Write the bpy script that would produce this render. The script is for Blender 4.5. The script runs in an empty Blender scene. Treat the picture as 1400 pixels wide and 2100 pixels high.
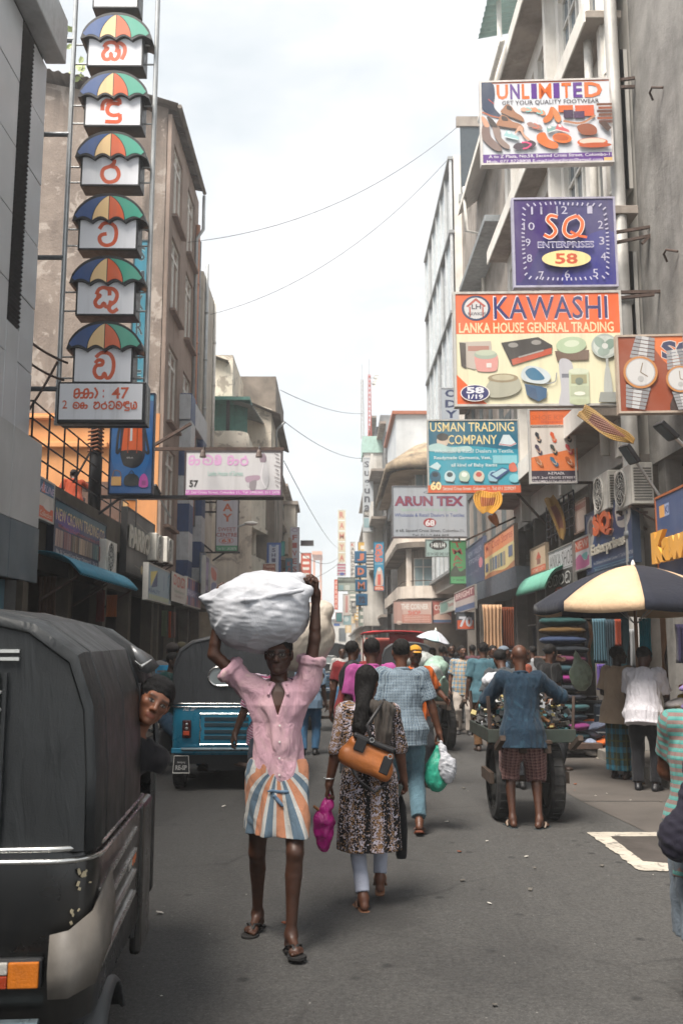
import bpy, math, random
import numpy as np
from mathutils import Vector, Matrix
R = math.radians
rnd = random.Random(11)
SC = bpy.context.scene
COL = SC.collection

# ------------------------------------------------------------------ camera, sky, sun, exposure
CAMH = 1.6
FPX = 1900.0                      # focal length in pixels of the 1400 x 2100 photograph
PITCH = math.atan(279 / FPX)
YAW = math.atan(15 / FPX)
cam_d = bpy.data.cameras.new('camera')
cam = bpy.data.objects.new('camera', cam_d)
COL.objects.link(cam)
cam.location = (0, 0, CAMH)
cam.rotation_euler = (R(90) + PITCH, 0, -YAW)
cam_d.sensor_fit = 'VERTICAL'
cam_d.sensor_height = 36
cam_d.sensor_width = 24
cam_d.lens = FPX / 2100 * 36
cam_d.clip_start = 0.05
cam_d.clip_end = 2000
cam_d.dof.use_dof = True
cam_d.dof.focus_distance = 5.6
cam_d.dof.aperture_fstop = 5.0
SC.camera = cam
CM = Matrix.Translation(cam.location) @ cam.rotation_euler.to_matrix().to_4x4()

SUN_EL, SUN_AZ = 61.0, -142.0      # azimuth from +y (up the street), negative = to the left
world = bpy.data.worlds.new('World')
SC.world = world
world.use_nodes = True
wt = world.node_tree
wt.nodes.clear()

def nd(t, ty, inp=None, **pr):
	n = t.nodes.new(ty)
	for k, v in pr.items():
		setattr(n, k, v)
	for k, v in (inp or {}).items():
		s = n.inputs[k]
		if isinstance(v, bpy.types.NodeSocket):
			t.links.new(v, s)
		else:
			s.default_value = v
	return n

def ramp(t, fac, stops):
	n = t.nodes.new('ShaderNodeValToRGB')
	cr = n.color_ramp
	while len(cr.elements) < len(stops):
		cr.elements.new(0.5)
	for e, (p, c) in zip(cr.elements, stops):
		e.position = p
		e.color = (c[0], c[1], c[2], 1) if hasattr(c, '__len__') else (c, c, c, 1)
	t.links.new(fac, n.inputs[0])
	return n.outputs[0]

def mixc(t, f, a, b, blend='MIX'):
	n = t.nodes.new('ShaderNodeMix')
	n.data_type = 'RGBA'
	n.blend_type = blend
	for i, v in ((0, f), (6, a), (7, b)):
		if isinstance(v, bpy.types.NodeSocket):
			t.links.new(v, n.inputs[i])
		else:
			n.inputs[i].default_value = v if i == 0 else (v[0], v[1], v[2], 1)
	return n.outputs[2]

def mth(t, op, a, b=0.0, c=0.0):
	n = t.nodes.new('ShaderNodeMath')
	n.operation = op
	for i, v in enumerate((a, b, c)):
		if isinstance(v, bpy.types.NodeSocket):
			t.links.new(v, n.inputs[i])
		else:
			n.inputs[i].default_value = v
	return n.outputs[0]

_sky = nd(wt, 'ShaderNodeTexSky', sky_type='NISHITA', sun_disc=False, sun_elevation=R(SUN_EL), sun_rotation=R(SUN_AZ), air_density=1.0, dust_density=2.5, ozone_density=1.0)
_tc = nd(wt, 'ShaderNodeTexCoord')
_mp = nd(wt, 'ShaderNodeMapping', {'Vector': _tc.outputs['Generated'], 'Scale': (1.0, 1.0, 2.2), 'Location': (0.35, 0.1, 0.62)})
_n1 = nd(wt, 'ShaderNodeTexNoise', {'Vector': _mp.outputs[0], 'Scale': 3.2, 'Detail': 9.0, 'Roughness': 0.55, 'Distortion': 0.25})
_cl = ramp(wt, _n1.outputs[0], [(0.32, (2.85, 3.1, 3.2)), (0.46, (3.55, 3.68, 3.72)), (0.58, (4.3, 4.3, 4.25))])
_skc = mixc(wt, 0.88, _sky.outputs[0], _cl)
_bg = nd(wt, 'ShaderNodeBackground', {'Color': _skc, 'Strength': 0.1})
_wo = nd(wt, 'ShaderNodeOutputWorld', {'Surface': _bg.outputs[0]})

sun_d = bpy.data.lights.new('sun', 'SUN')
sun_d.energy = 3.2
sun_d.angle = R(26)
sun_d.color = (1.0, 0.93, 0.84)
sun = bpy.data.objects.new('sun', sun_d)
COL.objects.link(sun)
_dir = Vector((math.sin(R(SUN_AZ)) * math.cos(R(SUN_EL)), math.cos(R(SUN_AZ)) * math.cos(R(SUN_EL)), math.sin(R(SUN_EL))))
sun.rotation_euler = (-_dir).to_track_quat('-Z', 'Y').to_euler()
sun.location = _dir * 60

SC.view_settings.view_transform = 'Standard'
SC.view_settings.look = 'None'
SC.view_settings.exposure = 1.46
SC.view_settings.gamma = 1.0
SC.view_settings.use_curve_mapping = False
SC.render.engine = 'CYCLES'
SC.cycles.use_denoising = True
SC.cycles.max_bounces = 6
SC.cycles.diffuse_bounces = 3
SC.cycles.glossy_bounces = 3
SC.cycles.transmission_bounces = 4
SC.cycles.transparent_max_bounces = 8
SC.cycles.volume_bounces = 1
SC.cycles.use_adaptive_sampling = True
SC.cycles.adaptive_threshold = 0.02

# ------------------------------------------------------------------ pixel -> direction -> place
def ray(px, py):
	d = Vector(((px - 700) / FPX, (1050 - py) / FPX, -1))
	return CM.to_3x3() @ d

def P(px, py, Y):                 # point of that direction on the plane y = Y
	d = ray(px, py)
	return cam.location + d * (Y / d.y)

def PX(px, py, X):                # ... on the plane x = X (a street front)
	d = ray(px, py)
	return cam.location + d * (X / d.x)

def G(px, py, z=0.0):             # ... on the ground
	d = ray(px, py)
	return cam.location + d * ((z - CAMH) / d.z)

# ------------------------------------------------------------------ colours and materials
def C(h, k=1.0):
	h = h.lstrip('#')
	o = []
	for i in (0, 2, 4):
		c = int(h[i:i + 2], 16) / 255
		o.append((c / 12.92 if c <= 0.04045 else ((c + 0.055) / 1.055) ** 2.4) * k)
	return tuple(o)

def col(c):
	return C(c) if isinstance(c, str) else c

MATS = {}

def mk(name):
	m = bpy.data.materials.new(name)
	m.use_nodes = True
	t = m.node_tree
	b = t.nodes['Principled BSDF']
	return m, t, b

def tco(t, kind='Object'):
	return nd(t, 'ShaderNodeTexCoord').outputs[kind]

def noise(t, vec, scale, detail=4, rough=0.55, dist=0.0):
	return nd(t, 'ShaderNodeTexNoise', {'Vector': vec, 'Scale': scale, 'Detail': detail, 'Roughness': rough, 'Distortion': dist}).outputs[0]

def mapped(t, vec, sc):
	return nd(t, 'ShaderNodeMapping', {'Vector': vec, 'Scale': sc}).outputs[0]

def bump(t, b, h, strength, dist=0.01):
	n = nd(t, 'ShaderNodeBump', {'Height': h, 'Strength': strength, 'Distance': dist})
	t.links.new(n.outputs[0], b.inputs['Normal'])

def paint(name, c, rough=0.5, metal=0.0, var=0.12, scale=6.0, dirt=0.25, dirtc=(0.06, 0.05, 0.04), bmp=0.1, spec=0.5, coat=0.0):
	"""a painted, plastic or metal surface with slight mottling and dirt"""
	key = ('p', name)
	if key in MATS:
		return MATS[key]
	c = col(c)
	m, t, b = mk(name)
	o = tco(t)
	n = noise(t, o, scale, 6, 0.6)
	lo = tuple(x * (1 - var) for x in c)
	hi = tuple(min(1, x * (1 + var)) for x in c)
	base = ramp(t, n, [(0.3, lo), (0.7, hi)])
	if dirt:
		d = noise(t, mapped(t, o, (1, 1, 0.35)), scale * 0.7, 7, 0.7, 0.4)
		f = ramp(t, d, [(0.5, 0.0), (0.75, dirt)])
		base = mixc(t, f, base, dirtc)
	t.links.new(base, b.inputs['Base Color'])
	b.inputs['Metallic'].default_value = metal
	r = ramp(t, noise(t, o, scale * 2.3, 5), [(0.3, max(0.02, rough - 0.09)), (0.7, min(1, rough + 0.12))])
	t.links.new(r, b.inputs['Roughness'])
	b.inputs['Specular IOR Level'].default_value = spec
	if coat:
		b.inputs['Coat Weight'].default_value = coat
		b.inputs['Coat Roughness'].default_value = 0.15
	if bmp:
		bump(t, b, noise(t, o, scale * 6, 5), bmp, 0.01)
	MATS[key] = m
	return m

def wall(name, c, c2=None, grime=0.55, grimec=(0.055, 0.05, 0.045), scale=0.9, rough=0.9, bmp=0.35, peel=None):
	"""rendered masonry: blotches, vertical run-off streaks, mould, optional peeling coat"""
	key = ('w', name)
	if key in MATS:
		return MATS[key]
	c = col(c)
	c2 = col(c2) if c2 else tuple(x * 0.8 for x in c)
	m, t, b = mk(name)
	o = nd(t, 'ShaderNodeNewGeometry').outputs['Position']
	n1 = noise(t, o, scale, 8, 0.62, 0.3)
	base = ramp(t, n1, [(0.32, c2), (0.62, c)])
	if peel:
		pn = noise(t, o, scale * 1.7, 9, 0.68, 0.6)
		base = mixc(t, ramp(t, pn, [(0.54, 0.0), (0.58, 1.0)]), base, col(peel))
	st = noise(t, mapped(t, o, (2.2, 2.2, 0.16)), 1.6, 8, 0.65, 0.2)
	big = noise(t, o, 0.35, 4)
	f = mth(t, 'MULTIPLY', ramp(t, st, [(0.45, 0.0), (0.72, 1.0)]), ramp(t, big, [(0.38, 0.1), (0.62, 1.0)]))
	f = mth(t, 'MULTIPLY', f, grime * 0.75)
	base = mixc(t, f, base, grimec)
	t.links.new(base, b.inputs['Base Color'])
	b.inputs['Roughness'].default_value = rough
	b.inputs['Specular IOR Level'].default_value = 0.25
	h = noise(t, o, 14, 8, 0.7)
	bump(t, b, h, bmp, 0.02)
	MATS[key] = m
	return m

def glass(name, c=(0.05, 0.065, 0.075), rough=0.06, spec=0.8):
	key = ('g', name)
	if key in MATS:
		return MATS[key]
	m, t, b = mk(name)
	o = nd(t, 'ShaderNodeNewGeometry').outputs['Position']
	n = noise(t, mapped(t, o, (1, 1, 0.5)), 0.8, 5, 0.6)
	cc = col(c)
	t.links.new(ramp(t, n, [(0.35, tuple(x * 0.6 for x in cc)), (0.65, tuple(x * 1.4 for x in cc))]), b.inputs['Base Color'])
	t.links.new(ramp(t, noise(t, o, 3, 5), [(0.3, rough), (0.8, rough + 0.15)]), b.inputs['Roughness'])
	b.inputs['Specular IOR Level'].default_value = spec
	bump(t, b, noise(t, o, 1.2, 2), 0.05, 0.05)
	MATS[key] = m
	return m

def printmat(name='print', rough=0.42, fade=0.16, wear=0.3):
	"""flat print: colour per face from the attribute Col, with sun fading and dirt"""
	key = ('pr', name)
	if key in MATS:
		return MATS[key]
	m, t, b = mk(name)
	a = nd(t, 'ShaderNodeAttribute', attribute_name='Col').outputs['Color']
	o = nd(t, 'ShaderNodeNewGeometry').outputs['Position']
	n = noise(t, mapped(t, o, (1, 1, 0.6)), 1.3, 6, 0.6, 0.3)
	base = mixc(t, ramp(t, n, [(0.35, 0.0), (0.75, fade)]), a, (0.62, 0.6, 0.56))
	d = noise(t, mapped(t, o, (5, 5, 0.35)), 1.0, 7, 0.65)
	base = mixc(t, ramp(t, d, [(0.52, 0.0), (0.8, wear)]), base, (0.1, 0.09, 0.08))
	t.links.new(base, b.inputs['Base Color'])
	b.inputs['Roughness'].default_value = rough
	b.inputs['Specular IOR Level'].default_value = 0.35
	MATS[key] = m
	return m

# ------------------------------------------------------------------ meshes and objects
MW = {}

def newmesh(name, v, f, mats, mi=None, smooth=False, cols=None):
	me = bpy.data.meshes.new(name)
	if isinstance(v, np.ndarray) and isinstance(f, np.ndarray):
		n = len(v)
		k = f.shape[1]
		me.vertices.add(n)
		me.vertices.foreach_set('co', v.astype(np.float32).ravel())
		me.loops.add(len(f) * k)
		me.loops.foreach_set('vertex_index', f.astype(np.int32).ravel())
		me.polygons.add(len(f))
		me.polygons.foreach_set('loop_start', np.arange(0, len(f) * k, k, dtype=np.int32))
		me.update(calc_edges=True)
	else:
		me.from_pydata([tuple(x) for x in v], [], f)
	for m in (mats if isinstance(mats, (list, tuple)) else [mats]):
		me.materials.append(m)
	if mi is not None and len(mi) == len(me.polygons):
		me.polygons.foreach_set('material_index', np.array(mi, dtype=np.int32))
	if smooth:
		me.polygons.foreach_set('use_smooth', np.ones(len(me.polygons), dtype=bool))
	if cols is not None:
		a = me.color_attributes.new('Col', 'FLOAT_COLOR', 'CORNER')
		arr = np.ones((len(me.loops), 4), np.float32)
		i = 0
		ls = np.zeros(len(me.polygons), np.int32)
		me.polygons.foreach_get('loop_total', ls)
		arr[:, :3] = np.repeat(np.array(cols, np.float32), ls, axis=0)
		a.data.foreach_set('color', arr.ravel())
	me.update()
	return me

def link(name, me, parent=None, mat4=None, kind=None):
	o = bpy.data.objects.new(name, me)
	COL.objects.link(o)
	if mat4 is not None:
		o.matrix_basis = mat4
	if parent is not None:
		o.parent = parent
		MW[o] = MW[parent] @ (mat4 if mat4 is not None else Matrix())
	else:
		MW[o] = mat4.copy() if mat4 is not None else Matrix()
	if kind:
		o['kind'] = kind
	return o

def tag(o, label=None, cat=None, group=None, kind=None):
	for k, v in (('label', label), ('category', cat), ('group', group), ('kind', kind)):
		if v:
			o[k] = v
	return o

def thing(name, label, cat, loc=(0, 0, 0), rz=0.0, group=None):
	o = link(name, None, None, Matrix.Translation(Vector(loc)) @ Matrix.Rotation(rz, 4, 'Z'))
	o.empty_display_size = 0.2
	return tag(o, label, cat, group)

class MB:
	"""collects shapes; obj() links them as ONE mesh. world=True: coordinates are world coordinates."""

	def __init__(s):
		s.v, s.f, s.m, s.c = [], [], [], []

	def add(s, v, f, mi=0, c=None):
		n = len(s.v)
		s.v.extend([tuple(x) for x in v])
		s.f.extend([tuple(i + n for i in q) for q in f])
		s.m.extend([mi] * len(f))
		s.c.extend([c] * len(f))
		return s

	def bx(s, x0, x1, y0, y1, z0, z1, mi=0, c=None):
		v = [(x, y, z) for z in (z0, z1) for y in (y0, y1) for x in (x0, x1)]
		return s.add(v, [(0, 2, 3, 1), (4, 5, 7, 6), (0, 1, 5, 4), (2, 6, 7, 3), (0, 4, 6, 2), (1, 3, 7, 5)], mi, c)

	def box(s, ctr, d, M=None, mi=0, c=None):
		hx, hy, hz = d[0] / 2, d[1] / 2, d[2] / 2
		v = [Vector((x, y, z)) for z in (-hz, hz) for y in (-hy, hy) for x in (-hx, hx)]
		if M is not None:
			v = [M @ p for p in v]
		v = [p + Vector(ctr) for p in v]
		return s.add(v, [(0, 2, 3, 1), (4, 5, 7, 6), (0, 1, 5, 4), (2, 6, 7, 3), (0, 4, 6, 2), (1, 3, 7, 5)], mi, c)

	def beam(s, a, b, w, h=None, mi=0, c=None):
		a, b = Vector(a), Vector(b)
		d = b - a
		M = d.to_track_quat('Y', 'Z').to_matrix()
		return s.box((a + b) / 2, (w, d.length, h or w), M, mi, c)

	def tube(s, pts, r, n=8, mi=0, caps=True, c=None, flat=1.0):
		pts = [Vector(p) for p in pts]
		rs = r if hasattr(r, '__len__') else [r] * len(pts)
		base = len(s.v)
		t0 = (pts[1] - pts[0]).normalized()
		up = Vector((0, 0, 1)) if abs(t0.z) < 0.9 else Vector((1, 0, 0))
		u = t0.cross(up).normalized()
		rings = []
		for i, p in enumerate(pts):
			t = (pts[min(i + 1, len(pts) - 1)] - pts[max(i - 1, 0)]).normalized()
			u = (u - t * u.dot(t))
			u = u.normalized() if u.length > 1e-6 else t.orthogonal().normalized()
			w = t.cross(u)
			rings.append([p + (u * math.cos(a) + w * math.sin(a) * flat) * rs[i] for a in [2 * math.pi * k / n for k in range(n)]])
		return s.loft(rings, mi, caps, c)

	def loft(s, rings, mi=0, caps=True, c=None, closed=True):
		n = len(rings[0])
		v = [p for rg in rings for p in rg]
		f = []
		for i in range(len(rings) - 1):
			for k in range(n if closed else n - 1):
				k2 = (k + 1) % n
				f.append((i * n + k, i * n + k2, (i + 1) * n + k2, (i + 1) * n + k))
		if caps and closed:
			f.append(tuple(range(n - 1, -1, -1)))
			f.append(tuple((len(rings) - 1) * n + k for k in range(n)))
		return s.add(v, f, mi, c)

	def lathe(s, prof, ctr=(0, 0, 0), n=16, axis='z', mi=0, caps=True, c=None):
		rings = []
		for (r, h) in prof:
			rg = []
			for k in range(n):
				a = 2 * math.pi * k / n
				q = (r * math.cos(a), r * math.sin(a), h)
				if axis == 'x':
					q = (q[2], q[0], q[1])
				elif axis == 'y':
					q = (q[1], q[2], q[0])
				rg.append(Vector(q) + Vector(ctr))
			rings.append(rg)
		return s.loft(rings, mi, caps, c)

	def prism(s, poly, ext, mi=0, c=None):
		"""poly: list of 3D points, ext: extrusion vector"""
		a = [Vector(p) for p in poly]
		b = [p + Vector(ext) for p in a]
		n = len(a)
		return s.add(a + b, [tuple(range(n - 1, -1, -1)), tuple(range(n, 2 * n))] + [(k, (k + 1) % n, n + (k + 1) % n, n + k) for k in range(n)], mi, c)

	def sheet(s, grid, mi=0, c=None):
		nu = len(grid[0])
		v = [p for row in grid for p in row]
		f = [(i * nu + k, i * nu + k + 1, (i + 1) * nu + k + 1, (i + 1) * nu + k) for i in range(len(grid) - 1) for k in range(nu - 1)]
		return s.add(v, f, mi, c)

	def obj(s, name, mats, parent=None, world=True, smooth=False, bevel=0.0, kind=None, solid=0.0, sub=0, auto=None):
		v = s.v
		if parent is not None and world:
			inv = MW[parent].inverted()
			v = [inv @ Vector(p) for p in v]
		cols = s.c if any(x is not None for x in s.c) else None
		me = newmesh(name, v, s.f, mats, s.m if max(s.m, default=0) else None, smooth, cols)
		o = link(name, me, parent, None, kind)
		if solid:
			md = o.modifiers.new('thick', 'SOLIDIFY')
			md.thickness = solid
		if bevel:
			md = o.modifiers.new('bevel', 'BEVEL')
			md.width = bevel
			md.segments = 2
			md.limit_method = 'ANGLE'
		if sub:
			md = o.modifiers.new('sub', 'SUBSURF')
			md.levels = sub
			md.render_levels = sub
		if auto is not None:
			me.polygons.foreach_set('use_smooth', np.ones(len(me.polygons), dtype=bool))
			me.set_sharp_from_angle(angle=R(auto))
		return o

def copy_tree(o, parent=None, M=None, label=None, group=None):
	c = o.copy()
	COL.objects.link(c)
	c.parent = parent
	if M is not None:
		c.matrix_basis = M
	MW[c] = (MW[parent] if parent else Matrix()) @ c.matrix_basis
	if label:
		c['label'] = label
	if group:
		c['group'] = group
	for ch in list(o.children):
		copy_tree(ch, c)
	return c

def strut(name, a, b, w, m, parent=None, h=None):
	return MB().beam(a, b, w, h).obj(name, m, parent)

def smooth(pts, n=6, closed=False):
	"""Catmull-Rom through points"""
	p = [np.array(q, float) for q in pts]
	if closed:
		p = [p[-1]] + p + [p[0], p[1]]
	else:
		p = [2 * p[0] - p[1]] + p + [2 * p[-1] - p[-2]]
	o = []
	for i in range(1, len(p) - 2):
		for k in range(n):
			t = k / n
			o.append(0.5 * ((2 * p[i]) + (-p[i - 1] + p[i + 1]) * t + (2 * p[i - 1] - 5 * p[i] + 4 * p[i + 1] - p[i + 2]) * t * t + (-p[i - 1] + 3 * p[i] - 3 * p[i + 1] + p[i + 2]) * t ** 3))
	if not closed:
		o.append(p[-2])
	return o

M_WHITEPAINT = paint('white paint', '#d6d3cc', 0.5, dirt=0.35)
M_BLACKSTEEL = paint('black steel', '#26262a', 0.55, 0.2, dirt=0.3, dirtc=(0.12, 0.08, 0.05))
M_RUST = paint('rusty steel', '#4a3a33', 0.8, 0.1, var=0.35, dirt=0.5)
M_GALV = paint('galvanised pipe', '#a7aaab', 0.42, 0.6, var=0.15, dirt=0.3)
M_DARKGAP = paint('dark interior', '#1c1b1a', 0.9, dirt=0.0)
M_RUBBER = paint('tyre rubber', '#1b1b1c', 0.82, var=0.25, dirt=0.5, dirtc=(0.1, 0.09, 0.08), bmp=0.3)
M_ALU = paint('aluminium', '#b9bcbd', 0.35, 0.8, var=0.1, dirt=0.2)
M_GLASS = glass('window glass')
M_SIGNFACE = printmat()
# ------------------------------------------------------------------ ground
def asphalt():
	m, t, b = mk('asphalt')
	o = nd(t, 'ShaderNodeNewGeometry').outputs['Position']
	fine = noise(t, o, 95, 4, 0.75)
	mid = noise(t, o, 9, 7, 0.65)
	big = noise(t, mapped(t, o, (1, 0.35, 1)), 0.55, 6, 0.6, 0.4)
	base = ramp(t, fine, [(0.3, (0.045, 0.044, 0.043)), (0.60, (0.088, 0.086, 0.083)), (0.72, (0.24, 0.23, 0.22))])
	base = mixc(t, ramp(t, mid, [(0.4, 0.0), (0.7, 0.35)]), base, (0.12, 0.116, 0.11))
	base = mixc(t, ramp(t, big, [(0.46, 0.0), (0.62, 0.75)]), base, (0.04, 0.039, 0.039))
	sp = nd(t, 'ShaderNodeTexVoronoi', {'Vector': o, 'Scale': 3.1, 'Randomness': 1.0}).outputs['Distance']
	base = mixc(t, ramp(t, sp, [(0.05, 0.8), (0.13, 0.0)]), base, (0.03, 0.03, 0.03))
	sp2 = nd(t, 'ShaderNodeTexVoronoi', {'Vector': mapped(t, o, (1.3, 1, 1)), 'Scale': 6.3, 'Randomness': 1.0}).outputs['Distance']
	base = mixc(t, ramp(t, sp2, [(0.03, 0.7), (0.05, 0.0)]), base, (0.3, 0.29, 0.27))
	gr = noise(t, o, 38, 3, 0.8)
	base = mixc(t, 1.0, base, ramp(t, gr, [(0.36, 0.55), (0.5, 0.76), (0.66, 1.0)]), 'MULTIPLY')
	wv = mixc(t, 0.16, o, nd(t, 'ShaderNodeTexNoise', {'Vector': o, 'Scale': 2.2, 'Detail': 6.0}).outputs['Color'])
	ck_ = nd(t, 'ShaderNodeTexVoronoi', {'Vector': wv, 'Scale': 0.62}, feature='DISTANCE_TO_EDGE').outputs['Distance']
	cf = mth(t, 'MULTIPLY', ramp(t, ck_, [(0.002, 0.45), (0.010, 0.0)]), ramp(t, noise(t, o, 0.9, 3), [(0.45, 0.0), (0.6, 1.0)]))
	base = mixc(t, cf, base, (0.018, 0.018, 0.018))
	t.links.new(base, b.inputs['Base Color'])
	t.links.new(ramp(t, mid, [(0.3, 0.7), (0.7, 0.92)]), b.inputs['Roughness'])
	b.inputs['Specular IOR Level'].default_value = 0.35
	bump(t, b, mth(t, 'ADD', fine, mth(t, 'MULTIPLY', mid, 1.5)), 0.55, 0.006)
	return m

M_ASPH = asphalt()
rd = MB()
rd.sheet([[(-60 + 10 * i, -12 + 12 * j, 0) for i in range(13)] for j in range(40)])
tag(rd.obj('road', M_ASPH), kind='structure')
M_PAVE = wall('pavement concrete', '#767069', '#5e5955', 0.3, scale=1.6, bmp=0.3)
M_KERB = wall('kerb concrete', '#97928a', '#6d6963', 0.5, scale=2.5)
M_LAYBY = wall('worn concrete apron', '#57524e', '#494542', 0.35, scale=1.1, bmp=0.25)
M_ROADWHITE = wall('worn road paint', '#b3aca0', '#9c958a', 0.5, (0.12, 0.11, 0.1), scale=5, bmp=0.3, peel='#79756f')
tag(MB().bx(4.02, 7.5, -6, 45, 0.0, 0.125).obj('pavement_right', M_PAVE, bevel=0.012), kind='structure')
tag(MB().bx(-7.5, -3.52, -6, 45, 0.0, 0.125).obj('pavement_left', M_PAVE, bevel=0.012), kind='structure')
kr = link('kerb', None, None, None, 'structure')
kme = MB().bx(-0.075, 0.075, -0.592, 0.592, -0.02, 0.14).obj('kerb_stone', M_KERB, kr, bevel=0.015)
kme.location = (3.94, 5.0, 0)
for sx in (3.94, -3.44):
	for k in range(30):
		if sx > 0 and k == 0:
			continue
		c_ = kme.copy()
		COL.objects.link(c_)
		c_.parent = kr
		c_.location = (sx + rnd.uniform(-0.006, 0.006), 5.0 + k * 1.2, rnd.uniform(-0.006, 0.004))
ap = MB()
ap.add([(2.75, 8.3, 0.004), (3.86, 8.3, 0.004), (3.86, 10.05, 0.004), (2.6, 10.05, 0.004)], [(0, 1, 2, 3)])
ap.add([(2.6, 10.09, 0.004), (3.86, 10.09, 0.004), (3.86, 20, 0.004), (2.45, 20, 0.004)], [(0, 1, 2, 3)])
tag(ap.obj('apron', M_LAYBY), kind='structure')

def marking(pts, name='road_marking'):
	"""a painted line: strip of given outer and inner edge on the road"""
	mb = MB()
	mb.add([(p.x, p.y, 0.008) for p in pts], [tuple(range(len(pts)))])
	tag(mb.obj(name, M_ROADWHITE), kind='structure')

def jag(a, b, n, amp):
	a, b = Vector(a), Vector(b)
	return [a.lerp(b, i / n) + Vector((rnd.uniform(-amp, amp), rnd.uniform(-amp, amp), 0)) for i in range(n + 1)]

bx_ = MB()
o1, o2, o3, o4 = G(1203, 1708), G(1310, 1787), G(1480, 1792), G(1480, 1709)
i1, i2, i3, i4 = G(1250, 1717), G(1318, 1768), G(1480, 1782), G(1480, 1716)
for (a, b_, c_, d_) in ((o1, o2, i2, i1), (o2, o3, i3, i2), (o1, o4, i4, i1)):
	e1, e2 = jag(a, b_, 24, 0.012), jag(d_, c_, 24, 0.004)
	bx_.sheet([[(p.x, p.y, 0.008) for p in e1], [(p.x, p.y, 0.008) for p in e2]])
tag(bx_.obj('road_marking', M_ROADWHITE), kind='structure')
in_ = MB()
in_.add([(p.x, p.y, 0.004) for p in (G(1247, 1716), G(1318, 1770), G(1480, 1784), G(1480, 1715))], [(0, 1, 2, 3)])
tag(in_.obj('parking_bay', wall('bay asphalt', '#4b4643', '#3d3936', 0.3, scale=4, bmp=0.5)), kind='structure')
l1, l2 = jag(G(1163, 1523), G(1235, 1553), 10, 0.01), jag(G(1163, 1530), G(1225, 1557), 10, 0.01)
ln = MB()
ln.sheet([[(p.x, p.y, 0.009) for p in l1], [(p.x, p.y, 0.009) for p in l2]])
tag(ln.obj('edge_line', M_ROADWHITE), kind='structure')

# ------------------------------------------------------------------ building helpers
def wallgrid(mb, O, U, n, W, H, ops, t=0.22, mi=0):
	"""wall in the plane through O along U (horizontal) and z with real openings; n = outward normal"""
	O, U, n = Vector(O), Vector(U).normalized(), Vector(n).normalized()
	us = sorted({0.0, W} | {x for o in ops for x in (o[0], o[1])})
	vs = sorted({0.0, H} | {x for o in ops for x in (o[2], o[3])})
	Z = Vector((0, 0, 1))

	def pt(u, v, d=0.0):
		return O + U * u + Z * v - n * d
	flip = (U.cross(Z)).dot(n) < 0

	def quad(a, b, c, d):
		mb.add([a, b, c, d], [(3, 2, 1, 0) if flip else (0, 1, 2, 3)], mi)
	for i in range(len(us) - 1):
		for j in range(len(vs) - 1):
			uc, vc = (us[i] + us[i + 1]) / 2, (vs[j] + vs[j + 1]) / 2
			if any(o[0] < uc < o[1] and o[2] < vc < o[3] for o in ops):
				continue
			quad(pt(us[i], vs[j]), pt(us[i + 1], vs[j]), pt(us[i + 1], vs[j + 1]), pt(us[i], vs[j + 1]))
	for (u0, u1, v0, v1) in [o[:4] for o in ops]:
		quad(pt(u0, v0, t), pt(u0, v0), pt(u0, v1), pt(u0, v1, t))
		quad(pt(u1, v0), pt(u1, v0, t), pt(u1, v1, t), pt(u1, v1))
		quad(pt(u0, v0, t), pt(u1, v0, t), pt(u1, v0), pt(u0, v0))
		quad(pt(u0, v1), pt(u1, v1), pt(u1, v1, t), pt(u0, v1, t))

def frame3(O, U, n):
	O, U, n = Vector(O), Vector(U).normalized(), Vector(n).normalized()
	return lambda u, v, d=0.0: O + U * u + Vector((0, 0, v)) - n * d

def orient(U, n):
	U, n = Vector(U).normalized(), Vector(n).normalized()
	return Matrix((U, -n, Vector((0, 0, 1)))).transposed()

def window(root, O, U, n, op, nx=2, nz=1, m=None, g=None, rec=0.12, fw=0.05, sill=None, hsplit=None, panes=True, skip=()):
	"""window > pane; a frame with mullions set into the opening and one pane per light"""
	m, g = m or M_WHITEPAINT, g or M_GLASS
	u0, u1, v0, v1 = op[:4]
	f, M = frame3(O, U, n), orient(U, n)
	mb = MB()
	w, h = u1 - u0, v1 - v0
	hs = hsplit or [i / nz for i in range(1, nz)]
	ux = [u0 + w * i / nx for i in range(nx + 1)]
	vz = [v0] + [v0 + h * x for x in hs] + [v1]
	for i, u in enumerate(ux):
		uu = u + (fw / 2 if i == 0 else -fw / 2 if i == nx else 0)
		mb.box(f(uu, (v0 + v1) / 2, rec), (fw, 0.07, h), M)
	for j, v in enumerate(vz):
		vv = v + (fw / 2 if j == 0 else -fw / 2 if j == len(vz) - 1 else 0)
		mb.box(f((u0 + u1) / 2, vv, rec - 0.003), (w - 0.004, 0.07, fw), M)
	wn = mb.obj('window', m, root)
	for i in range(nx):
		for j in range(len(vz) - 1):
			if (i, j) in skip:
				continue
			pb = MB()
			Mt = M @ Matrix.Rotation(R(rnd.uniform(-0.7, 0.7)), 3, 'Z')
			pb.box(f((ux[i] + ux[i + 1]) / 2, (vz[j] + vz[j + 1]) / 2, rec + 0.02), (ux[i + 1] - ux[i], 0.008, vz[j + 1] - vz[j]), Mt)
			pb.obj('pane', g, wn)
	bk = MB()
	if skip:
		bk.box(f((u0 + u1) / 2, (v0 + v1) / 2, rec + 0.5), (w, 0.02, h), M)
		bk.obj('room_wall', M_DARKGAP, wn)
	if sill:
		MB().box(f((u0 + u1) / 2, v0 - 0.04, -0.05), (w + 0.16, 0.2, 0.08), M).obj('sill', sill, wn, bevel=0.01)
	return wn

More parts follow.
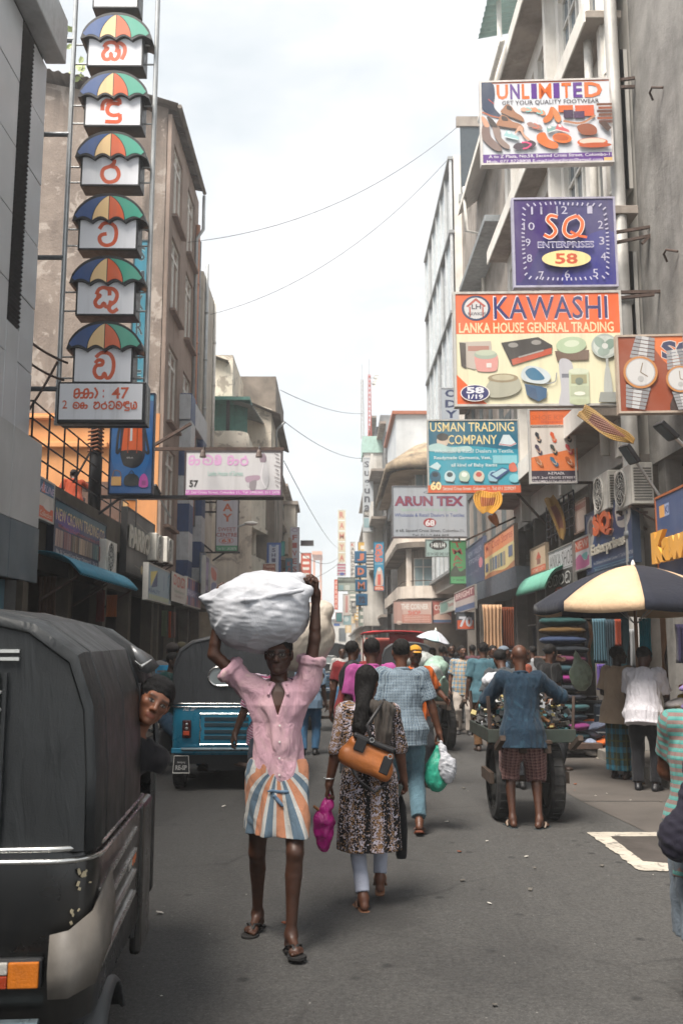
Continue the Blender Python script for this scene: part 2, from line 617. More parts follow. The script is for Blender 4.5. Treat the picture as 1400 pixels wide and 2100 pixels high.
def corrugated(p00, p10, p01, p11, name, m, parent, waves=24, amp=0.02, sag=0.0, bow=0.0):
	"""sheet whose ridges run from edge p00-p10 to edge p01-p11"""
	p00, p10, p01, p11 = map(Vector, (p00, p10, p01, p11))
	nrm = (p10 - p00).cross(p01 - p00).normalized()
	if nrm.z < 0:
		nrm = -nrm
	N = waves * 6
	g = []
	for j in range(7):
		v = j / 6
		row = []
		for i in range(N + 1):
			u = i / N
			p = p00.lerp(p10, u).lerp(p01.lerp(p11, u), v)
			row.append(p + nrm * (amp * math.cos(2 * math.pi * u * waves) + bow * math.sin(math.pi * min(1, v * 1.0))) + Vector((0, 0, -sag * v * v)))
		g.append(row)
	return MB().sheet(g).obj(name, m, parent, smooth=True, solid=0.006)

def ac_unit(loc, rz, label, fans=1, w=0.85, h=0.62, d=0.32, group='outdoor air conditioner units'):
	"""front with the fan faces local -y"""
	r = thing('air_conditioner', label, 'air conditioner', loc, rz, group)
	mw = paint('ac casing', '#cfccc4', 0.5, dirt=0.4)
	MB().bx(-w / 2, w / 2, 0, d, 0, h).obj('casing', mw, r, False, bevel=0.015)
	for k in range(fans):
		cz = h * (0.5 if fans == 1 else 0.27 + 0.46 * k)
		cx = -w * 0.12 if fans == 1 else 0
		rr = min(w * 0.32, h * 0.42) if fans == 1 else h * 0.2
		g = MB()
		g.lathe([(rr + 0.02, 0), (rr + 0.02, -0.02), (rr, -0.022), (rr, -0.004)], (cx, -0.002, cz), 28, 'y', caps=False)
		for q in (0.35, 0.6, 0.82):
			g.tube([(cx + rr * q * math.cos(a), -0.018, cz + rr * q * math.sin(a)) for a in [R(20 * i) for i in range(19)]], 0.004, 5)
		for i in range(10):
			a = R(36 * i)
			g.tube([(cx + 0.03 * math.cos(a), -0.018, cz + 0.03 * math.sin(a)), (cx + rr * math.cos(a), -0.018, cz + rr * math.sin(a))], 0.004, 5)
		g.obj('fan_grille', M_WHITEPAINT, r, False)
		f = MB()
		f.lathe([(rr, -0.003), (rr * 0.2, -0.003)], (cx, 0, cz), 28, 'y')
		f.lathe([(0.05, -0.002), (0.05, -0.012), (0.02, -0.015)], (cx, 0, cz), 12, 'y')
		for i in range(4):
			a = R(90 * i + 20)
			f.box((cx + 0.55 * rr * math.cos(a), -0.008, cz + 0.55 * rr * math.sin(a)), (rr * 0.8, 0.006, rr * 0.35), Matrix.Rotation(-a, 3, 'Y'))
		f.obj('fan', paint('fan dark', '#3a3a3a', 0.6), r, False)
	g = MB()
	for k in range(12):
		g.bx(w / 2 + 0.001, w / 2 + 0.008, 0.03, d - 0.03, 0.06 + k * (h - 0.12) / 12, 0.06 + (k + 0.45) * (h - 0.12) / 12)
	g.obj('side_louvre', paint('ac grey', '#6b6a66', 0.6), r, False)
	for x in (-w * 0.36, w * 0.36):
		b = MB()
		b.bx(x - 0.02, x + 0.02, -0.02, d + 0.14, -0.04, -0.002)
		b.beam((x, 0.02, -0.04), (x, d + 0.12, -0.28), 0.025)
		b.obj('bracket', M_RUST, r, False)
	return r

def railing(root, a, b, h=0.95, bars=4, posts=6, r=0.018, m=None, name='railing'):
	a, b = Vector(a), Vector(b)
	mb = MB()
	for i in range(posts + 1):
		p = a.lerp(b, i / posts)
		mb.tube([p, p + Vector((0, 0, h))], r * 1.1, 6)
	for k in range(bars):
		z = Vector((0, 0, h * (k + 1) / bars))
		mb.tube([a + z, b + z], r, 6)
	return mb.obj(name, m or M_BLACKSTEEL, root)

def cable(pts, r, label, cat='cable', m=None, sag=0.0, group=None, n=24):
	a = [Vector(p) for p in pts]
	if len(a) == 2:
		p, q = a
		a = [p.lerp(q, i / n) - Vector((0, 0, sag * 4 * (i / n) * (1 - i / n))) for i in range(n + 1)]
	o = MB().tube(a, r, 5).obj('overhead_cable' if cat == 'cable' else cat, m or M_BLACKSTEEL)
	return tag(o, label, cat, group)

def pipe(root, pts, r=0.055, m=None, name='drainpipe'):
	mb = MB()
	mb.tube(pts, r, 10)
	a, b = Vector(pts[0]), Vector(pts[-1])
	for k in range(1, 5):
		p = a.lerp(b, k / 5)
		if len(pts) == 2:
			mb.tube([p, p + (b - a).normalized() * 0.07], r * 1.25, 10)
	return mb.obj(name, m or M_WHITEPAINT, root, smooth=True)
XL, XR = -4.3, 4.7
EX, EY = Vector((1, 0, 0)), Vector((0, 1, 0))
Zv = Vector((0, 0, 1))

def core(root, x0, x1, y0, y1, z0, z1, m, name='wall'):
	return MB().bx(x0, x1, y0, y1, z0, z1).obj(name, m, root)

# ============================================================ LEFT 1: grey panel-clad building
r = thing('clad_building', 'grey metal panel building with dark louvre strip beside the umbrella sign', 'building', (-6, 7, 0))
m_clad = paint('grey cladding', '#bcc0c4', 0.42, 0.25, var=0.06, scale=0.8, dirt=0.18, bmp=0.02)
m_clad2 = paint('slate cladding', '#53626d', 0.45, 0.2, var=0.08, scale=0.8, dirt=0.2, bmp=0.02)
core(r, -11, XL - 0.06, -4, 12.78, 0.13, 10.9, paint('cladding backing', '#55585a', 0.8))
zr = [4.55, 5.45, 6.4, 7.35, 8.3, 9.25, 10.2]
cols_ = [(5.0, 7.3), (7.3, 9.6), (9.6, 11.72), (12.2, 12.8)]
for j in range(len(zr) - 1):
	for (a, b) in cols_:
		MB().bx(XL - 0.05, XL + rnd.uniform(-0.003, 0.003), a + 0.008, b - 0.008, zr[j] + 0.008, zr[j + 1] - 0.008).obj('panel', m_clad, r, bevel=0.006)
m_slat = paint('louvre black', '#232528', 0.5, 0.3)
MB().bx(XL - 0.055, XL - 0.03, 11.72, 12.2, 5.9, 10.25).obj('louvre_back', M_DARKGAP, r)
for k in range(66):
	z = 5.93 + k * 0.065
	MB().box((XL - 0.01, 11.96, z), (0.05, 0.46, 0.014), Matrix.Rotation(R(-38), 3, 'Y')).obj('louvre_slat', m_slat, r)
MB().bx(XL - 0.05, XL, 11.728, 12.192, 4.56, 5.88).obj('panel', m_clad, r, bevel=0.006)
MB().bx(XL - 0.04, -4.03, 3, 12.84, 10.28, 11.0).obj('roof_overhang', paint('overhang grey', '#a5a9ac', 0.5), r, bevel=0.02)
fz = MB().bx(XL - 0.04, -4.02, 3, 12.46, 3.1, 4.34).obj('fascia_box', paint('fascia frame', '#7f8386', 0.5), r)
ys = [6.6, 7.8, 9.0, 10.2, 11.35, 12.48]
for k in range(5):
	MB().bx(-4.02, -4.0, ys[k] + 0.006, ys[k + 1] - 0.006, 3.2, 4.36).obj('panel', paint('fascia grey', '#abaeb0', 0.4, 0.25, var=0.05, scale=0.7, dirt=0.3, bmp=0.02), r, bevel=0.005)
	MB().bx(-4.03, -3.985, ys[k] + 0.006, ys[k + 1] - 0.006, 2.46, 3.188).obj('panel', m_clad2, r, bevel=0.005)
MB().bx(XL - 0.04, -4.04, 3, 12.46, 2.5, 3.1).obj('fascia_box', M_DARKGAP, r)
MB().bx(-11, -4.8, 12.79, 13.95, 4.2, 10.9).obj('return_wall', m_clad, r)
MB().bx(-4.4, -4.25, 11.2, 11.35, 0.13, 2.48).obj('pillar', wall('cream pillar', '#a59a8c', grime=0.6), r)
MB().bx(-4.4, -4.28, 11.9, 12.1, 0.13, 2.48).obj('pillar', paint('blue pillar', '#4e7f95', 0.6, dirt=0.4), r)
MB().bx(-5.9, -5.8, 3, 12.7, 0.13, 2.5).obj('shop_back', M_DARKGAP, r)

# ============================================================ LEFT 2: low shop with balcony
r2 = thing('balcony_shop', 'low two storey shop with open roof terrace and black railing', 'building', (-6, 15, 0))
m_dark = wall('dark shop wall', '#4a453f', '#33302d', 0.6)  # plain dark wall colour for the shop interiors and the beam
MB().bx(-8, -4.32, 13.0, 22.7, 3.5, 4.1).obj('terrace_slab', wall('grey slab', '#6d6860', '#54504a', 0.7), r2)
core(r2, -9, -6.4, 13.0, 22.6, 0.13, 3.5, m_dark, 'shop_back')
for y in (13.05, 15.3, 17.6, 19.8, 22.3):
	MB().bx(-4.62, -4.36, y, y + 0.24, 0.13, 3.5).obj('pillar', wall('shop pillar', '#6a6258', '#4b463f', 0.7), r2)
MB().bx(-4.5, -4.38, 13.3, 22.3, 2.75, 3.5).obj('beam', m_dark, r2)
railing(r2, (-4.36, 13.1, 4.1), (-4.36, 19.5, 4.1), 1.05, 4, 8, 0.014)
railing(r2, (-4.36, 13.1, 4.1), (-6.5, 13.1, 4.1), 1.05, 4, 3, 0.014)
m_blueaw = paint('blue corrugated plastic', '#2f7f9a', 0.45, dirt=0.3, bmp=0.05)
corrugated((-4.36, 13.6, 3.0), (-4.36, 17.6, 3.0), (-3.72, 13.6, 2.68), (-3.72, 17.6, 2.68), 'awning', m_blueaw, r2, 30, 0.022, 0.0, 0.1)
for y in (13.8, 15.6, 17.4):
	strut('awning_strut', (-4.36, y, 2.3), (-3.8, y, 2.66), 0.03, M_RUST, r2)

# ============================================================ LEFT 3: tall brown building, bare side wall, peach base
YB = 22.8
rb = thing('brown_building', 'tall brown plastered building with stained side wall and tin roof edge', 'building', (-8, 26, 0))
m_brown = wall('brown plaster', '#9d8b80', '#84746a', 0.75, scale=0.6)
m_side = wall('stained render', '#94877d', '#6f645d', 1.1, (0.05, 0.045, 0.04), scale=0.7, bmp=0.8, peel='#a59a91')
m_peach = wall('peach paint', '#d69a68', '#c08354', 0.35, scale=0.5, bmp=0.2)
ztop = 15.6
sw = MB()
sw.add([(XL - 0.1, YB, 7.45), (-13, YB, 7.45), (-13, YB, 17.6), (XL - 0.1, YB, ztop + 0.2)], [(0, 3, 2, 1)])
sw.obj('side_wall', m_side, rb)
core(rb, -13, XL - 0.11, YB + 0.02, YB + 4.85, 4.1, ztop - 0.1, m_brown)
MB().bx(-13, XL - 0.09, YB - 0.02, YB + 0.5, 4.1, 7.45).obj('lower_wall', m_peach, rb)
for z, h_ in ((7.28, 0.09), (6.55, 0.14)):
	MB().bx(-13, -4.9 - (7.3 - z), YB - 0.16, YB, z, z + h_).obj('ledge', m_peach, rb, bevel=0.02)
ops = []
for (ya, yb_) in ((23.25, 24.65), (25.6, 26.95)):
	for z in (4.7, 7.4, 10.4, 13.0):
		ops.append((ya - YB, yb_ - YB, z - 3.4, z + 2.05 - 3.4))
wm = MB()
wallgrid(wm, (XL, YB, 3.4), EY, EX, 4.9, ztop - 3.4, ops, 0.2)
wm.add([(XL, YB, 3.4), (XL - 0.12, YB, 3.4), (XL - 0.12, YB, ztop), (XL, YB, ztop)], [(0, 3, 2, 1)])
wm.obj('wall', m_brown, rb)
for o in ops:
	window(rb, (XL, YB, 3.4), EY, EX, o, 2, 1, M_WHITEPAINT, glass('pale glass', '#8d979b', 0.12, 0.7), 0.1, 0.07, wall('brown sill', '#8a7468', grime=0.8), [0.8])
m_tin = paint('old tin roof', '#6b635c', 0.7, 0.2, var=0.3, dirt=0.6, scale=2)
corrugated((XL - 1.2, YB - 0.3, ztop + 0.55), (XL - 1.2, YB + 4.4, ztop + 0.55), (XL + 0.2, YB - 0.3, ztop + 0.1), (XL + 0.2, YB + 4.4, ztop + 0.1), 'roof', m_tin, rb, 24, 0.03)
corrugated((-13, YB - 0.35, 17.85), (XL - 1.2, YB - 0.35, ztop + 0.6), (-13, YB + 4.4, 17.85), (XL - 1.2, YB + 4.4, ztop + 0.6), 'roof', m_tin, rb, 30, 0.03)
MB().tube([(XL + 0.25, YB - 0.3, ztop + 0.04), (XL + 0.25, YB + 4.4, ztop + 0.04)], 0.06, 8).obj('gutter', m_tin, rb)
for y in [YB + 0.2 + 0.8 * k for k in range(6)]:
	strut('rafter', (XL - 0.1, y, ztop + 0.1), (XL + 0.2, y, ztop + 0.05), 0.07, M_RUST, rb)
pipe(rb, [(XL + 0.07, YB + 4.45, 14.6), (XL + 0.07, YB + 4.45, 5.2)], 0.07, paint('terracotta pipe', '#b0795e', 0.6, dirt=0.4))
pipe(rb, [(XL + 0.08, YB + 4.75, 14.2), (XL + 0.08, YB + 4.75, 5.2)], 0.06, paint('grey pipe', '#6d7478', 0.5))
pipe(rb, [(XL + 0.25, YB + 4.3, 15.5), (XL + 0.25, YB + 4.3, 14.4), (XL + 0.06, YB + 4.3, 14.1), (XL + 0.06, YB + 4.3, 8)], 0.05, M_GALV)
MB().bx(-6.6, -5.2, YB - 0.03, YB + 0.1, 4.2, 5.7).obj('door_recess', paint('brown door', '#5b4236', 0.7), rb)

m_leaf = paint('pale leaf', '#9aa86a', 0.55, var=0.3, dirt=0.15, scale=20)

def sprig(px, py, Y, n, size, label, up=1.0):
	p = P(px, py, Y)
	t_ = thing('wall_plant', label, 'plant', p, 0, 'weeds rooted in the stained wall')
	MB().tube([Vector((0, 0.03, 0)), Vector((0.05, -0.1, 0.12 * up)), Vector((0.12, -0.16, 0.3 * up))], [0.015, 0.01, 0.005], 5).obj('stem', M_RUST, t_, False)
	for k in range(n):
		a, b = rnd.uniform(-0.4, 0.5) * size * 2, rnd.uniform(-0.5, 0.6) * size * 2
		M = Matrix.Rotation(rnd.uniform(-1, 1), 3, 'Y') @ Matrix.Rotation(rnd.uniform(-0.7, 0.7), 3, 'X')
		lp = [(0, 0, 0), (0.32, -0.05, 0.3), (0.3, -0.07, 0.7), (0, 0, 1), (-0.3, -0.07, 0.7), (-0.32, -0.05, 0.3)]
		ctr = Vector((a, -0.12 + rnd.uniform(-0.08, 0.05), b))
		MB().add([M @ (Vector(q) * size * rnd.uniform(0.7, 1.2)) + ctr for q in lp], [(0, 1, 2, 3), (0, 3, 4, 5)]).obj('leaf', m_leaf, t_, False)

sprig(134, 92, YB - 0.1, 5, 0.24, 'pale leafy weed high on the stained wall above the dark streak')
sprig(165, 160, YB - 0.1, 8, 0.26, 'yellow green weed growing out of the stained wall beside the sign mast')

# ============================================================ LEFT 4: checkered blue and white shopfront
rc = thing('checkered_shop', 'narrow shop building with blue and white banded columns', 'building', (-5, 27, 0))
m_bl = paint('navy paint', '#24406f', 0.5, dirt=0.3)
m_wh = paint('chalk white paint', '#b9bcc0', 0.6, dirt=0.4)
for (y, z0, nb) in ((25.2, 3.2, 7), (27.6, 3.2, 6)):
	for k in range(nb):
		MB().bx(XL - 0.1, XL + 0.32, y, y + 0.75, z0 + 0.78 * k, z0 + 0.78 * (k + 1) - 0.006).obj('column_band', m_bl if k % 2 == (0 if y < 26 else 1) else m_wh, rc)
MB().bx(XL - 0.1, XL + 0.3, 25.1, 28.5, 7.9, 8.6).obj('lintel', m_wh, rc)
core(rc, -9, XL - 0.4, 22.9, 29.6, 0.13, 4.1, m_dark, 'shop_back')
MB().bx(XL - 0.3, XL + 0.5, 22.9, 30.2, 2.75, 2.95).obj('canopy_slab', wall('canopy slab', '#77736c', grime=0.6), rc)
for y in (23.0, 25.4, 27.8, 30.0):
	MB().bx(XL - 0.32, XL - 0.05, y, y + 0.22, 0.13, 2.75).obj('pillar', wall('grey pillar', '#7d766c', '#55504a', 0.6), rc)

# ============================================================ LEFT 5: slim white building with drainpipes
rs = thing('slim_white_building', 'slim dirty white building edge with drainpipes next to the brown building', 'building', (-5, 30, 0))
m_dw = wall('dirty white', '#cfc8bd', '#aaa195', 0.75, scale=0.8, bmp=0.5)
core(rs, -9, XL + 0.1, 28.4, 31.6, 3.0, 13.6, m_dw)
core(rs, -9, XL - 0.4, 29.6, 31.6, 0.13, 3.0, m_dark, 'shop_back')
pipe(rs, [(XL + 0.16, 28.8, 14.0), (XL + 0.16, 28.8, 6)], 0.055, M_GALV)
pipe(rs, [(XL + 0.16, 30.9, 13.6), (XL + 0.16, 30.9, 6)], 0.05, M_WHITEPAINT)
MB().bx(XL + 0.02, XL + 0.14, 31.2, 31.4, 11.0, 12.4).obj('green_shutter', paint('green shutter', '#4b7a68', 0.6), rs)

# ============================================================ LEFT 6: cream corner building with green tin balcony
Y6 = 32.0
r6 = thing('cream_corner_building', 'peeling cream building with green tin balcony room and rounded parapet', 'building', (-4, 36, 0))
m_cream = wall('cream plaster', '#e6decf', '#cfc4b4', 0.55, scale=0.7, bmp=0.5, peel='#a89e92')
m_green = paint('green tin', '#4f8078', 0.6, var=0.2, dirt=0.4)

def b6(x0, x1, y0, y1, m, name, dy=0.0, d=1.0):
	"""box whose front face fills that pixel rectangle at depth Y6+dy"""
	a, b = P(x0, y1, Y6 + dy), P(x1, y0, Y6 + dy)
	return MB().bx(a.x, b.x, Y6 + dy, Y6 + dy + d, a.z, b.z).obj(name, m, r6)

core(r6, -8, P(470, 1000, Y6 + 2.6).x, Y6 + 2.6, Y6 + 9, 0.13, P(0, 800, Y6 + 2.6).z, m_cream)
b6(405, 478, 728, 812, m_cream, 'upper_wall', 1.5, 4)
a, b = P(412, 812, Y6), P(475, 812, Y6)
c_, d_ = P(405, 884, Y6), P(480, 884, Y6)
for k in range(26):           # ribbed green shutter of the balcony room
	x = a.x - 0.4 + (b.x - a.x + 0.35) * k / 26
	MB().bx(x, x + 0.055, Y6 + 1.2, Y6 + 1.23 + 0.02 * (k % 2), c_.z, a.z).obj('shutter_rib', m_green, r6)
MB().bx(a.x - 0.4, b.x + 0.45, Y6 + 1.24, Y6 + 1.3, c_.z, a.z).obj('shutter_back', m_green, r6)
MB().bx(a.x - 0.4, b.x + 0.6, Y6 + 0.5, Y6 + 1.6, a.z, a.z + 0.12).obj('balcony_beam', m_green, r6)
pq = P(467, 884, Y6 + 0.6)
MB().bx(pq.x - 0.06, pq.x + 0.06, Y6 + 0.55, Y6 + 0.67, pq.z, a.z).obj('balcony_post', M_BLACKSTEEL, r6)
e = P(483, 825, Y6 + 0.6)
f_ = P(533, 895, Y6 + 5)
corrugated((e.x - 0.25, Y6 + 0.6, e.z + 0.12), (f_.x - 0.2, Y6 + 7, e.z + 0.12), (e.x + 0.62, Y6 + 0.6, e.z - 0.15), (f_.x + 0.6, Y6 + 7, e.z - 0.15), 'side_roof', paint('weathered zinc', '#7a7f7e', 0.6, 0.3, dirt=0.5), r6, 22, 0.035)
a, b = P(400, 925, Y6), P(506, 882, Y6)
pts = [(a.x - 0.8, Y6 + 0.1)] + [(b.x - 0.5 + 0.5 * math.sin(t), Y6 + 0.6 - 0.5 * math.cos(t)) for t in [R(9 * k) for k in range(11)]] + [(b.x, Y6 + 7)]
pw = MB()
pw.sheet([[(x, y, z) for (x, y) in pts] for z in (a.z - 0.3, b.z)])
pw.obj('parapet', m_cream, r6, smooth=True, solid=0.18)
wl = MB()
A0 = P(400, 1200, Y6 + 0.3)
W6 = P(538, 1000, Y6 + 0.3).x - A0.x
wo = [(P(416, 0, Y6 + .3).x - A0.x, P(439, 0, Y6 + .3).x - A0.x, P(0, 1110, Y6 + .3).z - 2.9, P(0, 1064, Y6 + .3).z - 2.9)]
wallgrid(wl, (A0.x, Y6 + 0.3, 2.9), EX, -EY, 1.95, P(0, 925, Y6).z - 2.9, wo, 0.2)
wl.obj('wall', m_cream, r6)
window(r6, (A0.x, Y6 + 0.3, 2.9), EX, -EY, wo[0], 3, 3, M_WHITEPAINT, None, 0.1, 0.05, m_cream)
bayx0, bayx1 = P(492, 0, Y6 + 0.6).x, P(560, 0, Y6 + 5.5).x
bay = MB()
bz0, bz1 = P(0, 1172, Y6 + 0.6).z, P(0, 1120, Y6 + 0.6).z
pl = [(bayx0 - 1.4, Y6 + 0.5), (bayx0, Y6 + 0.5), (bayx1, Y6 + 6.5)]
bay.sheet([[(x, y, z) for (x, y) in pl] for z in (bz0, bz1)])
bay.obj('bay_parapet', m_cream, r6, solid=0.2)
slab6 = MB()
slab6.prism([(-5, Y6 + 0.4, bz0 - 0.14), (bayx0 + 0.08, Y6 + 0.4, bz0 - 0.14), (bayx1 + 0.1, Y6 + 6.6, bz0 - 0.14), (-5, Y6 + 6.6, bz0 - 0.14)], (0, 0, 0.13))
slab6.obj('balcony_slab', m_cream, r6)
slab7 = MB()
uz = P(0, 1062, Y6 + 1).z
slab7.prism([(-5, Y6 + 0.6, uz), (bayx0 + 0.02, Y6 + 0.6, uz), (bayx1 + 0.1, Y6 + 6.6, uz), (-5, Y6 + 6.6, uz)], (0, 0, 0.16))
slab7.obj('upper_slab', m_cream, r6)
up = MB()
up.sheet([[(x, y, z) for (x, y) in [(bayx0 - 1.2, Y6 + 0.7), (bayx0 - 0.1, Y6 + 0.7), (bayx1, Y6 + 6.5)]] for z in (uz + 0.16, uz + 1.7)])
up.obj('upper_bay_wall', m_cream, r6, solid=0.2)
for k in range(6):
	t = k / 5
	x, y = bayx0 - 0.35 + (bayx1 - bayx0) * t, Y6 + 1.0 + 5.4 * t
	MB().lathe([(0.14, bz1 - 0.1), (0.12, bz1 + 0.4), (0.11, uz - 0.1), (0.15, uz)], (x, y, 0), 10).obj('column', m_cream, r6, smooth=True)
MB().bx(-5, bayx0 - 0.9, Y6 + 2.0, Y6 + 2.2, bz0 - 3, uz).obj('back_wall', m_cream, r6)
MB().bx(-5, bayx0 - 0.2, Y6 + 1.0, Y6 + 1.2, 0.13, bz0 - 0.15).obj('lower_wall', wall('lower cream', '#b5a998', '#8f8474', 0.6), r6)
for k in range(9):
	x = bayx0 - 0.95 + k * 0.1
	MB().bx(x, x + 0.025, Y6 + 0.93, Y6 + 0.96, bz0 - 1.05, bz0 - 0.55).obj('grille_bar', M_BLACKSTEEL, r6)
a, b = P(478, 1000, Y6 + 6), P(566, 772, Y6 + 6)
MB().bx(a.x, b.x, Y6 + 6, Y6 + 12, a.z - 4, b.z).obj('rear_block', wall('mouldy block', '#8f857b', '#4f4a45', 0.95, scale=0.7, bmp=0.6), r6)
a, b = P(452, 830, Y6 + 3), P(560, 850, Y6 + 3)
corrugated((a.x, Y6 + 3, P(0, 800, Y6 + 3).z), (a.x, Y6 + 10, P(0, 800, Y6 + 3).z), (P(583, 0, Y6 + 3).x, Y6 + 3, P(0, 850, Y6 + 3).z), (P(583, 0, Y6 + 3).x, Y6 + 10, P(0, 850, Y6 + 3).z), 'eaves_roof', m_tin, r6, 26, 0.04)
a, b = P(455, 925, Y6 + 3.3), P(557, 830, Y6 + 3.3)
gable = MB()
gable.prism([(a.x, Y6 + 3.3, a.z), (b.x, Y6 + 3.3, a.z), (b.x, Y6 + 3.3, P(0, 838, Y6 + 3.3).z), (a.x, Y6 + 3.3, P(0, 806, Y6 + 3.3).z)], (0, 6, 0))
gable.obj('gable_wall', m_cream, r6)
corrugated((P(440, 0, Y6 + 1.4).x, Y6 + 1.2, P(0, 727, Y6 + 1.4).z), (P(440, 0, Y6 + 1.4).x, Y6 + 6, P(0, 727, Y6 + 1.4).z), (P(483, 0, Y6 + 1.4).x, Y6 + 1.2, P(0, 738, Y6 + 1.4).z - 0.1), (P(483, 0, Y6 + 1.4).x, Y6 + 6, P(0, 738, Y6 + 1.4).z - 0.1), 'eaves_roof', m_tin, r6, 20, 0.035)
pipe(r6, [P(584, 866, Y6 + 4), P(570, 878, Y6 + 4), P(567, 885, Y6 + 4), P(567, 925, Y6 + 4)], 0.045, M_GALV)

# ============================================================ RIGHT 1: bare concrete building
q1 = thing('concrete_building', 'bare grey streaked concrete wall beside the white ledged building', 'building', (6.5, 11, 0))
m_conc = wall('streaked concrete', '#96938f', '#6f6d6a', 0.85, (0.09, 0.085, 0.08), scale=1.3, bmp=0.6)
core(q1, 4.9, 9, 4, 14.1, 4.4, 17, m_conc)
core(q1, 6.5, 9, 4, 14.1, 0.13, 4.4, m_dark, 'shop_back')
MB().bx(4.95, 5.2, 13.6, 13.9, 0.13, 4.4).obj('pillar', m_conc, q1)
MB().bx(4.95, 5.2, 9.6, 9.9, 0.13, 4.4).obj('pillar', m_conc, q1)
for (px, py) in ((1352, 182), (1382, 515)):
	p = PX(px, py, 4.88)
	MB().tube([p + Vector((0, -0.12, -0.06)), p + Vector((-0.12, 0, 0.02)), p + Vector((-0.12, 0.1, 0.0)), p + Vector((-0.06, 0.14, -0.1))], 0.018, 7).obj('hook_pipe', M_RUST, q1)

# ============================================================ RIGHT 2: white building with projecting ledges
q2 = thing('ledged_white_building', 'white multi storey building with projecting concrete ledges and framed windows', 'building', (6.5, 19, 0))
m_white = wall('white render', '#e6e3dd', '#cfcac2', 0.5, scale=0.9, bmp=0.3)
m_led = wall('ledge concrete', '#a59b92', '#7d746c', 0.85, scale=1.2, bmp=0.5)
Y2a, Y2b = 14.12, 24.0
ops = []
flo = [4.6, 5.25, 8.4, 12.05, 15.6]
for (z0, z1) in ((5.9, 8.0), (9.1, 11.6), (12.8, 15.1)):
	for k in range(5):
		ops.append((0.35 + 1.95 * k, 0.35 + 1.95 * k + 1.55, z0 - 4.6, z1 - 4.6))
wm = MB()
wallgrid(wm, (XR, Y2b, 4.6), -EY, -EX, Y2b - Y2a, 11.0, ops, 0.22)
wm.obj('wall', m_white, q2)
core(q2, XR + 0.24, 10, Y2a, Y2b, 4.6, 15.6, m_white)
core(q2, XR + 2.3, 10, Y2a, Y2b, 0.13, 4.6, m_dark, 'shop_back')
for i, o in enumerate(ops):
	window(q2, (XR, Y2b, 4.6), -EY, -EX, o, 3, 1, M_WHITEPAINT, glass('blue glass', '#5d6d78', 0.08, 0.9) if i % 3 else M_GLASS, 0.12, 0.06, None, [0.72])
for z, d in ((5.2, 0.75), (8.4, 0.55), (12.05, 0.5), (15.6, 0.6)):
	MB().bx(XR - d, XR + 0.1, Y2a - (0.35 if z == 8.4 else 0.0), Y2b + 0.1, z, z + 0.14).obj('ledge', m_led, q2, bevel=0.012)
	MB().bx(XR - d - 0.03, XR - d - 0.002, Y2a + 0.02, Y2b + 0.1, z - 0.06, z + 0.3).obj('ledge_fascia', m_white, q2)
for y in (14.3, 18.05, 21.9):
	MB().bx(XR - 0.22, XR - 0.002, y, y + 0.2, 4.6, 15.6).obj('fin', m_white, q2)
pipe(q2, [(XR - 0.3, 14.75, 15.5), (XR - 0.3, 14.75, 4.7)], 0.075)
pipe(q2, [(XR - 0.12, 14.28, 15.5), (XR - 0.12, 14.28, 4.7)], 0.05)
pipe(q2, [(XR - 0.1, 23.4, 17.5), (XR - 0.6, 23.4, 16.6), (XR - 0.75, 23.4, 15.8), (XR - 0.75, 20, 15.8)], 0.07)
for y in (14.15, 16.6, 19.0, 21.4, 23.8):
	MB().bx(XR - 0.02, XR + 0.25, y, y + 0.22, 0.13, 4.6).obj('pillar', wall('worn pillar', '#86807a', '#5b5651', 0.7), q2)
gm = MB()
for k in range(16):
	gm.tube([(XR - 0.12, 14.5 + 0.09 * k, 5.5), (XR - 0.12, 14.5 + 0.09 * k, 8.2)], 0.006, 4)
for k in range(26):
	gm.tube([(XR - 0.12, 14.5, 5.5 + 0.105 * k), (XR - 0.12, 15.85, 5.5 + 0.105 * k)], 0.006, 4)
gm.obj('mesh_guard', M_RUST, q2)
a = P(995, 40, 24.2)
corrugated((a.x, 23.2, a.z + 0.35), (a.x, 25.6, a.z + 0.35), (a.x + 2.2, 23.2, a.z + 0.8), (a.x + 2.2, 25.6, a.z + 0.8), 'shelter_roof', paint('sea green sheet', '#7b9a97', 0.5), q2, 10, 0.03)
for x in (a.x + 0.35, a.x + 1.0):
	MB().tube([(x, 24.0, 15.7), (x, 24.0, a.z + 0.5)], 0.07, 10).obj('shelter_post', M_WHITEPAINT, q2, smooth=True)

# ============================================================ RIGHT 3: weathered narrow building with slab canopies
q3 = thing('slab_canopy_building', 'weathered narrow building with dark balcony slab and sloping white canopy', 'building', (6.5, 27, 0))
m_w3 = wall('weathered grey', '#a49b93', '#7a726b', 0.85, scale=0.9, bmp=0.6)
core(q3, XR + 0.1, 10, 24.15, 33.0, 4.0, 18.0, m_w3)
MB().bx(XR - 0.55, XR + 0.2, 24.2, 29.5, 13.3, 13.5).obj('balcony_slab', paint('slab blue grey', '#84898c', 0.8, dirt=0.5, var=0.2), q3, bevel=0.02)
cb = MB()
cb.prism([(XR - 0.55, 24.4, 16.0), (XR + 0.3, 24.4, 16.7), (XR + 0.3, 24.4, 16.9), (XR - 0.55, 24.4, 16.2)], (0, 5.0, 0))
cb.obj('sloping_canopy', m_white, q3)
MB().bx(XR - 0.3, XR + 0.12, 24.3, 32.8, 10.0, 10.2).obj('ledge', m_led, q3)
cb = MB()
cb.prism([(XR - 0.7, 25.2, 10.9), (XR + 0.2, 25.2, 11.6), (XR + 0.2, 25.2, 11.75), (XR - 0.7, 25.2, 11.05)], (0, 3.4, 0))
cb.obj('sloping_canopy', m_white, q3)
pipe(q3, [(XR - 0.5, 28.2, 16.4), (XR - 0.45, 28.2, 14.9), (XR + 0.05, 28.2, 14.8), (XR + 0.05, 28.2, 8)], 0.06)
